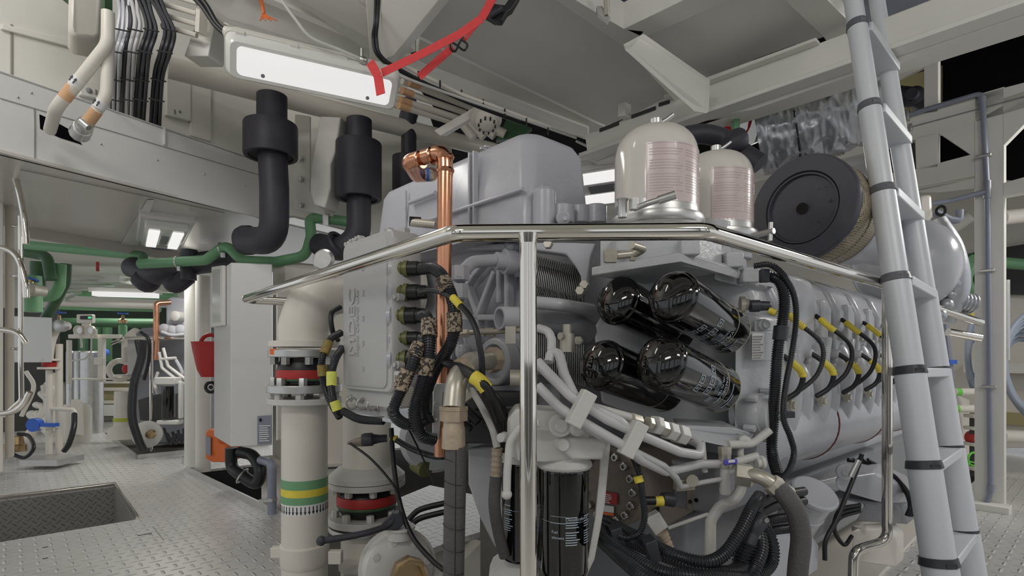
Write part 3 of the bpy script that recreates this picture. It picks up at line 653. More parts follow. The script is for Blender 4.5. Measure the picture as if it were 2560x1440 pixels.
rmp = mn.nodes.new('ShaderNodeValToRGB'); rmp.color_ramp.elements[0].position = .30; rmp.color_ramp.elements[0].color = (.035, .03, .02, 1); rmp.color_ramp.elements[1].position = .42; rmp.color_ramp.elements[1].color = (.40, .35, .25, 1)
mn.links.new(tcn.outputs['Object'], vor.inputs['Vector']); mn.links.new(vor.outputs['Distance'], rmp.inputs[0]); mn.links.new(rmp.outputs[0], mn.nodes['Principled BSDF'].inputs['Base Color'])
G(M().lathe(ac+aax*.026, aax, [(0, AR*.93), (.03, AR*.99), (.10, AR*.97), (.104, AR*.985), (.11, AR*.965), (.20, AR*.93), (.205, AR*.9)], 72), 'mesh_sleeve', mesh_m, 0, 'tan perforated metal sleeve', parent=af, ang=30)
G(M().lathe(ac+aax*.22, aax, [(0, AR*.95), (.012, AR*.96), (.02, AR*.78), (.24, AR*.76), (.34, AR*.6), (.5, AR*.6)], 48), 'intake_duct', cover, 0)
# turbocharger housing wrapped in silver, far right
tcn_ = P(2262, 665, 3.0)
G(M().lathe(tcn_-EA*.18, EA, [(-.04, .04), (0, .12), (.03, .18), (.06, .215), (.10, .24), (.18, .255), (.26, .24), (.32, .19), (.36, .1)], 40), 'turbocharger', egrey, 0)
m = M().tube([P(2330, 560, 3.0), P(2372, 630, 2.95), P(2385, 720, 2.95), P(2350, 800, 3.0)], .07, sm=True, n=24)
for k in range(9): m.ball(P(2325+[8, 26, 40, 50, 56, 58, 52, 40, 20][k], 580+k*26, 2.92), .030+.006*(k % 3), 12)
G(m, 'turbocharger_outlet', silver, 0, 'crumpled silver heat jacket')
G(M().tube([P(2372, 748, 2.95), P(2430, 760, 2.95)], .055, corr=(.02, .12)), 'exhaust_elbow', silver, 0)
# ---- cylinder bank: six units along the side
N6 = 7
for i in range(N6):
    a = .60+.27*i
    m = M()
    m.prism([E(a+.02, .30, 1.28), E(a+.02, .16, 1.29), E(a+.02, .02, 1.22), E(a+.02, -.02, 1.13), E(a+.02, -.02, 1.05), E(a+.02, .1, 1.02), E(a+.02, .3, 1.02)], EA*.215)
    G(m, 'rocker_cover', egrey, .02)
    m = M().box(E(a+.03, .0, .86), EA*.2, EB*.3, UP*.17); m.box(E(a+.10, -.03, 1.02), EA*.06, EB*.1, UP*.14)
    m.box(E(a+.09, -.035, .90), EA*.035, EB*.05, UP*.05); m.box(E(a+.15, -.03, .93), EA*.03, EB*.05, UP*.04)
    m.box(E(a+.02, -.012, .93), EA*.03, EB*.03, UP*.13)
    m.prism([E(a+.20, -.02, 1.03), E(a+.24, -.02, 1.03), E(a+.16, -.03, .90), E(a+.12, -.03, .90)], EB*.03)
    m.cyl(E(a-.005, .03, .97), E(a-.005, -.035, .965), .017, 14)
    hd = G(m, 'cylinder_head', egrey2, .008)
    m = M().tube([E(a+.13, .06, 1.0), E(a+.125, .02, .95), E(a+.118, .0, .86), E(a+.115, .015, .74), E(a+.11, .07, .65)], .052, sm=True, n=26)
    m.tube([E(a-.0, .05, .93), E(a-.01, .015, .88), E(a-.012, .005, .80), E(a-.01, .03, .70), E(a-.01, .08, .64)], .042, sm=True, n=22)
    G(m, 'intake_runner', egrey, 0)
    m = M().lathe(E(a+.145, -.02, .855), -EB, [(0, .018), (.012, .018), (.012, .008), (.03, .008)], 8); m.hexn(E(a+.21, -.0, .95), -EB, .012, .012); m.hexn(E(a+.21, -.0, 1.0), -EB, .012, .012); m.hexn(E(a+.05, -.012, 1.03), -EB, .009, .01)
    G(m, 'bolt', nickel, 0, parent=hd)
    m = M().lathe(E(a+.05, -.035, .80), -EB, [(0, .02), (.014, .02), (.014, .012), (.022, .012)], 8).cyl(E(a+.02, -.035, .81), E(a+.08, -.035, .79), .008, 10)
    G(m, 'drain_fitting', nickel, 0)
for i in range(3):
    a = .52+.62*i
    mf = G(M().lathe(E(a, .115, .70), EA, [(0, .11), (.02, .138), (.06, .145), (.56, .145), (.58, .15), (.60, .15), (.605, .14)], 40), 'intake_manifold', egrey, 0, ang=30)
    G(M().torus(E(a+.607, .115, .70), EA, .150, .0035, 48, 8), 'gasket', mat('dark_red_gasket', C(92, 46, 46), .5) if i == 0 else MATS['dark_red_gasket'], 0, parent=mf)
G(M().prism([P(1888, 672, 1.78), P(1990, 690, 1.82), P(2005, 720, 1.84), P(2005, 850, 1.86), P(1950, 960, 1.84), P(1942, 1150, 1.8), P(1900, 1200, 1.78), P(1885, 1000, 1.76)], EA*.12), 'bank_end_plate', egrey, .012)
G(M().prism([P(1848, 1110, 1.76), P(1960, 1060, 1.8), P(1960, 1250, 1.8), P(1848, 1250, 1.76)], EA*.03), 'bank_end_plate', egrey3, .006)
G(M().lathe(P(1887, 1130, 1.73), V((-.1, -1, 0)), [(0, .036), (.006, .036), (.006, .018), (.014, .018), (.014, .008)], 28), 'end_plug', egrey3, 0)
# lower right: filler neck, starter cover
fx = (P(2050, 1212, 1.74)-P(1975, 1330, 1.86)).normalized()
G(M().lathe(P(1975, 1330, 1.86), fx, [(-.05, .062), (.10, .062), (.102, .064), (.108, .064), (.110, .062), (.175, .064), (.18, .072), (.19, .072), (.195, .066)], 36), 'oil_filler', egrey, 0)
G(M().prism([P(2085, 1196, 2.0), P(2190, 1182, 2.1), P(2262, 1215, 2.2), P(2276, 1240, 2.2), P(2268, 1262, 2.2), P(2210, 1262, 2.15), P(2095, 1228, 2.0)], EA*.25+EB*.05), 'starter_cover', egrey, .012)
G(M().prism([P(2060, 1240, 2.05), P(2230, 1262, 2.15), P(2270, 1300, 2.2), P(2268, 1312, 2.2), P(2140, 1304, 2.1), P(2160, 1262, 2.1)], EA*.2), 'bell_housing', egrey3, .008)
G(M().lathe(P(2112, 1178, 2.0), V((-.4, -1, 0)), [(0, .03), (.02, .03), (.022, .014), (.026, .014)], 20), 'end_plug', egrey)
G(M().prism([P(2015, 1210, 2.3), P(2180, 1170, 2.5), P(2180, 1215, 2.5), P(2090, 1240, 2.3), P(2000, 1260, 2.3)], EA*.2), 'mounting_foot', egrey2, .01)
G(M().prism([P(2000, 1250, 1.95), P(2075, 1255, 2.0), P(2040, 1350, 2.0), P(1995, 1360, 1.95)], EA*.2), 'mounting_foot', egrey3, .01)
G(M().prism([P(1898, 1330, 1.72), P(1990, 1335, 1.76), P(2020, 1380, 1.76), P(2018, 1450, 1.76), P(1900, 1450, 1.70)], EA*.1), 'lower_housing', egrey, .012)
# hydraulic pump, brown-grey, behind the upright filters
pu = thing('hydraulic_pump', 'brown-grey hydraulic pump with ring of socket bolts below the oil filters', 'pump', P(1560, 1330, 1.75))
pa = V((.78, .62, .03)).normalized(); pc = P(1520, 1215, 1.62)
M().lathe(pc, pa, [(-.0, .03), (0, .118), (.045, .12), (.05, .112), (.10, .108), (.11, .10), (.3, .098), (.32, .06)], 48).build('pump_body', pump, pu)
m = M(); _, u_, v_ = basis(pa)
for i in range(16):
    t = 2*math.pi*i/16; c = pc-pa*.001+(u_*math.cos(t)+v_*math.sin(t))*.098; m.lathe(c, -pa, [(0, .012), (.012, .012), (.014, .010), (.014, .006), (.006, .005)], 16)
m.build('socket_bolt', steel, pu)
for nm, pts, mt in (('warning_plate', ((1506, 1228), (1543, 1234), (1543, 1262), (1506, 1256)), red), ('type_plate', ((1506, 1262), (1535, 1266), (1535, 1282), (1506, 1278)), whitel), ('orange_mark', ((1506, 1279), (1535, 1283), (1535, 1290), (1506, 1286)), orangew)):
    pln = Plane(V((pc.x, pc.y, 0))-pa*.004, V((pa.y, -pa.x, 0)))
    q_ = M().prism([pln.h(*p) for p in pts], -pa*.002).build(nm, mt, pu)
    if nm == 'warning_plate': rows('plate_print', pln.h(1508, 1232)-pa*.003, (pln.h(1543, 1234)-pln.h(1506, 1228)), UP, .036, .028, 5, whitel, q_, th=.0006)
M().prism([P(1645, 1185, 1.66), P(1715, 1200, 1.7), P(1715, 1290, 1.7), P(1645, 1330, 1.66)], V((.08, .1, 0))).build('port_block', pump, pu, bev=.01)
m = M()
for x0, x1 in ((1716, 1748), (1752, 1778)): m.prism([P(x0, 1205, 1.62), P(x1, 1198, 1.62), P(x1+4, 1225, 1.62), P(x1+2, 1250, 1.62), P(x1-12, 1276, 1.62), P(x0, 1276, 1.62)], V((.02, .06, 0)))
m.build('port_flange', pump, pu, bev=.005)
m = M(); [m.lathe(P(x, y, 1.605), V((0, -1, 0)), [(0, .006), (.002, .006), (.002, .003)], 14) for x, y in ((1725, 1254), (1740, 1250), (1762, 1245), (1773, 1238), (1724, 1220), (1760, 1214))]
m.build('socket_bolt', gloss, pu)
# ---- two upright fuel filters with their head
ff = thing('fuel_filter_unit', 'pair of tall black fuel filters hanging from a grey cast head behind the rail post', 'filter unit', P(1400, 1440, 1.36))
def upright(px, yt, yb, d, R, pr):
    b = P(px, yb, d); H = P(px, yt, d).z-b.z
    o = M().lathe(b, UP, [(0, R*.5), (0, R*.8), (.006, R*.93), (.018, R), (H-.012, R), (H-.006, R*1.0), (H, R*.96)], 44).build('filter_can', gloss, ff, ang=30)
    m = M()
    def pt(a0, a1, z, h, n=6):
        A = [b+V((math.sin(a0+(a1-a0)*i/n)*(R+.0006), -math.cos(a0+(a1-a0)*i/n)*(R+.0006), z)) for i in range(n+1)]; k = len(m.v); m.v += A+[p+UP*h for p in A]
        for i in range(n): m.f.append((k+i, k+i+1, k+n+2+i, k+n+1+i))
    rn_ = random.Random(3)
    for (a0, a1) in pr:
        for i in range(12):
            if i in (1, 5): continue
            pt(a0, a0+(a1-a0)*(.65+.35*rn_.random()), H*.58-i*H*.022, H*.008)
    pt(-1.2, 1.2, H*.535, H*.0022, 16)
    m.build('filter_print', wprint, o); return o, b
f1, fb1 = upright(1411, 1165, 1436, 1.36, .0595, ((-.05, .6), (.78, 1.25)))
text('filter_print', 'Dieselkraftstoff', .0105, lambda x, y, z: fb1+V((math.sin(-.05+x/.06)*.0603, -math.cos(-.05+x/.06)*.0603, .148+y)), wprint, f1)
text('filter_print', 'Fuel', .0095, lambda x, y, z: fb1+V((math.sin(-.62+x/.06)*.0603, -math.cos(-.62+x/.06)*.0603, .118+y)), wprint, f1)
text('filter_print', 'element', .0095, lambda x, y, z: fb1+V((math.sin(-.62+x/.06)*.0603, -math.cos(-.62+x/.06)*.0603, .105+y)), wprint, f1)
m = M()
for a_, b_, c_, d_ in ((-.68, -.05, .142, .001), (-.68, -.05, .158, .001)): m.tube([fb1+V((math.sin(a_+(b_-a_)*i/8)*.0603, -math.cos(a_+(b_-a_)*i/8)*.0603, c_)) for i in range(9)], .0005, n=5, fr=0)
m.build('print_line', wprint, f1)
f2, fb2 = upright(1306, 1150, 1398, 1.50, .0565, ((-1.0, -.45), (.3, .9)))
m = M().prism([P(1268, 1050, 1.30), P(1290, 1022, 1.30), P(1420, 1030, 1.30), P(1470, 1050, 1.30), P(1475, 1100, 1.30), P(1462, 1152, 1.30), P(1360, 1158, 1.30), P(1300, 1150, 1.32), P(1268, 1140, 1.36)], V((0, .16, 0))); m.prism([P(1400, 1092, 1.285), P(1508, 1096, 1.30), P(1522, 1104, 1.30), P(1508, 1150, 1.30), P(1430, 1150, 1.285), P(1405, 1130, 1.285)], V((0, .14, 0)))
m.build('filter_head', castw, ff, bev=.007)
m = M().lathe(P(1411, 1168, 1.36), UP, [(0, .064), (.006, .068), (.014, .067), (.024, .058), (.05, .055)], 40); m.lathe(P(1306, 1152, 1.50), UP, [(0, .06), (.015, .062), (.05, .04)], 32)
m.lathe(P(1400, 1062, 1.285), V((0, -1, 0)), [(0, .027), (.012, .027), (.014, .022), (.014, .015), (.022, .015)], 28); m.lathe(P(1440, 1068, 1.285), V((.2, -1, 0)), [(0, .02), (.012, .02), (.02, .012)], 24)
m.lathe(P(1408, 1114, 1.27), V((0, -1, 0)), [(-.04, .02), (0, .015), (.004, .012)], 20).lathe(P(1293, 1052, 1.33), V((0, -1, 0)), [(0, .016), (.014, .014)], 20).lathe(P(1262, 1092, 1.34), V((-.6, -1, 0)), [(0, .013), (.02, .011)], 20)
m.build('port_boss', castw, ff)
m = M().prism([P(1500, 1130, 1.37), P(1528, 1090, 1.37), P(1512, 1260, 1.36), P(1500, 1330, 1.35), P(1486, 1400, 1.34), P(1462, 1450, 1.34), P(1440, 1450, 1.34), P(1470, 1390, 1.34), P(1486, 1300, 1.35), P(1496, 1200, 1.36)], V((.01, .06, 0)))
m.prism([P(1230, 1425, 1.5), P(1280, 1388, 1.5), P(1300, 1395, 1.5), P(1350, 1445, 1.45), P(1220, 1450, 1.5)], V((0, .1, 0)))
m.build('support_bracket', castw, ff, bev=.004)
m = M().tube([P(1350, 1058, 1.26), P(1300, 1066, 1.28), P(1274, 1105, 1.29), P(1268, 1180, 1.29), P(1267, 1235, 1.29)], .0095, fr=.05, n=14); m.ball(P(1267, 1236, 1.29), .0125)
m.build('vent_pipe', castw, ff)
text('red_mark', 'R', .012, flat(P(1290, 1133, 1.335), V((1, 0, 0)), UP), red, ff)
# ---- engine control unit on the left end of the engine
CU = Plane(E(-.35, .86, 0), EB)
def cuz(x, y): return CU.h(x, y)
cu = thing('engine_control_unit', 'flat grey control unit with raised MDEC lettering, hung on the left end of the engine', 'control unit', cuz(915, 985))
A0, A1 = cuz(857, 610), cuz(985, 590); bx = (A1-A0); bx.z = 0; Wc = bx.length; bx.normalize(); zt_, zb_ = 1.335, .845   # box bounds
bx = -EB; cz = lambda s, z, o=0: V((A0.x, A0.y, 0))+bx*s+UP*z-EA*o
def rr(s0, s1, z0, z1, o, r=.03, n=5):
    out = []
    for (cs, czz, st) in ((s1-r, z0+r, -90), (s1-r, z1-r, 0), (s0+r, z1-r, 90), (s0+r, z0+r, 180)):
        for i in range(n+1): t = math.radians(st+90*i/n); out.append(cz(cs+r*math.cos(t), czz+r*math.sin(t), o))
    return out
cub = loft([rr(.005, Wc-.012, zb_, zt_, -.10), rr(0, Wc-.008, zb_, zt_, -.09), rr(0, Wc-.008, zb_, zt_, -.02), rr(.0, Wc-.008, zb_, zt_, -.005), rr(.004, Wc-.012, zb_+.004, zt_-.004, 0)]).build('control_box', ctlgrey, cu, ang=40)
loft([rr(.012, Wc-.035, zb_+.012, zt_-.015, -.002, .028), rr(.014, Wc-.037, zb_+.014, zt_-.017, .004, .027), rr(.02, Wc-.043, zb_+.02, zt_-.023, .006, .024)]).build('front_panel', ctlgrey, cub, ang=40)
loft([rr(.0, Wc+.012, zb_-.045, zb_+.02, -.06, .01), rr(.0, Wc+.012, zb_-.045, zb_+.02, -.015, .01)]).build('lower_flange', ctlgrey, cu, ang=40)
tfn = lambda s0, z0: (lambda x, y, z: cz(s0-y*1.0, z0+x, .0062+z))
text('raised_lettering', 'MDEC', .062, lambda x, y, z: cz(.104-y, .955+x*1.32, .0068+z), ctlgrey, cub, .0035)
text('raised_lettering', 'Engine Control Unit', .026, lambda x, y, z: cz(.128-y, .955+x*1.0, .0068+z), ctlgrey, cub, .002)
for k, z in enumerate((.905, .985, 1.065, 1.145, 1.225)):
    text('raised_lettering', 'X%d' % (k+1), .017, (lambda z0: lambda x, y, z: cz(.166-y, z0+x, .0068+z))(z), ctlgrey, cub, .0015)
m = M()
for s_, z_ in ((.015, zt_-.002), (.05, zt_+.003), (.09, zt_+.006), (Wc-.06, zt_+.0), (Wc+.0, 1.13), (Wc+.0, .93), (.03, zb_-.03), (.11, zb_-.03), (Wc-.02, zb_-.03)):
    m.lathe(cz(s_, z_, -.03), -EA, [(0, .012), (.02, .012), (.022, .007), (.03, .007)], 16)
m.build('mounting_lug', ctlgrey, cu)
loft([rr(.05, .2, zt_-.02, zt_+.045, -.14, .012), rr(.05, .2, zt_-.02, zt_+.045, -.12, .012)]).build('back_bracket', ctlgrey, cu)
m = M().cyl(P(1030, 556, 1.72), P(1092, 562, 1.68), .013, 18)
m.build('top_sensor', nickel, cu)
M().lathe(P(1024, 553, 1.72), V((1, .1, -.05)), [(0, .015), (.035, .015), (.035, .01)], 14).build('top_connector', rubber, cu)
sd = V((1, -.12, 0)).normalized()
conn = []
for i, (x, y, r) in enumerate(((1003, 672, .024), (1003, 731, .026), (998, 789, .027), (1003, 845, .021), (1000, 897, .027))):
    p = P(x, y, 1.66)
    M().lathe(p-sd*.03, sd, [(0, r*1.35), (.012, r*1.35), (.014, r*1.1), (.02, r*1.1)], 12).build('connector_socket', egrey, cu)
    o = M().lathe(p-sd*.008, sd, [(0, r), (.012, r), (.013, r*.9), (.018, r*.9), (.019, r*1.03), (.03, r*1.03)], 24).build('connector_ring', olive, cu, 'olive green coupling ring')
    M().lathe(p+sd*.022, sd, [(0, r*.92), (.03, r*.95), (.032, r*.85), (.055, r*.8), (.06, r*.6)], 20).build('connector_plug', rubber, cu); conn.append(p+sd*.075)
lbl = M().box(P(985, 928, 1.62), V((.026, .0, 0)), V((0, .001, 0)), -UP*.032).build('bar_code_label', whitel, cu)
m = M()
for k in range(7): m.box(P(986.5, 938, 1.619)+V((.0035*k, 0, 0)), V((.0016 if k % 2 else .0024, 0, 0)), V((0, .0005, 0)), -UP*.016)
m.build('bar_code', seamm, lbl)
# wire loom tray under the unit
tr = M().prism([P(855, 1026, 1.78), P(1010, 1054, 1.62), P(1080, 1040, 1.70), P(1060, 1020, 1.80), P(930, 1010, 1.98)], -UP*.012).build('cable_tray', egrey, None, 'grey cable tray with coiled springs under the control unit', 'tray', bev=.003)
rnd = random.Random(5)
for k in range(4): M().torus(P(880+k*26, 1008+k*3, 1.78), V((.6, -.8, .1)), .018, .0035, 20, 6).build('wire_ring', steelw, None, 'thin metal wire rings lying in the cable tray', 'wire ring', 'wire rings in the cable tray')
pipe('loom', corrm, [(858, 1028, 1.76), (900, 1048, 1.72), (960, 1052, 1.68)], .013, None, 'short corrugated black loom under the cable tray', 'hose', corr=(.006, .15), sm=True)
# ================================================================ HANDRAIL round the engine
R0 = .0182
rail = thing('handrail', 'polished stainless steel handrail bent round the front of the engine', 'handrail', P(1320, 1650, 1.16))
zr = 1.215
def rz(x, y): return pz(x, y, zr)
top = [rz(612, 748), rz(1135, 583), rz(1765, 576), rz(2236, 716)]
M().tube([P(800, 758, 2.62), rz(608, 749), rz(1135, 583), rz(1765, 578), rz(2238, 718)], R0*1.02, fr=.05, n=24).build('top_rail', chrome, rail)
m = M().tube([P(1320, 600, 1.155), P(1322, 1700, 1.155)], R0, n=24, fr=0); m.lathe(P(1320, 604, 1.155)-UP*.004, UP, [(0, R0*1.0), (.02, R0*1.18)], 24); m.build('rail_post', chrome, rail)
q = rz(2218, 712)
M().tube([q, V((q.x, q.y, P(2218, 1352, q.y).z)), P(2135, 1376, 1.98), P(2130, 1560, 1.96)], R0*.95, fr=.05, n=20).build('rail_post', chrome, rail)
m = M().tube([P(2340, 770, 2.9), P(2430, 800, 2.95), P(2450, 806, 3.0)], R0*1.2, n=16, fr=0); m.tube([P(2370, 830, 3.0), P(2450, 845, 3.0)], R0*1.2, n=16)
m.build('handrail', chrome, None, 'short polished rail at the far end behind the ladder', 'handrail')
# ================================================================ TELESCOPIC LADDER
lad = thing('telescopic_ladder', 'grey-white telescopic aluminium ladder with dark collars leaning at the right', 'ladder', P(2400, 1650, 1.7))
def lat(a, b, y):
    t = (y-a[1])/(b[1]-a[1]); p0, p1 = Q(a), Q(b)
    # perspective-correct step along the straight rail
    w0, w1 = 1/a[2], 1/b[2]; s = t*w1/(w0+(w1-w0)*t) if False else (t*w0**-1 if False else None)
    lo, hi = -.3, 1.4
    for _ in range(40):
        mid = (lo+hi)/2; p = p0.lerp(p1, mid); yy = HY-(p.z-EH)*F/p.y
        if yy < y: lo = mid
        else: hi = mid
    return p0.lerp(p1, (lo+hi)/2)
ra, rb = (2133, 0, 2.02), (2352, 1440, 1.72); sa, sb = (2192, 0, 2.30), (2424, 1440, 2.0)
ys1 = [62, 265, 474, 694, 925, 1160, 1402]; ys2 = [-22, 172, 352, 540, 734, 925, 1120, 1330]
wid = [20.5, 22.5, 25, 28, 31, 34, 37, 40]
ldir = (Q(rb)-Q(ra)).normalized()
prev = -60
for i, y in enumerate(ys1+[1640]):
    a_, b_ = lat(ra, rb, prev), lat(ra, rb, y); M().cyl(a_, b_, wid[i]*a_.y/F, 32).build('ladder_tube', alu, lad, ang=30); prev = y
prev = -60; w2 = [15, 17, 19, 21.5, 24, 27, 29.5, 32, 35]
for i, y in enumerate(ys2[1:]+[1640]):
    a_, b_ = lat(sa, sb, prev), lat(sa, sb, y); M().cyl(a_, b_, w2[i+1]*a_.y/F, 32).build('ladder_tube', alu, lad, ang=30); prev = y
for i, y in enumerate(ys1):
    p = lat(ra, rb, y); r = wid[i+0]*p.y/F; r2 = wid[min(i+1, 7)]*p.y/F
    M().lathe(p-ldir*.013, ldir, [(0, r*1.02), (.002, r*1.1), (.026, r2*1.1), (.028, r2)], 36).cbox(p+V((0, -r*1.08, 0)), V((r*.7, 0, 0)), V((0, .008, 0)), UP*.014).build('collar', blackp if i > 3 else collarm, lad, 'dark grey locking collar')
    s_ = lat(sa, sb, ys2[i+1]); q = p+(s_-p)
    cross = (s_-p); cn = cross.normalized(); fw = V((.55, -.8, 0)); fw = (fw-cn*fw.dot(cn)).normalized()
    M().prism([p+cn*r*.8+fw*.044-ldir*.008, p+cn*r*.8-fw*.044-ldir*.008, p+cn*r*.8-fw*.040+ldir*.024, p+cn*r*.8+fw*.040+ldir*.024], cross-cn*(r*.8)).build('rung', alu, lad, bev=.004)
    M().lathe(p+cn*r*.9-UP*.0, cn, [(0, .014), (.02, .014), (.024, .008)], 14).build('rung_end', blackp, lad)
    rs = w2[i+1]*s_.y/F
    M().lathe(s_-ldir*.010, ldir, [(0, rs*1.01), (.001, rs*1.05), (.016, rs*1.08)], 28).build('collar', blackp if i > 3 else alu, lad)
    if i < 5: M().cbox(s_-cn*rs*.9+V((-.012, -rs*.75, 0))+ldir*.012, V((.014, 0, 0)), V((0, .012, 0)), UP*.014).build('release_button', red, lad, 'small red release button', bev=.002)
# ================================================================ COPPER PIPE
cp = thing('copper_pipe', 'copper pipe rising in front of the grey engine cover and turning left', 'pipe', P(1106, 1145, 1.6))
M().tube([P(1113, 420, 1.6), P(1108, 880, 1.6), P(1104, 1140, 1.6)], .0218, n=24, fr=0).build('upright_pipe', copper, cp)
m = M().tube([P(1113, 440, 1.6), P(1113, 378, 1.6), P(1020, 405, 1.66), P(1042, 438, 1.78), P(1080, 436, 1.86)], .0225, fr=.035, n=22)
for a_, b_ in (((1113, 432, 1.6), (1113, 424, 1.6)), ((1113, 398, 1.6), (1113, 392, 1.6)), ((1056, 399, 1.63), (1050, 400, 1.635)), ((1086, 389, 1.615), (1082, 390, 1.618))): m.lathe(P(*a_), Q(b_)-Q(a_), [(0, .0245), (.006, .027), (.012, .0245)], 24)
m.build('elbow', copper, cp)
M().lathe(P(1060, 438, 1.80), V((1, .3, .05)), [(0, .018), (.012, .020), (.024, .020), (.03, .016)], 8).build('union_nut', nickel, cp)
M().lathe(P(1066, 437, 1.795), V((1, .3, .05)), [(0, .0208), (.006, .0208)], 20).build('union_ring', blue, cp, 'blue sealing ring')
M().prism([P(1090, 958, 1.56), P(1130, 958, 1.56), P(1130, 980, 1.56), P(1108, 980, 1.56), P(1098, 1098, 1.56), P(1080, 1098, 1.56), P(1082, 975, 1.56)], V((0, .006, 0))).build('pipe_strap', steelw, cp, bev=.002)
m = M(); [m.hexn(P(x, y, 1.555), V((0, -1, 0)), .007, .006) for x, y in ((1090, 1010), (1088, 1050), (1087, 1090))]; m.build('bolt', steelw, cp)
# ================================================================ BIG VERTICAL HOSE and elbow
bh = thing('drain_hose', 'thick dark wrapped hose hanging from a weathered brass elbow at the centre', 'hose', P(1130, 1600, 1.32))
M().tube([P(1140, 1115, 1.32), P(1130, 1600, 1.34)], .0262, n=26, fr=0).build('hose_body', hosegrey, bh)
m = M()
for k in range(9): m.torus(P(1137-k*1, 1150+k*55, 1.322), V((.25, 0, 1)), .0262, .0008, 24, 5)
m.tube([P(1140, 1115, 1.294), P(1136, 1600, 1.312)], .0009, n=5)
m.build('hose_seam', rubber, bh)
M().lathe(P(1134, 1118, 1.32), UP, [(-.002, .0285), (.045, .0275), (.05, .0255), (.062, .0245), (.066, .024)], 28).build('ferrule', rustn, bh)
M().lathe(P(1134, 1052, 1.32), UP, [(0, .0335), (.024, .0335), (.026, .031)], 6).lathe(P(1134, 1026, 1.32), UP, [(0, .0345), (.01, .0345)], 6).build('union_nut', rustn, bh)
m = M().tube([P(1134, 1020, 1.32), P(1140, 950, 1.34), P(1175, 905, 1.42), P(1240, 900, 1.56)], .0265, fr=.07, n=24)
m.build('elbow', nickel, bh)
m = M().lathe(P(1160, 925, 1.38), V((.6, .5, .45)), [(-.008, .034), (.01, .034)], 6); m.lathe(P(1232, 900, 1.54), V((.8, .6, 0)), [(-.012, .036), (.014, .036), (.016, .030)], 8)
m.build('union_nut', rustn, bh)
pipe('cap_screw', nickel, [(1275, 945, 1.45), (1300, 945, 1.45)], .022, None, 'short pale plug fitting beside the brass elbow', 'fitting')
# ================================================================ CONTROL UNIT CABLES
def cable(pts, r, label, mt=corrm, corr=(.0065, .16), name='cable', group=None, parent=None, cat='cable', n=14):
    return pipe(name, mt, pts, r, parent, label, cat, group, sm=True, corr=corr, n=n)
def sleeve(o, pts, r, mt=tagm, label='scuffed paper wire tag', name='wire_tag'): return pipe(name, mt, pts, r*1.1, o, label if o else None, None, None, sm=True, n=16)
c = cable([(1055, 672, 1.55), (1085, 672, 1.5), (1112, 700, 1.45), (1135, 770, 1.42), (1130, 850, 1.42), (1085, 930, 1.46), (1060, 1010, 1.5), (1075, 1060, 1.5)], .0165, 'thick corrugated cable from the top connector of the control unit')
sleeve(c, [(1108, 698, 1.452), (1120, 730, 1.438)], .019); sleeve(c, [(1136, 782, 1.419), (1137, 830, 1.419)], .0185)
c = cable([(1055, 790, 1.52), (1066, 792, 1.46), (1073, 830, 1.42), (1070, 900, 1.40), (1048, 980, 1.40), (1036, 1030, 1.40), (1050, 1085, 1.42), (1085, 1100, 1.45)], .0165, 'corrugated cable from the middle connector, hanging lowest with two wire tags')
sleeve(c, [(1073, 800, 1.428), (1074, 842, 1.414)], .019); sleeve(c, [(1068, 895, 1.40), (1061, 938, 1.40)], .0185)
c = cable([(1055, 846, 1.54), (1062, 855, 1.46), (1045, 870, 1.40), (1025, 930, 1.38), (992, 1000, 1.38), (985, 1035, 1.38), (1015, 1060, 1.42), (1060, 1056, 1.5)], .0150, 'corrugated cable looping left under the control unit with pale wire tags')
sleeve(c, [(1048, 862, 1.41), (1033, 895, 1.39)], .0172); sleeve(c, [(1020, 925, 1.38), (1000, 975, 1.378)], .0172)
c = cable([(1050, 730, 1.55), (1085, 726, 1.48), (1130, 745, 1.40), (1180, 800, 1.34), (1202, 880, 1.32), (1212, 980, 1.34), (1250, 1080, 1.40)], .0075, 'smooth thin black cable with a yellow marker from the second connector', rubber, None)
sleeve(c, [(1132, 744, 1.398), (1152, 766, 1.372)], .0092, yellow, 'yellow marker')
c = cable([(1060, 895, 1.56), (1095, 900, 1.48), (1150, 920, 1.36), (1195, 948, 1.30), (1225, 985, 1.30), (1250, 1050, 1.36)], .0125, 'smooth black cable with a torn yellow marker crossing the brass elbow', rubber, None)
sleeve(c, [(1184, 942, 1.308), (1202, 955, 1.30), (1216, 973, 1.30)], .0160, yellow, 'torn yellow marker')
for k in range(3): cable([(1215+k*6, 975, 1.42), (1240+k*8, 1010, 1.42), (1252+k*7, 1060, 1.44), (1256+k*5, 1130, 1.46)], .007, 'thin black wires side by side below the torn yellow marker', rubber, None, group='wires below the yellow marker')
c = cable([(850, 768, 1.95), (828, 785, 1.9), (832, 830, 1.9), (845, 850, 1.95)], .009, 'small black cable curling out beside the upper left edge of the control unit', rubber, None)
c = cable([(852, 832, 1.9), (825, 850, 1.85), (805, 900, 1.82), (810, 960, 1.82), (830, 1010, 1.8), (850, 1045, 1.78)], .0125, 'outer corrugated cable bowing left of the control unit with gold wire tags')
sleeve(c, [(822, 854, 1.846), (810, 885, 1.826)], .0145, mat('gold_tag', C(120, 104, 52), .5, var=.5, sc=70)); sleeve(c, [(805, 912, 1.82), (807, 940, 1.82)], .0145, MATS['gold_tag'])
c = cable([(855, 870, 1.86), (838, 900, 1.80), (828, 950, 1.78), (834, 1000, 1.76), (848, 1030, 1.76)], .0125, 'inner corrugated cable at the left of the control unit with a bright yellow tag')
sleeve(c, [(829, 930, 1.785), (829, 965, 1.778)], .0148, mat('lime_tag', C(186, 188, 84), .5, var=.2, sc=40)); sleeve(c, [(836, 1003, 1.76), (844, 1026, 1.76)], .0145, MATS['lime_tag'])
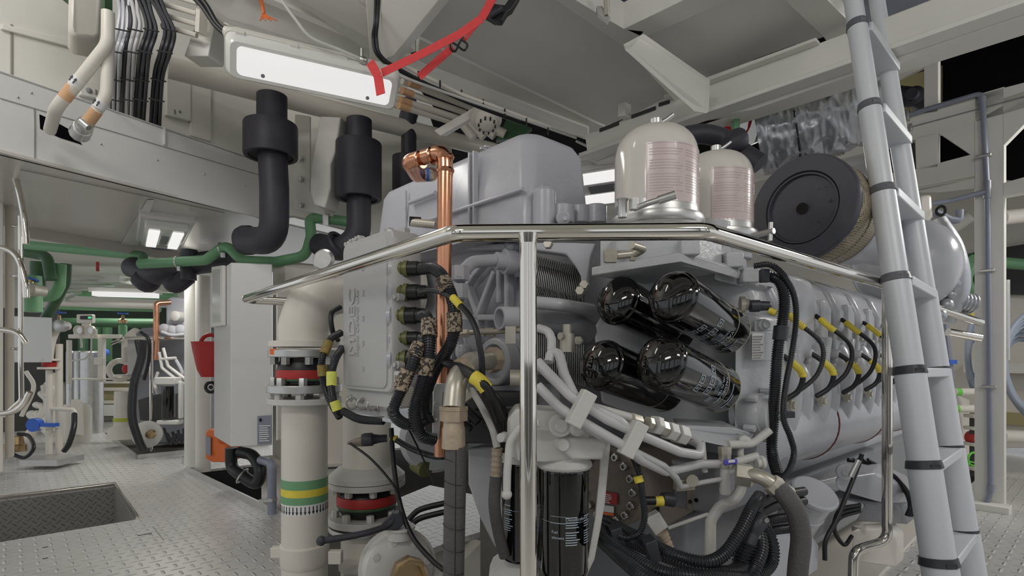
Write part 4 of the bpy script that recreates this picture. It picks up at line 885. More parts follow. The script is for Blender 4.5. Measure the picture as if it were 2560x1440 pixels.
# loose plug and thin cables by the white pipe
lp_ = thing('loose_plug', 'loose round black plug with metal tip and yellow collar in front of the white pipes', 'plug', P(900, 1105, 1.9))
M().lathe(P(868, 1108, 1.9), V((1, .1, .1)), [(0, .004), (.03, .014), (.055, .018)], 18).build('plug_tip', pump, lp_)
M().lathe(P(905, 1100, 1.9), V((1, .1, .06)), [(0, .02), (.01, .023), (.035, .023), (.04, .018), (.06, .014), (.085, .013)], 16).build('plug_body', blackp, lp_)
M().lathe(P(975, 1096, 1.9), V((1, .0, -.12)), [(0, .0125), (.025, .0125)], 14).build('marker', yellow, lp_)
pipe('cable', rubber, [(988, 1098, 1.9), (1030, 1122, 1.86), (1080, 1140, 1.8), (1108, 1142, 1.75)], .010, None, 'black cable running right from the loose plug to the copper pipe', 'cable', sm=True)
pipe('cable', rubber, [(875, 1108, 1.88), (930, 1150, 1.86), (985, 1215, 1.84), (1000, 1260, 1.84)], .0042, None, 'very thin black cable falling right from the tip of the loose plug', 'cable', sm=True)
pipe('cable', rubber, [(978, 1070, 1.9), (984, 1160, 1.88), (1000, 1260, 1.84), (1030, 1340, 1.8), (1075, 1395, 1.75), (1110, 1425, 1.7)], .0085, None, 'long black cable passing behind the valve lever', 'cable', sm=True)
pipe('cable', rubber, [(1018, 1065, 1.7), (1050, 1130, 1.8), (1086, 1212, 1.8)], .003, None, 'hair-thin straight wire left of the copper pipe', 'cable', sm=True)
for k, (y0, y1) in enumerate(((1298, 1258), (1318, 1280))): pipe('cable', rubber, [(1022, y0, 2.1), (1050, y1+16, 2.1), (1110, y1, 2.1), (1135, y1-4, 2.1)], .011, None, ('upper' if k == 0 else 'lower')+' of two curved black cables above the chequered step', 'cable', sm=True)
# small drain hose right of the drain hose
sh = thing('thin_hose', 'thin grey hose with spiral scuffed ferrule between the drain hose and the fuel filters', 'hose', P(1240, 1400, 1.45))
M().tube([P(1240, 1190, 1.42), P(1236, 1260, 1.42), P(1246, 1330, 1.44), P(1262, 1390, 1.46)], .0155, sm=True, n=18).build('hose_body', hosegrey, sh)
M().tube([P(1243, 1120, 1.42), P(1240, 1194, 1.42)], .0150, corr=(.014, .14), n=18).build('ferrule', rustn, sh, 'rusty ribbed ferrule')
M().tube([P(1178, 975, 1.55), P(1200, 1010, 1.5), P(1230, 1070, 1.44), P(1243, 1120, 1.42)], .0095, n=14, sm=True).build('metal_tube', castw, sh)
M().lathe(P(1168, 985, 1.55), V((.8, -.3, .6)), [(-.02, .02), (.015, .02), (.017, .014)], 6).build('union_nut', nickel, sh)
# blocks behind: dark machinery between the pipes and the sump
gm = thing('flywheel_housing', 'pale grey bell shaped housing low behind the drain hose', 'housing', E(-.1, 1.0, .1))
M().prism([P(1168, 1120, 1.9), P(1262, 1112, 1.9), P(1262, 1380, 1.9), P(1235, 1370, 1.9), P(1200, 1300, 1.9), P(1168, 1210, 1.9)], V((.1, .2, 0))).build('side_plate', egrey2, gm, bev=.01)
M().lathe(P(1085, 1095, 2.1), V((.2, -.9, -.1)), [(0, .13), (.02, .13), (.05, .11), (.05, .06)], 40).build('round_cover', egrey2, gm)
M().cyl(P(1040, 1160, 2.1), P(1065, 1175, 2.05), .03, 18).build('olive_fitting', olive, gm)
G(M().prism([P(1060, 985, 1.85), P(1300, 985, 1.75), P(1300, 1110, 1.75), P(1060, 1110, 1.85)], V((.1, .2, 0))), 'front_damper', dark, .01)
m = M()
for k in range(9): m.cyl(P(1120+k*18, 1010+(k*37) % 70, 1.72), P(1160+k*18, 1020+(k*53) % 70, 1.70), .008+.003*(k % 3), 10)
G(m, 'front_bracket', rubber, 0)
# ================================================================ WHITE COOLING PIPES
wp = thing('cooling_water_pipe', 'wide white vertical pipe with green and yellow band left of the control unit', 'pipe', P(762, 1600, 2.15))
rp = .0855; pw = P(762, 1440, 2.15); X0, Y0 = pw.x, pw.y
def zz(y, d=2.15): return P(0, y, d).z
def ax_(z): return V((X0, Y0, z))
M().lathe(ax_(.02), UP, [(0, rp), (zz(1010)-.02, rp)], 48).build('pipe_body', white2, wp, ang=30)
M().lathe(ax_(zz(1412)), UP, [(0, rp), (.004, rp*1.03), (.02, rp*1.06), (.075, rp*1.08), (.085, rp*1.08), (.09, rp*1.01)], 48).cbox(ax_(zz(1385))+V((.13, -.03, 0)), V((.05, 0, 0)), V((0, .03, 0)), UP*.05).cbox(ax_(zz(1375))+V((-.1, -.02, 0)), V((.04, 0, 0)), V((0, .03, 0)), UP*.04).build('pipe_coupling', white2, wp, bev=.003)
for y0, y1, mt, nm in ((1214, 1192, greenb, 'green_band'), (1232, 1214, yellow, 'yellow_band'), (1250, 1232, greenb, 'green_band')):
    M().lathe(ax_(zz(y0)), UP, [(0, rp+.0004), (0, rp+.0012), (zz(y1)-zz(y0), rp+.0012), (zz(y1)-zz(y0), rp+.0004)], 48).build(nm, mt if mt is not greenb else green, wp, nm.split('_')[0]+' colour band')
M().lathe(ax_(zz(1276)), UP, [(0, rp+.0002), (0, rp+.0008), (zz(1250)-zz(1276), rp+.0008), (zz(1250)-zz(1276), rp+.0002)], 48).build('arrow_band', whitel, wp)
m = M()
for k in range(20):
    t = -1.5+k*.17; d = V((math.sin(t), -math.cos(t), 0)); s_ = V((math.cos(t), math.sin(t), 0)); z1, z0 = zz(1254), zz(1266); p = ax_(0)+d*(rp+.0012)
    m.prism([p+UP*z1-s_*.0018, p+UP*z1+s_*.0018, p+UP*z0+s_*.0018, p+UP*z0+s_*.0048, p+UP*(zz(1274)), p+UP*z0-s_*.0048, p+UP*z0-s_*.0018], d*.0006)
m.build('flow_arrows', gloss, wp, 'row of small black arrows pointing down')
def flange(o, c, R, r, th, name='flange', mt=castw, nb=8, bolts_at=1, ph=.2, n=40):
    fo = M().lathe(c, UP, [(0, r), (0, R), (th, R), (th, r)], n).build(name, mt, o, bev=.003); m = M(); m.bolts(c+UP*(th if bolts_at > 0 else 0), UP*bolts_at, (R+r*1.12)/2, nb, .0165, .028, ph); m.v and m.build('bolt', mt, fo)
flange(wp, ax_(zz(1008)), rp*1.62, rp*.9, .022, nb=8)
flange(wp, ax_(zz(980)), rp*1.62, rp*.9, .03, mt=steelw, nb=8, ph=.3)
M().lathe(ax_(zz(958)), UP, [(0, rp*1.05), (.012, rp*1.05), (.02, rp*1.16), (.045, rp*1.2), (.07, rp*1.16), (.09, rp*1.05), (.1, rp*1.05)], 48).build('expansion_bellows', rubber, wp, 'black rubber expansion joint')
M().lathe(ax_(zz(946)), UP, [(0, rp*1.21), (.006, rp*1.225), (.028, rp*1.225), (.034, rp*1.2)], 48).build('red_band', red, wp, 'red stripe round the rubber joint')
M().lathe(ax_(zz(951)), UP, [(0, rp*1.18), (.006, rp*1.215), (.009, rp*1.21)], 48).build('green_band', greend, wp)
flange(wp, ax_(zz(893)), rp*1.56, rp*.9, .028, mt=steelw, nb=8, bolts_at=-1, ph=.3)
M().lathe(ax_(zz(868)), UP, [(0, rp*1.56), (.022, rp*1.56), (.026, rp*1.1)], 40).build('flange', white2, wp)
M().cbox(ax_(zz(880))+V((-.075, -.11, 0)), V((.025, 0, 0)), V((0, .004, 0)), UP*.022).build('orange_sticker', orangew, wp)
# swept elbow above
pts = [(0, zz(850)), (0, zz(800))]
m = M().tube([ax_(zz(856)), ax_(zz(815)), V((X0+.05, Y0+.02, zz(740))), V((X0+.17, Y0+.08, zz(715))), V((X0+.42, Y0+.2, zz(712)))], rp*1.12, sm=True, n=36)
m.build('elbow', white2, wp, ang=30)
M().lathe(P(811, 655, 2.1), V((0, 0, 1)), [(-.03, .02), (0, .03), (.012, .036), (.02, .036)], 24).lathe(P(812, 652, 2.07), V((-.15, -1, .1)), [(0, .04), (.012, .042), (.02, .034)], 28).build('end_cap', steelw, wp)
# second pipe with bellows
w2_ = thing('cooling_water_pipe', 'shorter white pipe with bolted flanges and red striped rubber joint beside the drain hose', 'pipe', P(918, 1600, 2.45))
pc2 = P(918, 1440, 2.45); r2_ = .098
def a2(y): return V((pc2.x, pc2.y, zz(y, 2.45)))
M().lathe(a2(1690), UP, [(0, r2_*1.15), (a2(1310).z-a2(1690).z, r2_*1.15)], 44).build('pipe_body', white2, w2_, ang=30)
flange(w2_, a2(1302), .166, .09, .03, nb=8, ph=.35, mt=castw); flange(w2_, a2(1318), .166, .09, .02, nb=0, mt=steelw)
M().lathe(a2(1284), UP, [(0, .10), (.012, .112), (.035, .125), (.07, .128), (.1, .118), (.12, .1)], 48).build('expansion_bellows', rubber, w2_, 'black rubber expansion joint')
M().lathe(a2(1255), UP, [(0, .1295), (.005, .131), (.034, .131), (.04, .128)], 48).build('red_band', red, w2_, 'red stripe round the rubber joint')
M().lathe(a2(1262), UP, [(0, .127), (.008, .1305), (.011, .129)], 48).build('green_band', greend, w2_)
flange(w2_, a2(1212), .166, .09, .025, nb=8, bolts_at=-1, ph=.35, mt=castw); M().lathe(a2(1196), UP, [(0, .166), (.02, .164), (.05, .13), (.06, .1)], 44).build('flange', castw, w2_)
M().lathe(a2(1176), UP, [(0, .105), (.16, .103), (.3, .105)], 44).build('pipe_neck', white2, w2_)
# lever valve in front
vl = thing('lever_valve', 'white valve body with a long black lever and bronze bushing at the bottom', 'valve', P(1000, 1440, 1.8))
vc = P(1000, 1425, 1.82); vx = V((.35, -.9, .12)).normalized()
M().lathe(vc-vx*.02, vx, [(-.07, .08), (-.06, .125), (-.02, .13), (-.018, .12), (0, .118), (.02, .11), (.028, .09), (.034, .055)], 48).bolts(vc+vx*.0, vx, .092, 8, .014, .012, .2).build('valve_body', castw, vl)
M().lathe(P(1023, 1437, 1.75), vx, [(-.02, .058), (.02, .058), (.022, .05), (.028, .05), (.028, .04), (.0, .038)], 8).build('bushing', brass, vl, 'hexagonal bronze bushing')
M().cyl(P(1000, 1345, 1.84), P(1000, 1318, 1.84), .042, 24).lathe(P(1000, 1318, 1.84), UP, [(-.004, .05), (.004, .05)], 24).build('valve_neck', castw, vl)
lv = M().tube([P(805, 1352, 1.70), P(900, 1336, 1.74), P(960, 1318, 1.78), P(985, 1300, 1.80)], .0105, n=16, sm=True); lv.ball(P(803, 1352, 1.70), .0155)
lv.prism([P(952, 1312, 1.78), P(978, 1286, 1.79), P(1003, 1284, 1.80), P(1010, 1310, 1.80), P(995, 1324, 1.79), P(955, 1328, 1.77)], V((.0, .05, 0)))
lv.build('lever', blackp, vl, bev=.004)
# third white flange low right
M().lathe(P(890, 1420, 2.3), UP, [(-.2, .05), (0, .05), (.0, .07), (.02, .07)], 24).build('drain_cock', white2, None, 'small white stub standing between the two cooling pipes', 'fitting')
# ================================================================ HYDRAULIC PIPES in front of the filters
def hp(pts, r, label, mt=pipew, group='white hydraulic pipes below the oil filters', fr=.04, name='hydraulic_pipe', **k): return pipe(name, mt, pts, r, None, label, 'pipe', group, fr=fr, n=16, **k)
hp([(1345, 905, 1.30), (1378, 940, 1.27), (1425, 990, 1.24), (1520, 1050, 1.25), (1595, 1085, 1.28), (1700, 1130, 1.34), (1750, 1138, 1.38), (1752, 1112, 1.42), (1715, 1095, 1.46)], .0115, 'longest white pipe running through both clamps and curling back under the oil filters')
hp([(1345, 965, 1.28), (1400, 1020, 1.25), (1430, 1040, 1.24), (1560, 1115, 1.26), (1600, 1148, 1.30), (1665, 1180, 1.36), (1750, 1160, 1.42), (1796, 1160, 1.46)], .0115, 'white pipe lowest through both clamps')
hp([(1345, 820, 1.40), (1372, 828, 1.38), (1380, 852, 1.36), (1378, 880, 1.34)], .011, 'short white hooked pipe just right of the rail post')
hp([(1372, 905, 1.33), (1378, 880, 1.34), (1398, 884, 1.33), (1410, 935, 1.29), (1440, 1000, 1.25), (1545, 1050, 1.26), (1590, 1090, 1.28)], .012, 'white pipe arching beside the bleed fitting')
hp([(1430, 1040, 1.26), (1500, 1090, 1.26), (1580, 1125, 1.28), (1660, 1165, 1.34), (1690, 1195, 1.38), (1700, 1215, 1.40)], .0085, 'thin white pipe ending at the small steel block')
hp([(1345, 915, 1.33), (1400, 970, 1.28), (1450, 1015, 1.26)], .0085, 'thin straight white pipe entering the upper clamp from the left')
hp([(1700, 1218, 1.42), (1760, 1205, 1.44), (1815, 1196, 1.46)], .0065, 'thin horizontal white pipe right of the small steel block')
hp([(1775, 1400, 1.50), (1776, 1300, 1.50), (1800, 1265, 1.50), (1835, 1250, 1.50), (1853, 1225, 1.52), (1850, 1180, 1.52), (1838, 1165, 1.52)], .015, 'wide grey pipe bending up and back under the ball valve', castw, None)
hp([(1670, 1320, 1.5), (1770, 1285, 1.5)], .005, 'thin rod like pipe sloping up to the wide bent pipe', castw, None)
hp([(1880, 1110, 1.5), (1855, 1090, 1.5), (1850, 1130, 1.5), (1853, 1160, 1.5)], .009, 'short grey pipe behind the ball valve', castw, None)
hp([(1925, 1075, 1.5), (1880, 1110, 1.5), (1820, 1112, 1.48)], .011, 'curved white pipe under the filter flange', castw, None)
def clampb(c, x, label):
    t = thing('pipe_clamp', label, 'clamp', c, 'pipe clamps on the white hydraulic pipes'); c = Q(c); x = x.normalized(); y = V((.45, .1, .88)); y = (y-x*y.dot(x)).normalized(); z = x.cross(y)
    M().cbox(c, x*.034, y*.084, z*.028).build('clamp_body', castw, t, bev=.003)
    M().hexn(c-z*.016+y*.0, -z, .010, .010).hexn(c-z*.016+y*.035, -z, .008, .006).build('bolt', nickel, t)
hx = P(1600, 1110, 1.28)-P(1430, 1015, 1.24)
clampb((1452, 1022, 1.225), hx, 'upper white clamp holding the bundle of hydraulic pipes'); clampb((1582, 1098, 1.26), hx, 'lower white clamp holding the bundle of hydraulic pipes')
hf = thing('hydraulic_fitting', 'row of pale hexagonal couplings under the lowest oil filter', 'fitting', P(1650, 1110, 1.36))
fd = (P(1740, 1100, 1.44)-P(1590, 1052, 1.32)).normalized()
M().tube([P(1455, 1010, 1.32), P(1580, 1045, 1.32)], .011).build('feed_pipe', castw, hf)
for (x, y, d, r, h) in ((1588, 1050, 1.32, .016, .03), (1622, 1058, 1.33, .0165, .014), (1640, 1063, 1.345, .024, .018), (1655, 1070, 1.355, .02, .02), (1675, 1078, 1.37, .024, .026), (1700, 1086, 1.39, .026, .03)):
    M().lathe(P(x, y, d), fd, [(-h/2, r), (h/2, r)], 6).build('coupling', nickel if r < .024 else castw, hf, bev=.001)
bv = thing('ball_valve', 'small brass ball valve with violet blue handle under the filter flange', 'valve', P(1812, 1240, 1.46))
M().lathe(P(1812, 1235, 1.46), UP, [(0, .013), (.012, .0145), (.02, .013), (.03, .0145), (.04, .013), (.09, .014)], 20).build('hose_tail', castw, bv)
M().lathe(P(1812, 1168, 1.46), UP, [(0, .018), (.012, .018), (.014, .016), (.035, .017), (.037, .018), (.055, .018)], 8).build('valve_body', nickel, bv)
hb = M().cbox(P(1826, 1155, 1.43), V((.034, -.004, .004)), V((0, .008, 0)), UP*.014).build('handle', purple, bv, 'violet blue grip', bev=.003)
M().cbox(P(1829, 1153, 1.424), V((.016, -.002, .002)), V((0, .002, 0)), UP*.007).build('handle_mark', whitel, hb)
m = M().cyl(P(1840, 1155, 1.46), P(1895, 1140, 1.46), .011, 16); m.lathe(P(1890, 1158, 1.45), V((1, .1, .1)), [(0, .014), (.01, .014), (.012, .018), (.02, .018), (.02, .012), (.01, .011)], 20); m.cyl(P(1820, 1180, 1.48), P(1870, 1160, 1.48), .010, 14)
m.build('side_port', castw, bv)
pipe('pipe_spacer', castw, [(1755, 1100, 1.45), (1762, 1180, 1.45)], .008, None, 'narrow upright white spacer plate left of the ball valve', 'bracket')
sb = thing('steel_block', 'small machined steel block where thin pipes meet above the pump', 'block', P(1705, 1225, 1.44))
M().cbox(P(1710, 1210, 1.45), V((.05, .0, .005)), V((0, .03, 0)), UP*.03).build('block', nickel, sb, bev=.003); M().lathe(P(1728, 1200, 1.43), V((0, -1, 0)), [(0, .016), (.01, .016)], 16).build('plug', nickel, sb)
qb = thing('square_coupling', 'pale square coupling with ribbed brass tail above the lowest cables', 'fitting', P(1645, 1350, 1.40))
M().prism([P(1612, 1300, 1.42), P(1648, 1280, 1.42), P(1672, 1318, 1.42), P(1640, 1342, 1.42)], V((.0, .035, 0))).build('body', castw, qb, bev=.004)
M().lathe(P(1655, 1332, 1.42), P(1678, 1370, 1.42)-P(1655, 1332, 1.42), [(0, .015), (.01, .015), (.012, .012), (.02, .013), (.022, .010), (.034, .011), (.036, .008), (.045, .008)], 14).build('ribbed_tail', rustn, qb)
# big grey hose lower right with pale coupling
gh = thing('coolant_hose', 'thick grey hose with pale steel coupling arching down at the lower right', 'hose', P(1995, 1600, 1.45))
M().tube([P(1945, 1218, 1.36), P(1985, 1270, 1.34), P(2002, 1340, 1.34), P(1995, 1420, 1.34), P(1985, 1560, 1.36)], .0235, sm=True, n=24).build('hose_body', hosegrey, gh)
M().tube([P(1850, 1185, 1.42), P(1900, 1192, 1.38), P(1945, 1218, 1.36)], .0185, n=20, sm=True).build('elbow', nickel, gh)
M().lathe(P(1862, 1188, 1.41), V((1, -.3, -.1)), [(-.022, .03), (.014, .03), (.02, .024)], 6).lathe(P(1925, 1206, 1.365), V((1, -.1, -.8)), [(0, .024), (.018, .026), (.024, .024), (.055, .025)], 8).build('union_nut', nickel, gh)
# ---- corrugated wiring looms low on the right: one thing each
grp = 'black corrugated looms low in front of the engine'
def loom(pts, r, label, pitch=.0068): return cable(pts, r, label, corrm, (pitch, .17), 'corrugated_loom', grp, cat='hose')
loom([(1498, 1325, 1.42), (1560, 1380, 1.32), (1640, 1425, 1.24), (1720, 1440, 1.22), (1800, 1442, 1.24), (1880, 1440, 1.28), (1925, 1410, 1.32), (1930, 1360, 1.34), (1905, 1310, 1.36), (1880, 1290, 1.38)], .0165, 'corrugated loom sweeping widest to the right and curling up')
loom([(1500, 1345, 1.42), (1560, 1400, 1.30), (1620, 1445, 1.22), (1700, 1470, 1.2)], .0185, 'thick corrugated loom leaving at the bottom edge left of centre')
loom([(1505, 1300, 1.48), (1600, 1345, 1.36), (1680, 1385, 1.28), (1760, 1405, 1.25), (1810, 1385, 1.26), (1850, 1330, 1.28), (1880, 1270, 1.31), (1900, 1240, 1.35)], .0155, 'corrugated loom rising steeply to the grey hose elbow')
loom([(1510, 1312, 1.46), (1590, 1362, 1.35), (1680, 1400, 1.28), (1760, 1425, 1.25), (1850, 1425, 1.27), (1890, 1400, 1.3), (1900, 1350, 1.33)], .0135, 'corrugated loom in the middle of the bundle at the black clips')
loom([(1600, 1362, 1.40), (1700, 1405, 1.30), (1800, 1430, 1.28), (1865, 1400, 1.30), (1880, 1350, 1.34)], .012, 'narrow corrugated loom behind the bundle')
loom([(1855, 1440, 1.30), (1858, 1400, 1.30), (1872, 1355, 1.30)], .0245, 'fattest corrugated loom ending at the Y shaped splitter', .008)
loom([(1870, 1445, 1.27), (1890, 1415, 1.27), (1905, 1370, 1.29), (1900, 1330, 1.31)], .0155, 'corrugated loom directly right of the fattest loom')
ysp = thing('cable_splitter', 'shiny black Y shaped splitter joining the fattest loom', 'splitter', P(1880, 1345, 1.32))
M().tube([P(1872, 1362, 1.30), P(1882, 1330, 1.31), P(1884, 1290, 1.33), P(1890, 1262, 1.35)], .018, n=18, sm=True).tube([P(1880, 1340, 1.31), P(1892, 1312, 1.31), P(1905, 1295, 1.32)], .020, n=18, sm=True).build('y_body', blackp, ysp)
m = M(); [m.lathe(P(x, y, 1.295), V((0, -1, 0)), [(0, .006), (.004, .006), (.004, .003)], 12) for x, y in ((1868, 1312), (1896, 1342), (1915, 1300))]; m.build('screw', steel, ysp)
for k, (y0, y1) in enumerate(((1262, 1228), (1285, 1252), (1312, 1290), (1340, 1318))):
    cable([(1895, y0, 1.42), (1940, (y0+y1)/2-4, 1.45), (2010, y1, 1.5)], .0125, ('top', 'second', 'third', 'lowest')[k]+' of four rubber ended looms entering from behind the grey hose', rubber if k < 2 else corrm, None if k < 2 else (.0066, .17), 'rubber_boot', 'stack of four looms behind the grey hose', cat='hose')
M().cbox(P(1970, 1036, 1.5), V((.03, 0, 0)), V((0, .02, 0)), UP*.018).build('cable_clip', blackp, None, 'flat black clip across the slim snaking cable beside the thermostat cap', 'clip', bev=.002)
t_ = cable([(1572, 1125, 1.40), (1590, 1160, 1.38), (1600, 1190, 1.36), (1606, 1240, 1.35), (1612, 1290, 1.35), (1600, 1330, 1.35), (1570, 1345, 1.36), (1545, 1340, 1.36)], .0085, 'slim corrugated cable with yellow collar hanging in front of the pump', corrm, (.006, .18), 'sensor_cable')
sleeve(t_, [(1594, 1190, 1.358), (1599, 1206, 1.355)], .0105, yellow, 'yellow collar')
sn = thing('pump_sensor', 'black ribbed plug with yellow collar sticking out of the brown pump', 'sensor', P(1650, 1262, 1.42))
M().lathe(P(1608, 1252, 1.37), V((1, .05, 0)), [(0, .011), (.03, .011)], 12).build('boot', rubber, sn); M().lathe(P(1636, 1254, 1.40), V((1, .1, .05)), [(0, .012), (.022, .013)], 14).build('collar', yellow, sn); M().lathe(P(1655, 1246, 1.42), V((1, .2, -.2)), [(0, .016), (.01, .018), (.032, .018), (.038, .012)], 12).build('plug_body', blackp, sn)
for x, y, s_ in ((1542, 1340, 1), (1628, 1372, 1), (1770, 1432, 1)):
    M().cbox(P(x, y, 1.30 if x > 1550 else 1.38), V((.026, 0, .01)), V((0, .05, 0)), UP*.05+V((-.014, 0, 0))).build('loom_clip', blackp, None, {1542: 'small black clip by the slim cable with the yellow collar', 1628: 'black bracket clip across the middle of the loom bundle', 1770: 'black clip on the loom bundle near the bottom edge'}[x], 'clip', 'black clips on the looms', bev=.003)
# ---- looms running down the end of the cylinder bank
cable([(1885, 665, 1.52), (1925, 662, 1.5), (1960, 690, 1.5), (1985, 740, 1.52), (1990, 800, 1.54), (1980, 880, 1.54), (1965, 960, 1.52), (1958, 1040, 1.50), (1975, 1090, 1.5), (1985, 1130, 1.5), (1975, 1170, 1.48), (1950, 1205, 1.46)], .0085, 'slim corrugated cable snaking down right of the oil filters', corrm, (.006, .17))
c = cable([(1915, 690, 1.54), (1945, 700, 1.52), (1960, 740, 1.52), (1957, 800, 1.53), (1945, 870, 1.53), (1938, 960, 1.53), (1932, 1060, 1.55), (1930, 1130, 1.55), (1945, 1190, 1.5)], .0155, 'thick corrugated cable beside the oil filter flange', corrm, (.0066, .17))
sleeve(c, [(1953, 815, 1.528), (1949, 850, 1.53)], .0175, blackp, None, 'cable_joint')
M().cbox(P(1911, 690, 1.52), V((.024, 0, 0)), V((0, .02, 0)), UP*.036).build('cable_clip', blackp, None, 'square black clip on the canister bracket', 'clip', bev=.003)
sx = thing('oil_sensor', 'black ribbed connector with yellow collar above the type plate', 'sensor', P(1885, 770, 1.55))
M().lathe(P(1850, 762, 1.58), V((1, -.2, 0)), [(0, .024), (.012, .024), (.014, .016), (.026, .016)], 16).build('sensor_base', nickel, sx); M().lathe(P(1876, 765, 1.55), V((1, -.1, 0)), [(0, .017), (.024, .017), (.026, .014), (.05, .013), (.055, .008)], 16).build('plug_body', blackp, sx); M().cyl(P(1922, 776, 1.54), P(1940, 783, 1.53), .009, 12).build('collar', yellow, sx)
# injector leads: one upper and one lower per cylinder, with yellow sleeves
for i in range(6):
    a = .60+.27*i; e1 = [E(a+.06, -.02, 1.10), E(a+.03, -.07, 1.06), E(a+.06, -.13, .99), E(a+.05, -.12, .90), E(a+.0, -.06, .83), E(a-.02, -.05, .82)]
    th = thing('injector_lead', ['nearest', 'second', 'third', 'fourth', 'fifth', 'farthest'][i]+' black injector lead with yellow sleeve, upper row of the cylinder bank', 'cable', e1[-1], 'upper row of injector leads')
    M().tube(e1, .0075, sm=True, n=12, corr=(.006, .12) if i == 0 else None).build('lead', corrm if i == 0 else rubber, th)
    M().tube(catseg(e1, .45, 1.3), .0108, n=12, fr=0, corr=(.008, .12)).build('yellow_sleeve', yellow, th, 'yellow sleeve')
    e2 = [E(a-.01, -.03, .965), E(a+.0, -.06, .94), E(a+.015, -.09, .90), E(a+.01, -.08, .85), E(a-.02, -.05, .82)]
    th = thing('injector_lead', ['nearest', 'second', 'third', 'fourth', 'fifth', 'farthest'][i]+' black injector lead with yellow sleeve, lower row of the cylinder bank', 'cable', e2[-1], 'lower row of injector leads')
    M().tube(e2, .0085, sm=True, n=12).build('lead', rubber, th)
    M().tube(catseg(e2, 1.0, 2.2), .0120, n=12, fr=0, corr=(.008, .12)).build('yellow_sleeve', yellow, th, 'yellow sleeve')
# cables under the bank
pipe('dipstick_tube', rubber, [(2155, 1135, 1.9), (2140, 1180, 1.9), (2095, 1290, 1.85), (2065, 1350, 1.82), (2062, 1400, 1.82)], .0075, None, 'black sloping tube with a silver sleeve in front of the starter cover', 'tube', sm=True)
pipe('tube_sleeve', steelw, [(2147, 1150, 1.885), (2126, 1192, 1.885)], .009, None, 'silver sleeve at the top of the black sloping tube', 'sleeve')
for k in range(5): pipe('starter_cable', rubber, [(2120+k*12, 1150, 2.3), (2180+k*8, 1160+k*4, 2.3), (2240+k*4, 1195+k*5, 2.2), (2276, 1245+k*4, 2.15), (2280-k*3, 1290, 2.15)], .009, None, 'black starter cables looping behind the rail post', 'cable', 'starter cables', sm=True)
for k in range(3): pipe('ground_cable', rubber, [(2150, 1262+k*8, 2.0), (2100, 1275+k*10, 1.98), (2086, 1320+k*3, 1.98), (2110, 1362, 2.0), (2130, 1340, 2.02)], .007, None, 'thin black cables looped above the cream box', 'cable', 'looped cables above the cream box', sm=True)
cb = thing('cream_box', 'cream painted box with round cap on the white foundation', 'box', P(2175, 1400, 2.1))
M().prism([P(2130, 1326, 2.05), P(2215, 1320, 2.15), P(2240, 1345, 2.15), P(2240, 1420, 2.15), P(2130, 1405, 2.05)], EA*.12).build('box_body', white2, cb, bev=.008); M().lathe(P(2148, 1328, 2.1), UP, [(0, .025), (.02, .024)], 20).build('cap', white2, cb)
# ================================================================ BLACK INSULATED DUCTS
def duct(label, px, y0, y1, yb, cx, cy0, cy1, w, wc, d, tail):
    t = thing('insulated_duct', label, 'duct', P(px, yb, d), 'black insulated ducts')
    M().tube([P(px, y0, d), P(px, y1, d)], w/2*d/F, n=32, fr=0).build('upper_pipe', insul, t)
    a, b = P(cx, cy1, d), P(cx, cy0, d); H = b.z-a.z; R = wc/2*d/F; r = w/2*d/F
    M().lathe(a, UP, [(.03, r), (.012, R*.80), (0, R*.83), (0, R*.98), (.01, R), (H-.008, R), (H, R*.98), (H, r)], 44).build('collar', insul, t)
    M().tube([P(px, cy1-30, d)]+[Q(p) for p in tail], w*.96/2*d/F, fr=.14, n=32).build('lower_pipe', insul, t); return t
t = duct('thick black insulated duct with wide collar, leftmost, bending left above the cabinet', 680, 240, 320, 600, 677, 312, 392, 72, 128, 3.05, [P(686, 470, 3.05), P(686, 604, 3.05), P(615, 600, 3.2)])
M().lathe(P(612, 601, 3.22), V((-1, .2, 0)), [(-.04, .084), (.0, .086), (.03, .075)], 32).build('end_collar', insul, t)
t = duct('black insulated duct with tall collar behind the grey cover end', 898, 300, 360, 600, 897, 358, 498, 62, 112, 3.35, [P(897, 520, 3.35), P(897, 590, 3.35), P(855, 625, 3.35), P(800, 612, 3.5)])
M().torus(P(850, 612, 3.35), V((1, -.4, .6)), .08, .014, 32, 8).build('pipe_ring', insul, t)
duct('slim black insulated duct behind the copper pipe', 1022, 250, 400, 500, 1012, 392, 500, 38, 62, 3.7, [P(1012, 470, 3.7), P(1012, 540, 3.7)])
pipe('insulated_pipe', insul, [(1030, 262, 3.7), (1018, 300, 3.8)], .06, None, 'short piece of black insulation under the banded white pipes', 'pipe')
bp = thing('insulated_pipe', 'lumpy black foam pipe run hanging under the green pipe above the cabinet', 'pipe', P(450, 720, 3.9))
M().tube([P(590, 655, 3.7), P(520, 655, 3.8), P(450, 668, 3.9), P(390, 685, 3.95), P(330, 668, 4.1)], .075, sm=True, n=24).tube([P(470, 640, 3.8), P(472, 700, 3.8)], .05, n=20).tube([P(385, 660, 4.0), P(372, 705, 4.0), P(350, 690, 4.0)], .075, sm=True, n=20).tube([P(470, 690, 3.85), P(440, 712, 3.85), P(425, 700, 3.85)], .06, sm=True).build('foam', insul, bp)
M().cyl(P(472, 625, 3.78), P(472, 650, 3.78), .055, 24).build('foam_collar', insul, bp)
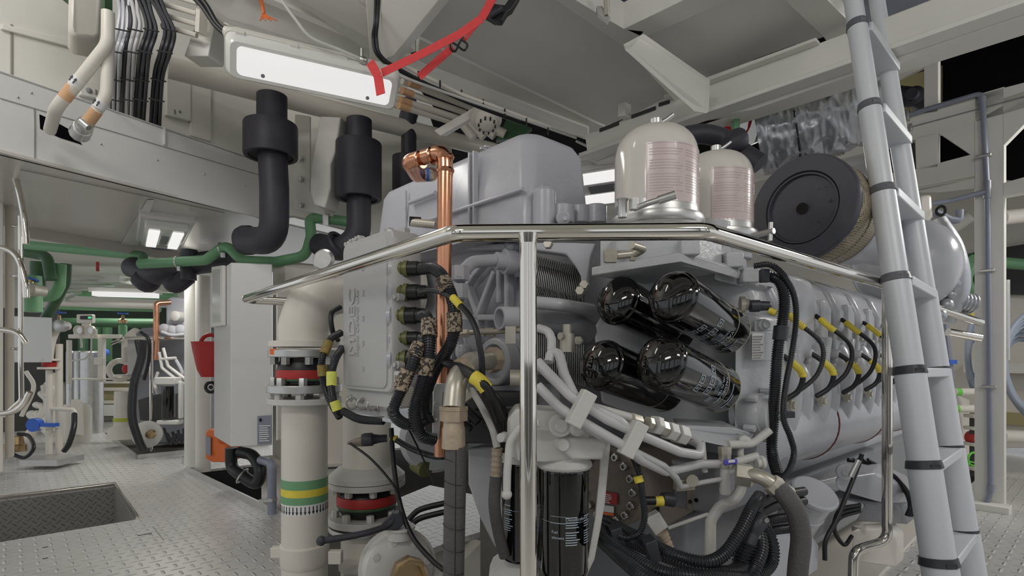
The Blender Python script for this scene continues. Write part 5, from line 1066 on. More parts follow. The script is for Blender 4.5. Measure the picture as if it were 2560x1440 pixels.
# green pipes
gp = 'green sea water pipes'
def gpipe(pts, r, label, mt=green, **k): return pipe('green_pipe', mt, pts, r, None, label, 'pipe', gp, n=18, **k)
o = gpipe([(350, 660, 3.75), (430, 656, 3.7), (515, 650, 3.6), (566, 612, 3.55), (605, 652, 3.5), (690, 655, 3.5), (765, 640, 3.5), (778, 590, 3.5), (774, 547, 3.5), (800, 545, 3.5), (880, 556, 3.5)], .033, 'green pipe zigzagging past the black ducts above the cabinet', fr=.09)
for x, y, d in ((444, 656, 3.69), (553, 622, 3.57)): M().torus(P(x, y, d), V((1, 0, .1)), .037, .006, 24, 8).cbox(P(x+4, y+16, d-.03), V((.02, 0, 0)), V((0, .02, 0)), UP*.03).build('pipe_clip', steelw, o)
M().cbox(P(815, 549, 3.45), V((.035, 0, 0)), V((0, .02, 0)), UP*.07).build('pipe_clip', steelw, o)
gpipe([(60, 612, 4.3), (200, 625, 4.2), (358, 640, 4.1), (358, 665, 4.0)], .034, 'long level green pipe under the soffit at upper left', fr=.05)
gpipe([(60, 630, 4.6), (118, 640, 4.6), (128, 700, 4.6)], .042, 'green elbow turning down behind the ladder', greend)
gpipe([(60, 745, 4.7), (135, 740, 4.7), (148, 715, 4.7), (150, 660, 4.7)], .045, 'green pipe bending from level to upright near the blue handwheel')
gpipe([(165, 660, 4.9), (163, 705, 4.9), (140, 750, 5.0), (112, 800, 5.2)], .045, 'green pipe slanting down to the left', greend)
gpipe([(95, 655, 5.0), (95, 730, 5.0)], .06, 'short fat green pipe between the elbows', greend)
gpipe([(150, 728, 6.5), (440, 742, 6.5)], .045, 'upper far green cross pipe beneath the tube light', fr=0)
gpipe([(150, 768, 6.4), (400, 774, 6.4)], .03, 'lower far green cross pipe above the gauge panel', fr=0)
gpipe([(160, 806, 7.2), (390, 808, 7.2)], .06, 'green far pipe behind the gas bottle', greend, fr=0)
for k, x in enumerate((208, 268, 240)): gpipe([(x, 815, 7.6), (x, 905, 7.6)], .06, 'dark green upright pipes low behind the gauge panel', greend, fr=0)
pipe('white_pipe', white2, [(150, 758, 6.3), (396, 766, 6.3)], .035, None, 'white level pipe directly above the lower far green pipe', 'pipe')
gv = thing('gate_valve', 'green valve with blue handwheel beside the left ladder', 'valve', P(78, 760, 4.4))
M().lathe(P(78, 725, 4.4), V((0, -1, 0)), [(-.1, .05), (.03, .06), (.05, .045), (.06, .02)], 20).build('valve_body', nickel, gv); M().cyl(P(78, 725, 4.4), P(78, 700, 4.4), .02, 10).build('stem', brass, gv); M().torus(P(78, 699, 4.4), V((.1, .2, 1)), .045, .008, 20, 6).build('handwheel', blue, gv, 'blue handwheel'); M().tube([P(82, 690, 4.45), P(84, 780, 4.45)], .06, n=16).build('green_body', green, gv)
# ================================================================ CABINETS
c577, c535, c680 = P(577, 0, 3.2), P(535, 0, 3.62), P(681, 0, 3.25)
for v in (c577, c535, c680): v.z = 0
zb, zt2 = P(0, 1117, 3.2).z, P(0, 656, 3.2).z
cab = thing('switch_cabinet', 'tall light grey wall cabinet with a white side window left of the white pipe', 'cabinet', c577+UP*zb)
M().prism([c577+UP*zb, c680+UP*zb, c680+(c535-c577)+UP*zb, c535+UP*zb], UP*(zt2-zb)).build('cabinet_body', wpanel, cab, bev=.006)
sd_ = (c577-c535).normalized(); nn = sd_.cross(UP)
SP = Plane(c577, sd_)
m = M().prism([SP.h(538, 668)+nn*.002, SP.h(566, 664)+nn*.002, SP.h(566, 814)+nn*.002, SP.h(538, 818)+nn*.002], nn*.02); m.build('window_frame', white, cab, bev=.004)
M().prism([SP.h(541, 676)+nn*.022, SP.h(562, 673)+nn*.022, SP.h(562, 804)+nn*.022, SP.h(541, 808)+nn*.022], nn*.002).build('window_pane', lens, cab)
pl_ = M().prism([P(644, 1040, 3.222), P(679, 1038, 3.24), P(679, 1108, 3.24), P(644, 1112, 3.222)], V((0, -.003, 0))).build('type_plate', pvc, cab)
pl2 = M().prism([P(647, 1045, 3.217), P(676, 1043, 3.235), P(676, 1104, 3.235), P(647, 1107, 3.217)], V((0, -.002, 0))).build('plate_face', whitel, pl_)if False else None
rows('plate_print', P(648, 1062, 3.217), V((1, .2, 0)), UP, .062, .10, 8, whitel, pl_, th=-.0006)
M().cbox(P(651, 1050, 3.216), V((.012, .002, 0)), V((0, .001, 0)), UP*.018).build('plate_mark', gloss, pl_)
m = M().box(c577+UP*(zb+.03)+V((.24, .054, 0)), V((.008, 0, 0)), V((0, .4, 0)), UP*.9); m.build('door_edge', white, cab)
c2_ = thing('white_cabinet', 'second white cabinet standing behind the wide white pipe', 'cabinet', P(770, 1165, 3.75))
M().prism([P(681, 1152, 3.55), P(712, 1168, 3.5), P(960, 1155, 3.75), P(960, 1150, 4.0)], UP*(P(0, 655, 3.5).z-P(0, 1165, 3.5).z)).build('cabinet_body', white2, c2_, bev=.004)
M().prism([P(653, 1140, 3.5), P(712, 1172, 3.42), P(712, 1320, 3.42), P(653, 1290, 3.5)], V((.3, .2, 0))).build('lower_panel', white2, c2_, bev=.003)
M().prism([P(720, 1172, 3.45), P(960, 1162, 3.7), P(960, 1166, 3.7), P(720, 1176, 3.45)], V((0, -.01, 0))).build('door_gap', dark, c2_)
# hoses below the cabinet
lh = thing('bent_hose', 'dark bent rubber hose below the wall cabinet', 'hose', P(620, 1215, 3.5))
M().tube([P(578, 1120, 3.5), P(580, 1165, 3.5), P(600, 1185, 3.45), P(640, 1208, 3.4), P(650, 1175, 3.4), P(632, 1140, 3.45), P(600, 1130, 3.5)], .036, sm=True, n=20).build('hose_body', rubber, lh); M().torus(P(606, 1190, 3.45), V((.8, 0, -.5)), .048, .006, 20, 6).build('hose_clip', steelw, lh)
pg = thing('grey_pipe', 'short grey plastic pipe elbow below the cabinet', 'pipe', P(678, 1270, 3.3))
M().tube([P(652, 1150, 3.4), P(680, 1158, 3.3), P(680, 1285, 3.3)], .026, fr=.04, n=18).build('pipe_body', pvc, pg); M().lathe(P(680, 1252, 3.3), UP, [(0, .03), (.02, .03)], 20).cbox(P(668, 1252, 3.3), V((.1, 0, 0)), V((0, .01, 0)), UP*.015).build('pipe_clip', steelw, pg)
for k, (x, r) in enumerate(((478, .052), (508, .058))): pipe('round_column', white, [(x, 690, 4.75+k*-.15), (x, 1176-(10 if k == 0 else -2), 4.75-k*.15)], r, None, ('left' if k == 0 else 'right')+' of two white round columns beside the cabinet', 'column', 'white round columns')
jc = thing('jerrycan', 'orange plastic jerrycan with pale label beside the columns', 'jerrycan', P(540, 1158, 3.9))
M().prism([P(513, 1148, 3.95), P(530, 1156, 3.9), P(566, 1156, 3.9), P(566, 1112, 3.9), P(545, 1108, 3.9), P(540, 1076, 3.9), P(520, 1072, 3.95), P(512, 1082, 3.95)], V((.03, .14, 0))).build('can_body', orange, jc, bev=.012)
M().prism([P(517, 1090, 3.935), P(528, 1094, 3.91), P(528, 1140, 3.91), P(517, 1134, 3.935)], V((-.002, -.006, 0))).build('label', pvc, jc)
rb_ = thing('red_bucket', 'red canvas bucket hanging between the columns and the cabinet', 'bucket', P(522, 945, 3.95))
M().lathe(P(526, 942, 3.95), UP, [(0, .06), (.05, .085), (.2, .115), (.24, .12), (.25, .125), (.25, .11)], 28).build('bucket_body', red, rb_); M().torus(P(526, 858, 3.95), V((.3, -1, 0)), .06, .014, 24, 8).build('coiled_rope', red, rb_)
hw = thing('black_handwheel', 'small black handwheel under the red bucket', 'handwheel', P(526, 980, 4.0)); M().torus(P(527, 968, 4.0), V((.1, -1, 0)), .036, .012, 20, 8).cyl(P(527, 968, 4.02), P(527, 968, 3.97), .015, 12).build('wheel', rubber, hw)
# ================================================================ LAMPS
def luminaire(label, c, xd, L, W, H, up, cat='lamp', glow=lamp, caps=True, grp='ceiling lamps'):
    t = thing('ceiling_lamp', label, cat, c, grp); c = Q(c); x = xd.normalized(); z = up.normalized(); y = z.cross(x).normalized(); z = x.cross(y)
    def lp2(l, w_, h, r=.03):
        out = []
        for (sx_, sy_, st) in ((1, -1, -90), (1, 1, 0), (-1, 1, 90), (-1, -1, 180)):
            for i in range(5): a = math.radians(st+90*i/4); out.append(c+x*(sx_*(l/2-r)+r*math.cos(a))+y*(sy_*(w_/2-r)+r*math.sin(a))+z*h)
        return out
    loft([lp2(L, W, .0), lp2(L, W, H*.4), lp2(L*.96, W*.85, H), lp2(L*.95, W*.8, H)]).build('housing', white, t)
    ln_ = loft([lp2(L*.94, W*.8, -H*.62, .025), lp2(L*.97, W*.9, -H*.45), lp2(L*.99, W*.98, -.002)]).build('diffuser_rim', lens, t)
    loft([lp2(L*.86, W*.62, -H*.66, .02), lp2(L*.88, W*.66, -H*.6, .02)]).build('lit_diffuser', glow, ln_, 'glowing white diffuser')
    m = M()
    for s_ in (-.3, .3): m.cyl(c+x*L*s_+y*W*.22-z*H*.60, c+x*L*s_+y*W*.22-z*H*.69, .0075, 12)
    m.build('screw', egrey3, ln_); m = M()
    for s_ in (-.42, -.14, .14, .42): m.cbox(c+x*L*s_-y*W*.5, x*.03, y*.008, z*.03)
    m.build('latch', white, t); return t
la, lb_ = pz(560, 136, 2.1), pz(995, 232, 2.1)
lampc = (la+lb_)/2-V((0, 0, .0)); luminaire('large rectangular tube lamp glowing white at the upper left ceiling', lampc+UP*.01, lb_-la, (lb_-la).length, .165, .085, V((-.28, .62, .72)))
area('lamp_light', lampc+V((.02, -.07, -.09)), lampc+V((.5, -1.2, -1.5)), .45, .07, 1.5)
def bulk(label, px, py, d, xd, L, W, nrm, lit=.7):
    t = thing('bulkhead_lamp', label, 'lamp', P(px, py, d)); c = Q((px, py, d)); x = xd.normalized(); z = nrm.normalized(); y = z.cross(x).normalized()
    M().cbox(c, x*L, y*W, z*.05).build('base_tray', wpanel, t, bev=.008)
    M().cbox(c-z*.045, x*L*.84, y*W*.8, z*.05).build('clear_cover', lens, t, bev=.015)
    for s_ in (-.22, .22): M().cbox(c-z*.073+y*W*s_, x*L*.66, y*W*.2, z*.012).build('lit_tube', lamp2, t, 'glowing tube')
    M().cbox(c-z*.074, x*L*.3, y*W*.16, z*.012).build('lamp_holder', egrey3, t, bev=.002)
    m = M().torus(c-z*.07+x*L*.36, z, W*.28, .008, 20, 6); m.build('bracket_ring', egrey3, t); return t
bd = (pz(395, 625, 1.79)-pz(430, 515, 1.79)).normalized()
bulk('lit rectangular bulkhead lamp on the left soffit', 410, 572, 3.55, bd, .85, .28, UP)
M().prism([pz(300, 612, 1.785), pz(345, 612, 1.785), pz(385, 500, 1.785), pz(368, 500, 1.785)], -UP*.004).build('lamp_backplate', wpanel, None, 'polished plate beside the lit soffit lamp', 'plate')
tl = thing('tube_lamp', 'long white lit tube lamp far back on the left', 'lamp', P(315, 736, 6.2)); M().cbox(P(315, 728, 6.2), V((.68, .1, -.01)), V((0, .12, 0)), UP*.05).build('housing', white, tl); M().cbox(P(315, 737, 6.15), V((.62, .09, -.01)), V((0, .1, 0)), UP*.05).build('lit_tube', lamp, tl, 'glowing tube')
bulk('lit lamp half hidden between the grey cover and the cream canister', 1500, 452, 3.7, V((1, -.5, 0)), .6, .45, V((-.1, .5, .8)))
M().tube([P(1440, 352, 3.6), P(1478, 372, 3.6), P(1495, 395, 3.7), P(1560, 420, 3.7)], .008, sm=True).build('lamp_cable', steelw, None, 'thin grey cable hooking down to the half hidden lamp', 'cable')
m = M().tube([P(1465, 415, 3.7), P(1500, 400, 3.7), P(1545, 430, 3.7)], .02, sm=True); m.build('lamp_bracket', steelw, None, 'metal bracket above the half hidden lamp', 'bracket')
# ================================================================ UPPER LEFT: cable bundle, vent pipes
paths = [[(306, -30), (310, 20), (304, 75), (290, 130), (285, 200), (282, 290)], [(322, -30), (334, 20), (338, 60), (326, 120), (320, 200), (316, 300)], [(345, -30), (366, 20), (378, 72), (361, 130), (354, 200), (348, 305)], [(375, -30), (402, 20), (424, 75), (412, 130), (396, 190), (387, 315)]]
nm_ = ['leftmost cable bundle dropping behind the box girder', 'second cable bundle from the left dropping behind the box girder', 'third cable bundle from the left dropping behind the box girder', 'rightmost cable bundle dropping behind the box girder']
for b_, pth in enumerate(paths):
    for k in range(9):
        off = (k-4)*3.3; dk = .018*((k*7) % 4)
        fan = 1+.8*(pth[0][1] < 0)*0
        pts = [(x+off*(.85 if j else 1.5)+rnd.uniform(-1.2, 1.2), y+(k % 3)*3, 2.42+dk+(.52 if y > 250 else .2 if y > 180 else 0)) for j, (x, y) in enumerate(pth+[(pth[-1][0]-3, pth[-1][1]+55)])]
        pipe('cable', (blackp if (k+b_) % 4 else egrey) if b_ != 1 else (pipew if k % 3 else blackp), pts, .0068 if k % 2 else .0082, None, (('black' if (k+b_) % 4 else 'grey') if b_ != 1 else ('grey' if k % 3 else 'black'))+' cables in the '+nm_[b_], 'cable', 'cables in the '+nm_[b_], sm=True, n=8)
    for y, xs in ((75, pth[2][0]), (130, pth[3][0]), (200, pth[4][0]), (250, (pth[4][0]+pth[5][0])/2)):
        M().tube([P(xs-19, y-4, 2.37 if y < 180 else 2.58), P(xs+19, y+4, 2.37 if y < 180 else 2.58)], .0035, n=8).build('cable_tie', rubber, None, 'black ties round the '+nm_[b_].split(' dropping')[0], 'cable tie', 'cable ties on the '+nm_[b_].split(' dropping')[0])
def vpipe(label, pts, r, band, ring):
    t = thing('vent_pipe', label, 'pipe', pts[-1]); M().tube(pts, r, fr=.09, n=22).build('pipe_body', white2, t)
    M().tube(band, r*1.02, n=22, fr=0).build('beige_band', beige, t, 'beige band'); M().tube(ring, r*1.03, n=22, fr=0).build('arrow_sticker', whitel, t, 'white arrow sticker')
    a, b = Q(ring[1]), Q(ring[0]); d = (b-a).normalized(); m = M(); s_ = d.cross(V((0, 1, 0))).normalized(); f_ = V((0, -1, 0)); c = (a+b)/2+f_*(r*1.035)
    for q in (-.4, .4): o_ = c+s_*r*q; m.prism([o_-d*r*.5-s_*.002, o_-d*r*.5+s_*.002, o_+d*r*.1+s_*.002, o_+d*r*.1+s_*.006, o_+d*r*.6, o_+d*r*.1-s_*.006, o_+d*r*.1-s_*.002], f_*.001)
    m.build('arrow_mark', blackp, t); return t
vpipe('white pipe with beige band sloping into the girder opening, outer of the two', [P(270, 30, 2.15), P(270, 110, 2.15), P(195, 205, 2.15), P(140, 270, 2.15), P(125, 325, 2.35)], .0225, [P(183, 218, 2.15), P(160, 247, 2.15)], [P(201, 197, 2.15), P(186, 215, 2.15)])
t = vpipe('white pipe with beige band and steel fitting, inner of the two', [P(272, 100, 2.18), P(266, 240, 2.18), P(232, 290, 2.18), P(205, 320, 2.2)], .0215, [P(242, 276, 2.175), P(222, 303, 2.185)], [P(256, 254, 2.175), P(245, 271, 2.175)])
M().lathe(P(212, 312, 2.19), P(190, 350, 2.3)-P(212, 312, 2.19), [(-.01, .03), (.012, .032), (.014, .026), (.03, .028), (.032, .034), (.05, .036), (.052, .03), (.09, .038)], 12).build('steel_fitting', steelw, t); M().cyl(P(202, 303, 2.14), P(222, 320, 2.14), .012, 10).build('steel_fitting', steelw, t)
dt = thing('duct_end', 'smooth white rectangular duct end hanging from the upper left corner', 'duct', P(215, 95, 2.4)); M().prism([P(172, -40, 2.35), P(258, -40, 2.45), P(250, 86, 2.45), P(238, 100, 2.45), P(182, 88, 2.35), P(170, 70, 2.35)], V((-.13, .16, 0))).build('duct_body', white2, dt, bev=.02)
M().prism([P(150, -40, 2.6), P(262, -40, 2.6), P(262, 25, 2.6), P(150, -5, 2.6)], V((0, .05, 0))).build('dark_panel', greend, None, 'dark panel above the white duct end', 'panel')
pipe('round_girder_pipe', white2, [(-60, 32, 2.75), (60, 62, 2.85), (280, 118, 3.05)], .055, None, 'thick white level pipe across the upper left corner', 'pipe', fr=0)
M().tube([P(420, 168, 2.9), P(760, 258, 3.3), P(1130, 350, 3.9), P(1400, 420, 4.6)], .056, fr=0, n=24).build('trim_72', white2, kind='structure')
wr = thing('cable_tray', 'white slatted cable tray at the top beside the cable bundle', 'cable tray', P(460, 80, 2.5))
m = M()
for k in range(4): m.tube([P(405, -18+k*27, 2.5), P(492, 8+k*27, 2.5)], .012, n=8)
m.prism([P(490, 20, 2.48), P(500, 24, 2.48), P(497, 80, 2.48), P(487, 78, 2.48)], V((.02, .03, 0))); m.build('tray_rungs', white2, wr)
M().prism([P(498, 30, 2.55), P(540, 40, 2.55), P(520, 140, 2.55), P(460, 140, 2.55)], V((.02, .1, 0))).build('tray_bracket', white, wr, bev=.004)
for k in range(2): pipe('black_cable', rubber, [(455+k*22, -30, 2.2), (500+k*14, 10, 2.2), (535+k*6, 60+k*-4, 2.2), (560+k*3, 84-k*6, 2.2)], .0095, None, ('outer' if k == 0 else 'inner')+' black cable drooping to the end of the large lamp', 'cable', sm=True)
M().lathe(P(562, 78, 2.2), V((1, .1, -.3)), [(0, .02), (.02, .022), (.03, .022), (.045, .018)], 12).build('cable_gland', white2, None, 'white cable gland at the left end of the large lamp', 'gland')
pipe('grey_conduit', castw, [(690, -20, 2.1), (740, 50, 2.12), (780, 95, 2.15), (850, 125, 2.2), (908, 150, 2.25), (1040, 205, 2.4), (1440, 345, 3.1)], .0062, None, 'thin grey conduit running above the large lamp and along the girder', 'conduit', sm=True)
pipe('white_conduit', white2, [(1000, 158, 2.5), (1150, 235, 2.6), (1375, 318, 2.95)], .010, None, 'white conduit with black ties along the girder', 'conduit', fr=0)
for k in range(7): x = 1046+k*54; M().tube([P(x, 178+k*23.5, 2.48+k*.065), P(x, 196+k*23.5, 2.48+k*.065)], .004, n=8).build('cable_tie', rubber, None, 'black ties on the white conduit along the girder', 'cable tie', 'ties on the white conduit')
for k in range(2): pipe('black_cable', rubber, [(940+k*8, -30, 2.25), (938+k*6, 50, 2.25), (933+k*8, 95, 2.28), (945+k*8, 140, 2.3), (1000+k*8, 178, 2.4), (1150, 245+k*4, 2.6), (1300, 305+k*3, 2.9)], .007, None, ('left' if k == 0 else 'right')+' of two black cables dropping past the diagonal strut', 'cable', sm=True)
cl = thing('steel_clamp', 'small steel clamp knotted with red webbing at the lamp end', 'clamp', P(905, 150, 2.25)); M().cyl(P(905, 122, 2.25), P(905, 152, 2.25), .007, 10).lathe(P(900, 148, 2.25), V((1, 0, -.3)), [(0, .012), (.01, .016), (.02, .016), (.03, .010)], 10).build('clamp_body', steel, cl)
# red webbing straps
def strap(name, pts, wdt, label, wv=V((0, .3, 1))):
    pts = [Q(p) for p in pts]; m = M()
    for a, b in zip(pts, pts[1:]):
        d = (b-a).normalized(); s_ = d.cross(V((.1, 1, .15)).normalized()).normalized()*wdt/2; n_ = d.cross(s_).normalized()*.0012; m.box(a-s_-n_, b-a, s_*2, n_*2)
    return m.build(name, redw, None, label, 'strap')
strap('ratchet_strap', [(955, 182, 2.2), (1060, 132, 2.15), (1150, 85, 2.1), (1205, 45, 2.05), (1240, -20, 2.0)], .030, 'red webbing strap rising from the lamp end to the black buckle')
strap('ratchet_strap', [(1048, 192, 2.25), (1132, 118, 2.2)], .030, 'short red webbing strap below the black hook')
strap('ratchet_strap', [(1160, 102, 2.2), (1210, 42, 2.15)], .012, 'narrow red strap between hook and buckle')
strap('strap_tail', [(925, 155, 2.2), (945, 190, 2.18), (952, 236, 2.15)], .036, 'loose folded red strap tail in front of the lamp', V((1, .2, .1)))
hk = thing('double_hook', 'black wire double hook on the red strap', 'hook', P(1145, 122, 2.19))
M().tube([P(1155, 100, 2.19), P(1168, 112, 2.19), P(1160, 126, 2.19), P(1140, 112, 2.19), P(1126, 106, 2.19), P(1126, 122, 2.19), P(1138, 128, 2.19), P(1148, 108, 2.19), P(1158, 92, 2.19)], .0042, sm=True, n=8).build('wire', rubber, hk)
bk = thing('ratchet_buckle', 'black ratchet buckle on the red strap at the top edge', 'buckle', P(1240, 30, 2.1))
M().prism([P(1210, 35, 2.1), P(1232, 8, 2.1), P(1262, 12, 2.1), P(1278, -12, 2.1), P(1300, -12, 2.1), P(1280, 22, 2.1), P(1268, 30, 2.1), P(1255, 52, 2.1), P(1235, 50, 2.1)], V((.0, .035, 0))).build('frame', rubber, bk, bev=.004); M().lathe(P(1238, 30, 2.09), V((1, 0, .6)), [(-.03, .012), (.03, .012)], 12).build('spindle', blackp, bk)
m = M().tube([P(648, -20, 2.3), P(655, 10, 2.3), P(660, 35, 2.3)], .007, sm=True)
for k in range(7): m.tube([P(658, 32, 2.3), P(660+k*3-6, 42, 2.3), P(650+k*7, 52-k % 2*4, 2.3)], .0026, sm=True, n=6)
m.build('orange_rope_end', orangew, None, 'frayed orange rope end hanging above the large lamp', 'rope')
# row of banded pipes under the girder
for k, (x0, y0, x1, y1) in enumerate(((1018, 205, 1180, 270), (1000, 225, 1162, 282), (996, 248, 1148, 296), (992, 262, 1128, 304))):
    t = thing('banded_pipe', ('highest', 'second', 'third', 'lowest')[k]+' of four white pipes with beige bands left of the smoke detector', 'pipe', P(x0, y0, 2.9), 'white pipes with beige bands')
    M().tube([P(x0-12, y0-3, 2.85), P(x1, y1, 3.2)], .017, n=14, fr=0).build('pipe_body', white2, t); M().tube([P(x0+4, y0+1, 2.85), P(x0+30, y0+10, 2.91)], .0178, n=14, fr=0).build('beige_band', beige, t, 'beige band')
M().prism([P(1100, 340, 3.0), P(1085, 326, 3.0), P(1195, 262, 3.0), P(1205, 280, 3.0)], V((.03, .05, .02))).build('trim_73', white, kind='structure', bev=.003)
dk = M().prism([P(1268, 295, 3.5), P(1330, 320, 3.5), P(1300, 345, 3.5), P(1240, 350, 3.5)], V((0, .05, 0))).build('trim_76', greend, kind='structure')
sm_ = thing('smoke_detector', 'round white smoke detector with slots above the grey cover', 'detector', P(1222, 305, 2.9)); sv = V((.1, -.6, -1)).normalized()
M().lathe(P(1215, 290, 3.0), sv, [(0, .085), (.03, .085), (.035, .062), (.07, .058), (.085, .04), (.09, .02)], 32).build('detector_body', white2, sm_)
m = M(); _, u_, v_ = basis(sv)
for k in range(10): t = 2*math.pi*k/10; m.cbox(P(1215, 290, 3.0)+sv*.082+(u_*math.cos(t)+v_*math.sin(t))*.045, u_*.008, v_*.016, sv*.012)
m.build('vent_slot', dark, sm_)
for k in range(4): pipe('white_pipe', white2, [(1150+k*22, 300+k*4, 3.5), (1185+k*26, 345-k*3, 3.5)], .03, None, 'stubby white pipes behind the smoke detector', 'pipe', 'pipes behind the smoke detector')
# crate and gas strut above the hatch frame
cr = thing('grey_crate', 'blue-grey plastic crate seen through the gap at the top edge', 'crate', P(1590, 30, 2.6)); M().prism([pz(1520, -60, 2.7), pz(1560, 62, 2.7), pz(1700, -10, 2.7), pz(1680, -90, 2.7)], UP*.2).build('crate_body', mat('crate_grey', C(118, 124, 140), .4), cr, bev=.006)
M().prism([pz(1566, 22, 2.697), pz(1567, 30, 2.697), pz(1598, 14, 2.697), pz(1597, 6, 2.697)], -UP*.004).build('handle_slot', gloss, cr)
gs = thing('gas_strut', 'steel gas strut hinged to the hatch frame at the top', 'strut', P(1520, 40, 2.3)); M().cyl(P(1514, -40, 2.2), P(1518, 36, 2.25), .012, 14).build('cylinder', nickel, gs); M().prism([P(1492, 15, 2.25), P(1505, 15, 2.25), P(1526, 45, 2.25), P(1522, 55, 2.25), P(1494, 35, 2.25)], V((0, .02, 0))).build('hinge', steelw, gs)
# ================================================================ LEFT LADDER with chrome hoops
ll = thing('fixed_ladder', 'white fixed ladder with curved polished handrails at the far left edge', 'ladder', P(20, 1130, 2.9))
M().prism([P(-60, 380, 3.0), P(8, 400, 3.0), P(8, 1180, 3.0), P(-60, 1200, 3.0)], EB*.05).prism([P(12, 420, 3.05), P(36, 425, 3.05), P(36, 1140, 3.05), P(12, 1150, 3.05)], EB*.12).build('side_board', white2, ll, bev=.004)
m = M().tube([P(-40, 400, 2.6), P(14, 416, 2.6), P(40, 450, 2.6), P(60, 540, 2.6), P(66, 610, 2.6)], .013, sm=True).tube([P(52, 540, 2.65), P(52, 900, 2.65), P(54, 1000, 2.65), P(10, 1040, 2.65)], .0105, fr=.03)
m.tube([P(-40, 618, 2.6), P(14, 622, 2.6), P(45, 645, 2.6), P(62, 700, 2.6), P(66, 745, 2.6)], .013, sm=True).tube([P(-40, 822, 2.6), P(20, 826, 2.6), P(48, 836, 2.6), P(66, 858, 2.6)], .013, sm=True).tube([P(-40, 1034, 2.6), P(20, 1032, 2.6), P(55, 1015, 2.6), P(75, 980, 2.6)], .013, sm=True)
for y in (565, 690, 872): m.tube([P(30, y, 3.0), P(52, y, 2.7)], .008)
m.build('hoop_rail', chrome, ll)
# ================================================================ FAR BACKGROUND, left
fc = thing('far_cabinet', 'plain white cabinet at mid distance behind the fixed ladder', 'cabinet', P(85, 905, 4.9)); M().prism([P(30, 790, 5.0), P(130, 794, 4.9), P(130, 906, 4.9), P(30, 906, 5.0)], EB*.4).build('cabinet_body', wpanel, fc, bev=.005)
fp = thing('cooling_water_pipe', 'slim white far pipe with small red rubber joint and blue valve left of the walkway', 'pipe', P(123, 1140, 5.0))
M().tube([P(123, 1135, 5.0), P(123, 925, 5.0)], .026, n=18, fr=0).tube([P(148, 1140, 5.05), P(148, 920, 5.05), P(148, 860, 5.05)], .028, n=18, fr=0).tube([P(120, 900, 5.0), P(128, 850, 5.0), P(145, 818, 5.0), P(170, 815, 5.1)], .038, sm=True, n=18).tube([P(130, 1022, 5.0), P(185, 1024, 5.0), P(190, 1040, 5.0)], .018, n=14).build('pipe_body', white2, fp)
M().lathe(P(123, 923, 5.0), UP, [(0, .085), (.02, .085)], 24).lathe(P(123, 902, 5.0), UP, [(0, .085), (.02, .085)], 24).lathe(P(123, 1070, 5.0), UP, [(0, .075), (.02, .075)], 24).build('flange', white2, fp)
M().lathe(P(123, 915, 5.0), UP, [(-.01, .04), (.01, .055), (.03, .055), (.045, .04)], 24).build('expansion_bellows', red, fp, 'red rubber joint'); M().cbox(P(115, 1062, 4.95), V((.2, 0, 0)), V((0, .05, 0)), UP*.03).lathe(P(88, 1062, 4.95), V((0, -1, 0)), [(-.03, .06), (.03, .06)], 16).build('blue_valve', blue, fp, 'blue valve body')
M().lathe(P(150, 815, 4.95), V((.2, -1, 0)), [(-.05, .05), (.02, .055), (.03, .04)], 20).build('cast_valve', steelw, fp)
M().cbox(P(132, 1150, 4.85), V((.32, 0, 0)), V((0, .3, 0)), UP*.05).build('plinth', steelw, None, 'low metal plinth under the slim far pipe', 'plinth')
pipe('black_hose', rubber, [(186, 1035, 4.9), (184, 1070, 4.8), (172, 1110, 4.75), (160, 1128, 4.75)], .022, None, 'short black hose curving down right of the slim far pipe', 'hose', sm=True)
pipe('black_hose', rubber, [(20, 1130, 4.4), (60, 1144, 4.4), (84, 1120, 4.4), (72, 1090, 4.5), (45, 1085, 4.5)], .014, None, 'black hose loop on the floor at the far left', 'hose', sm=True)
bq = thing('bronze_strainer', 'small bronze strainer on the floor at the far left', 'strainer', P(38, 1135, 4.5)); M().lathe(P(44, 1128, 4.5), UP, [(0, .06), (.05, .06), (.06, .045), (.12, .035)], 16).build('body', brass, bq); M().cbox(P(28, 1118, 4.5), V((.09, 0, 0)), V((0, .09, 0)), UP*.05).build('foot', brass, bq)
m = M()
for k in range(9): x = 66+(k*37) % 62; m.tube([P(x, 930+(k*53) % 130, 5.6), P(x+18, 970+(k*41) % 110, 5.5), P(x-12, 1040+(k*29) % 70, 5.5)], .02+.012*(k % 3), sm=True, n=10)
m.build('pipe_cluster', white2, None, 'tangle of small white pipes behind the fixed ladder', 'pipes', kind='stuff')
# gauge panel
gg = thing('gauge_panel', 'white panel with two round gauges and a green lit display at the far left', 'gauge panel', P(215, 840, 6.4))
M().cbox(P(215, 797, 6.4), V((.18, 0, 0)), V((0, .06, 0)), UP*.1).cbox(P(214, 834, 6.42), V((.25, 0, 0)), V((0, .05, 0)), UP*.1).cbox(P(216, 815, 6.42), V((.09, 0, 0)), V((0, .04, 0)), UP*.1).build('panel', white2, gg, bev=.01)
M().cbox(P(215, 794, 6.36), V((.13, 0, 0)), V((0, .01, 0)), UP*.04).build('display', dark, gg); M().cbox(P(224, 794, 6.35), V((.03, 0, 0)), V((0, .01, 0)), UP*.022).build('green_light', ledg, gg, 'green lit display')
for x in (201, 229):
    M().lathe(P(x, 826, 6.4), V((0, -1, 0)), [(0, .055), (.04, .055), (.042, .045), (.03, .04)], 24).build('gauge_housing', white2, gg); M().lathe(P(x, 826, 6.37), V((0, -1, 0)), [(0, .038), (.004, .038)], 20).build('gauge_face', steelw, gg)
m = M().tube([P(203, 842, 6.4), P(204, 870, 6.4)], .012).tube([P(229, 842, 6.4), P(228, 880, 6.4), P(212, 898, 6.4), P(175, 902, 6.4)], .009, fr=.06); m.build('gauge_line', castw, gg)
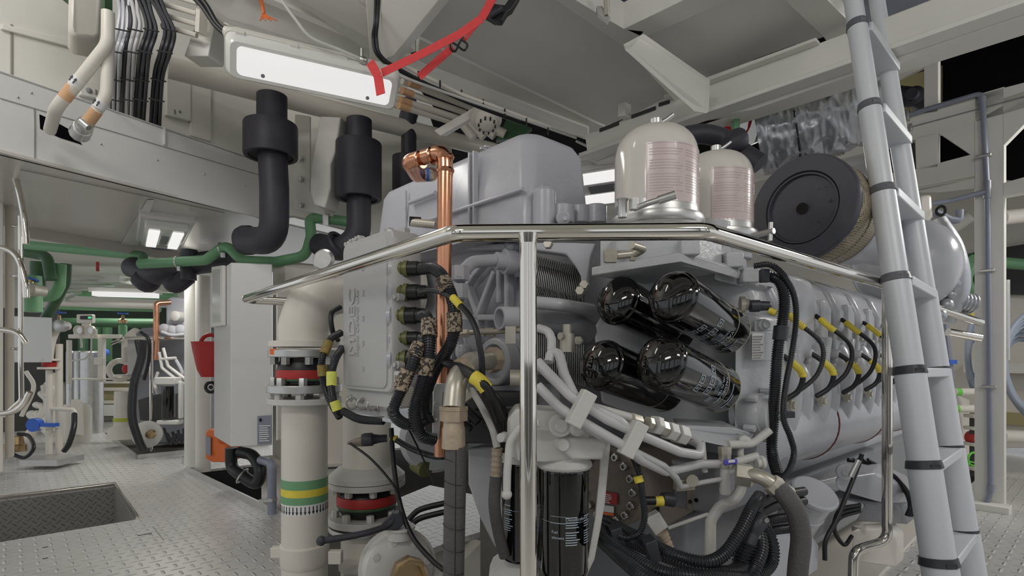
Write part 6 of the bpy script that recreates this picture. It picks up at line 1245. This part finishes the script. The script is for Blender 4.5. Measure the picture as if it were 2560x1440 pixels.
M().prism([P(170, 836, 6.5), P(298, 836, 6.5), P(298, 846, 6.5), P(170, 846, 6.5)], V((0, .06, 0))).prism([P(244, 846, 6.48), P(256, 846, 6.48), P(256, 955, 6.48), P(244, 955, 6.48)], V((0, .06, 0))).prism([P(165, 850, 6.2), P(172, 850, 6.2), P(172, 960, 6.2), P(165, 960, 6.2)], V((0, .05, 0))).prism([P(168, 946, 6.4), P(310, 946, 6.4), P(310, 950, 6.4), P(168, 950, 6.4)], V((0, .1, 0))).build('pipe_frame', white2, gg, bev=.004)
M().cbox(P(250, 903, 6.3), V((.1, 0, 0)), V((0, .06, 0)), UP*.08).build('junction_box', white2, None, 'small white junction box on the frame below the gauges', 'junction box', bev=.005)
gb = thing('green_valve', 'pale green upright valve with flat blue handwheel behind the far engine', 'valve', P(307, 860, 6.6)); M().lathe(P(307, 858, 6.6), UP, [(0, .045), (.2, .045), (.22, .035)], 20).build('valve_body', green, gb); M().lathe(P(307, 808, 6.6), UP, [(0, .045), (.04, .045), (.06, .018), (.1, .012)], 16).build('brass_bonnet', brass, gb); M().lathe(P(307, 785, 6.6), UP, [(0, .055), (.012, .055)], 20).build('handwheel', blue, gb, 'blue handwheel')
gb = thing('green_valve', 'valve with dark blue handwheel above the slim far pipe', 'valve', P(149, 815, 5.3)); M().lathe(P(149, 812, 5.3), UP, [(0, .05), (.03, .04), (.045, .015), (.09, .012)], 16).build('brass_bonnet', brass, gb); M().lathe(P(149, 783, 5.3), UP, [(0, .05), (.012, .05)], 20).build('handwheel', blue, gb, 'blue handwheel')
M().lathe(P(264, 882, 6.9), V((0, -1, 0)), [(0, .05), (.06, .05)], 16).build('blue_valve', blue, None, 'small blue valve right of the white frame', 'valve')
for k, (x, w_) in enumerate(((200, .07), (228, .13), (176, .05))): M().lathe(V((P(x, 950, 7.0).x, 7.0, .0)), UP, [(0, w_), (1.02, w_), (1.04, w_*.8)], 20).build('grey_tank', steelw, None, ('narrow', 'widest', 'leftmost')[k]+' grey upright tank behind the gauge lines', 'tank')
M().lathe(V((P(192, 1075, 6.3).x, 6.3, 0)), UP, [(0, .14), (.36, .14), (.42, .12), (.44, .03), (.48, .03)], 20).build('white_filter_housing', white2, None, 'white domed canister on the floor beyond the slim far pipe', 'canister')
M().prism([P(178, 1000, 6.0), P(207, 1003, 6.0), P(212, 1090, 6.0), P(178, 1085, 6.0)], EB*.2).build('white_locker', white2, None, 'white locker beside the far canister', 'locker', bev=.01)
m = M()
for k in range(6): m.tube([P(345+k*-30, 700+k*7, 6.6), P(160, 690+k*12, 6.2)], .018, fr=0, n=8)
m.cbox(P(240, 700, 6.5), V((.7, 0, 0)), V((0, .2, 0)), UP*.08); m.build('far_tray', castw, None, 'white far cable tray and pipes under the low ceiling', 'cable tray')
M().cyl(P(244, 655, 5.2), P(244, 678, 5.2), .014, 10).build('red_marker', red, None, 'small red marker hanging from the far ceiling', 'marker')
# second engine seen far away
fe = thing('far_marine_engine', 'second smaller looking grey engine with copper pipe, far down the walkway', 'engine', P(420, 1120, 5.6))
M().prism([P(412, 748, 5.6), P(425, 742, 5.6), P(466, 745, 5.6), P(466, 815, 5.6), P(412, 815, 5.6)], V((.1, .5, 0))).build('top_cover', cover, fe, bev=.03)
M().prism([P(330, 842, 5.8), P(350, 820, 5.8), P(466, 815, 5.8), P(466, 1110, 5.8), P(345, 1110, 5.8), P(330, 1000, 5.8)], V((.2, .5, 0))).build('engine_block', egrey3, fe, bev=.02)
M().cbox(P(345, 890, 5.6), V((.14, 0, 0)), V((0, .12, 0)), UP*.38).build('control_box', ctlgrey, fe, bev=.01)
M().tube([P(390, 900, 5.4), P(391, 758, 5.4), P(425, 756, 5.5)], .026, n=16, fr=.03).build('copper_pipe', copper, fe)
M().lathe(P(421, 1045, 5.2), UP, [(0, .05), (.01, .056), (.3, .056)], 24).build('filter_can', gloss, fe); M().cbox(P(421, 952, 5.2), V((.2, 0, 0)), V((0, .12, 0)), UP*.07).cbox(P(452, 1000, 5.2), V((.03, 0, 0)), V((0, .05, 0)), UP*.35).cbox(P(425, 1055, 5.2), V((.2, 0, 0)), V((0, .1, 0)), UP*.04).build('filter_head', castw, fe, bev=.01)
for k, pts in enumerate(([(398, 880), (405, 920), (450, 955), (466, 962)], [(408, 870), (420, 915), (466, 950)], [(395, 930), (385, 960), (395, 985)], [(400, 898), (440, 895)])): M().tube([P(x, y, 5.25) for x, y in pts], .014, fr=.03).build('steel_pipe', castw, fe)
M().lathe(P(370, 1085, 5.4), V((.3, -1, 0)), [(0, .13), (.04, .13), (.05, .1)], 28).build('valve_body', castw, fe); M().lathe(P(378, 1085, 5.33), V((.3, -1, 0)), [(0, .045), (.04, .04)], 16).build('bushing', brass, fe)
M().prism([P(395, 985, 5.5), P(440, 985, 5.5), P(440, 1060, 5.5), P(350, 1050, 5.5), P(345, 1000, 5.5)], V((0, .1, 0))).build('dark_recess', dark, fe)  # dark slab in front of the block, coloured as a shaded recess
for k, pts in enumerate(([(340, 850), (348, 900), (342, 960)], [(352, 830), (372, 850), (372, 900), (360, 950)], [(405, 830), (430, 838), (462, 836)], [(440, 900), (455, 930), (450, 950)])): M().tube([P(x, y, 5.42) for x, y in pts], .016, sm=True).build('cable_run', rubber if k < 2 else egrey, fe)
for k, (x, y) in enumerate(((412, 822), (432, 826), (452, 824), (440, 790))): M().lathe(P(x, y, 5.5), V((0, -1, 0)), [(-.1, .05), (.02, .05), (.03, .03)], 16).build('round_cover', egrey if k != 3 else castw, fe)
m = M()
for k in range(8): m.tube([P(410+k*7, 1070+(k*13) % 30, 5.2), P(425+k*5, 1110-(k*7) % 20, 5.2), P(440+k*3, 1085, 5.2)], .012, sm=True, n=8)
m.build('cable_run', rubber, fe)
pipe('black_hose', rubber, [(358, 850, 5.3), (352, 900, 5.3), (335, 960, 5.25), (330, 1040, 5.2), (345, 1095, 5.2), (360, 1128, 5.2)], .036, None, 'thick black hose bowing in front of the far engine', 'hose', sm=True)
f2_ = thing('cooling_water_pipe', 'white far pipe with yellow-green band and red rubber joint beside the far engine', 'pipe', P(313, 1090, 5.9))
M().lathe(P(312, 1095, 5.9), UP, [(0, .16), (.10, .15), (.14, .1), (.5, .095)], 28).build('pipe_body', white2, f2_); M().lathe(P(312, 1052, 5.9), UP, [(0, .105), (.035, .105)], 28).build('colour_band', mat('lime_band', C(150, 160, 50), .5), f2_, 'yellow-green band')
M().lathe(P(316, 941, 5.8), UP, [(0, .12), (.02, .12)], 28).lathe(P(320, 905, 5.8), UP, [(0, .09), (.02, .09)], 28).build('flange', white2, f2_); M().lathe(P(322, 932, 5.7), UP, [(0, .05), (.03, .06), (.05, .06), (.08, .05)], 24).build('expansion_bellows', red, f2_, 'red rubber joint')
M().tube([P(325, 900, 5.8), P(325, 850, 5.8), P(345, 835, 5.9)], .075, n=20).torus(P(300, 925, 6.0), V((.4, -1, 0)), .1, .03, 24, 8).build('elbow', white2, f2_)
fr_ = thing('handrail', 'thin polished handrail in front of the far engine', 'handrail', P(378, 1125, 5.5))
M().tube([P(282, 858, 5.9), P(312, 845, 5.5), P(466, 846, 5.5)], .019, n=12, fr=.03).tube([P(378, 848, 5.5), P(378, 1128, 5.5)], .017, n=12).build('rail_tube', chrome, fr_)
# ================================================================ RIGHT SIDE
def onr(x, y, off=0): return PR.h(x, y)-EA*off
gr = thing('grey_conduit_pipe', 'grey plastic pipe running down the white column and along the frame', 'pipe', onr(2478, 1270))
M().tube([onr(1850, 406, .03), onr(2150, 328, .03), onr(2250, 297, .03), onr(2457, 236, .03), onr(2470, 480, .03), onr(2478, 1225, .03), onr(2470, 1255, .03), onr(2424, 1264, .03)], .0155, fr=.04, n=18).tube([onr(2471, 480, .03), onr(2380, 510, .1), onr(2342, 520, .15)], .0155, n=16).build('pipe_run', pvc, gr)
m = M(); ax3 = onr(2471, 500, .03)-onr(2470, 460, .03); m.lathe(onr(2470, 455, .03), UP*-1, [(0, .02), (.11, .02)], 20); m.lathe(onr(2478, 1215, .03), UP, [(-.03, .02), (.01, .02)], 20); m.lathe(onr(2457, 262, .03), UP, [(0, .02), (.04, .02)], 18); m.build('pipe_socket', pvc, gr)
for x, y in ((1983, 372), (2272, 290), (2461, 393), (2470, 678), (2474, 966)): 
    v_ = y > 300 and x > 2400; M().cbox(onr(x, y, .03), (EB*.075 if v_ else EB*.02), EA*.04, UP*(.018 if v_ else .075)).build('pipe_clip', steelw, gr, 'shiny steel clip', bev=.004)
M().cbox(onr(2277, 320, .01), EB*.02, EA*.03, UP*.05).build('wire_clip', steelw, None, 'small steel clip holding the thin wire on the frame', 'clip', bev=.003)
pipe('thin_wire', egrey3, [onr(1850, 436, .01), onr(2150, 352, .01), onr(2280, 318, .01), onr(2560, 243, .01), onr(2640, 225, .01)], .003, None, 'thin dark wire along the right frame', 'wire', fr=0)
# silver blanket, black bent insulation, red cable coil beyond the girder
import math as _m
from mathutils import noise as nz_
m = M(); base = P(1890, 330, 3.1); n1, n2 = 110, 72; ks = []
c_a, c_b = P(1895, 345, 3.0), P(2190, 255, 2.75); dirb = (c_b-c_a); 
for i in range(n1+1):
    p = c_a+dirb*(i/n1); ax4 = dirb.normalized(); _, u_, v_ = basis(ax4); k0 = len(m.v); ks.append(k0)
    for j in range(n2):
        t = 2*_m.pi*j/n2; q = V((i*.055, _m.cos(t)*2.2, _m.sin(t)*2.2)); nz = abs(nz_.noise(q*1.1))*.16+abs(nz_.noise(q*3.1))*.07; puff = 1.05-nz
        m.v.append(p+(u_*_m.cos(t)+v_*_m.sin(t))*.2*puff)
for a_, b_ in zip(ks, ks[1:]): m.skin(a_, b_, n2)
m.f.append(tuple(range(n2-1, -1, -1))); m.f.append(tuple(range(ks[-1], ks[-1]+n2)))
sbk = m.build('insulation_blanket', silver, None, 'crumpled silver insulated exhaust pipe seen above the right frame', 'insulated pipe', ang=60)
M().torus(c_a+dirb*.33, dirb, .198, .006, 32, 6).build('blanket_seam', rubber, sbk, 'black laced seam')
M().tube([P(1860, 310, 3.0), P(1960, 270, 3.0), P(2080, 245, 2.9)], .12, sm=True).build('metal_shield', steelw, None, 'smooth metal shield above the crumpled silver pipe', 'shield')
M().prism([PR.h(x, y)+EA*.12 for x, y in ((2080, 400), (2175, 372), (2175, 450), (2080, 470))], EA*.02).build('silver_foil', silver, None, 'patch of crumpled silver foil beside the air filter', 'foil')
M().prism([PR.h(x, y)+EA*.13 for x, y in ((2175, 372), (2290, 340), (2290, 420), (2175, 455))], EA*.02).build('trim_74', dark, kind='structure')  # dark sheet, the shade of the gap put into its colour
M().tube([P(1715, 340, 2.6), P(1760, 335, 2.6), P(1810, 348, 2.6), P(1850, 378, 2.55), P(1900, 410, 2.5)], .045, sm=True, n=22).build('bent_insulation', insul, None, 'bent black insulated pipe behind the cream canisters', 'insulated pipe')
M().lathe(P(1838, 352, 2.5), V((1, .4, .5)), [(-.05, .03), (.0, .052), (.03, .05)], 20).build('insulation_joint', insul, None, 'black joint lump at the bend behind the cream canisters', 'joint')
for k in range(6): pipe('red_cable', redw, [(1812+k*3, 290, 2.9), (1815+k*4, 325, 2.9), (1838+k*2, 352-k*2, 2.9), (1866+k, 332-k*2, 2.9), (1874+k, 300, 2.9)], .004, None, 'thin red cables drooping behind the canisters', 'cable', 'red cables behind the canisters', sm=True, n=8)
M().prism([P(1836, 285, 2.8), P(1850, 285, 2.8), P(1850, 350, 2.8), P(1836, 345, 2.8)], V((0, .04, 0))).build('trim_75', green, kind='structure')
# black machinery seen through the upper right opening
bm = thing('black_fitting', 'black flanged fitting in the opening right of the ladder top', 'fitting', PR.h(2250, 260)+EA*.4)
q = PR.h(2262, 212)+EA*.3; M().lathe(q, -EA, [(0, .06), (.06, .07), (.07, .04), (.12, .04)], 24).tube([q-EB*.02, q+EB*.28+UP*.1, q+EB*.3-UP*.2], .07, sm=True).cyl(q, q-EB*.2-UP*.25, .06, 16).build('fitting_body', insul, bm)
# camera-like device under the lower beam
dv = thing('floodlight', 'white rounded floodlight with grey spout on the frame right of the ladder', 'floodlight', P(2320, 560, 3.2)); M().prism([P(2296, 488, 3.15), P(2330, 484, 3.15), P(2334, 540, 3.15), P(2322, 560, 3.15), P(2298, 560, 3.15)], V((.05, .12, 0))).build('housing', white2, dv, bev=.02)
M().tube([P(2336, 530, 3.2), P(2372, 548, 3.2), P(2398, 552, 3.2), P(2398, 525, 3.2)], .021, n=16).build('grey_spout', pvc, dv); M().torus(P(2352, 527, 3.15), V((1, .3, .2)), .025, .008, 16, 6).build('black_ring', rubber, dv)
# coiled hoses
for nm2, cx_, cy_, R_, n_, d_ in (('blue-grey hose coils hanging right of the white column', 2600, 905, .38, 9, 4.3), ('blue-grey hose coils hanging between ladder and white column', 2440, 880, .10, 5, 4.6)):
    for k in range(n_):
        c = P(cx_, cy_+k*7, d_+k*.03); M_ = M().torus(c, V((.25, -1, .05*k)), R_-.008*(k % 4), .016, 60, 10)
        for i_, v_ in enumerate(M_.v): M_.v[i_] = V((v_.x, v_.y, c.z+(v_.z-c.z)*(1.05 if R_ > .2 else 2.6)))
        M_.build('hose_coil', bluehose, None, nm2, 'hose', nm2)
M().cyl(P(2517, 700, 4.2), P(2517, 900, 4.2), .02, 12).build('hanging_chain_pipe', steelw, None, 'slim steel rod beside the column holding hose coils', 'rod')
# pipework at the right of the ladder feet
for k, (y, xx) in enumerate(((980, 2386), (1022, 2380))):
    t = thing('banded_pipe', ('upper' if k == 0 else 'lower')+' white pipe stub with green end band left of the column', 'pipe', P(2410, y+10, 4.2)); M().tube([P(xx, y, 4.2), P(2450, y, 4.2)], .028, n=18, fr=0).build('pipe_body', white2, t)
    M().tube([P(xx+2, y, 4.2), P(xx+14, y, 4.2)], .029, n=18, fr=0).build('green_band', greenb, t, 'green band')
    if k: M().tube([P(xx-6, y, 4.2), P(xx+2, y, 4.2)], .029, n=18, fr=0).build('yellow_band', yellow, t, 'yellow band')
vs = thing('valve_stack', 'stack of pump parts with green wheel half hidden by the white column', 'valve stack', P(2432, 1200, 4.2))
for y in (1040, 1070, 1110, 1170): M().cbox(P(2436, y, 4.2), V((.09, 0, 0)), V((0, .1, 0)), UP*.025).build('plate', castw, vs, bev=.003)
M().lathe(P(2440, 1095, 4.2), V((0, -1, 0)), [(-.05, .05), (.04, .05)], 18).build('red_body', red, vs, 'red body'); M().torus(P(2434, 1148, 4.1), V((.2, -1, 0)), .05, .008, 20, 6).torus(P(2434, 1160, 4.08), V((.1, -.2, 1)), .05, .006, 20, 6).build('green_wheel', greenb, vs, 'bright green wheel'); M().cyl(P(2436, 1190, 4.2), P(2436, 1045, 4.2), .03, 12).build('dark_core', dark, vs)
M().prism([P(2345, 960, 4.0), P(2400, 990, 4.3), P(2425, 1000, 4.4), P(2425, 1190, 4.4), P(2400, 1200, 4.3), P(2345, 1230, 4.0)], V((.05, .2, 0))).build('white_tank', white2, None, 'white tank side between ladder and column', 'tank', bev=.01)
M().prism([P(2365, 810, 3.9), P(2372, 810, 3.9), P(2388, 960, 3.9), P(2380, 960, 3.9)], V((0, .03, 0))).build('clear_tube', pvc, None, 'slim grey sight tube right of the ladder', 'tube')
for y in (795, 905): M().cbox(P(2358 if y < 800 else 2380, y, 3.9), V((.05, 0, 0)), V((0, .03, 0)), UP*.03).build('blue_clip', blue, None, ('upper' if y < 800 else 'lower')+' small blue clip on the sight tube', 'clip')
pipe('green_pipe', green, [(2430, 650, 5.0), (2640, 668, 5.0)], .05, None, 'green level pipe right of the white column', 'pipe', gp, fr=0)
pipe('green_pipe', green, [(2434, 660, 5.0), (2420, 700, 5.0), (2434, 735, 5.0)], .035, None, 'curved green pipe in the opening left of the white column', 'pipe', gp, sm=True)
pipe('white_pipe', white2, [(2505, 1090, 4.4), (2640, 1095, 4.4)], .05, None, 'white level pipe right of the column near the floor', 'pipe', fr=0)
pipe('white_pipe', white2, [(2505, 545, 4.4), (2640, 530, 4.4)], .06, None, 'white level pipe right of the column under the beam', 'pipe', fr=0)
M().prism([P(2425, 738, 4.9), P(2436, 735, 4.9), P(2436, 790, 4.9), P(2428, 790, 4.9)], V((0, .05, 0))).build('yellow_tag', yellow, None, 'yellow part beside the exhaust elbow', 'tag')
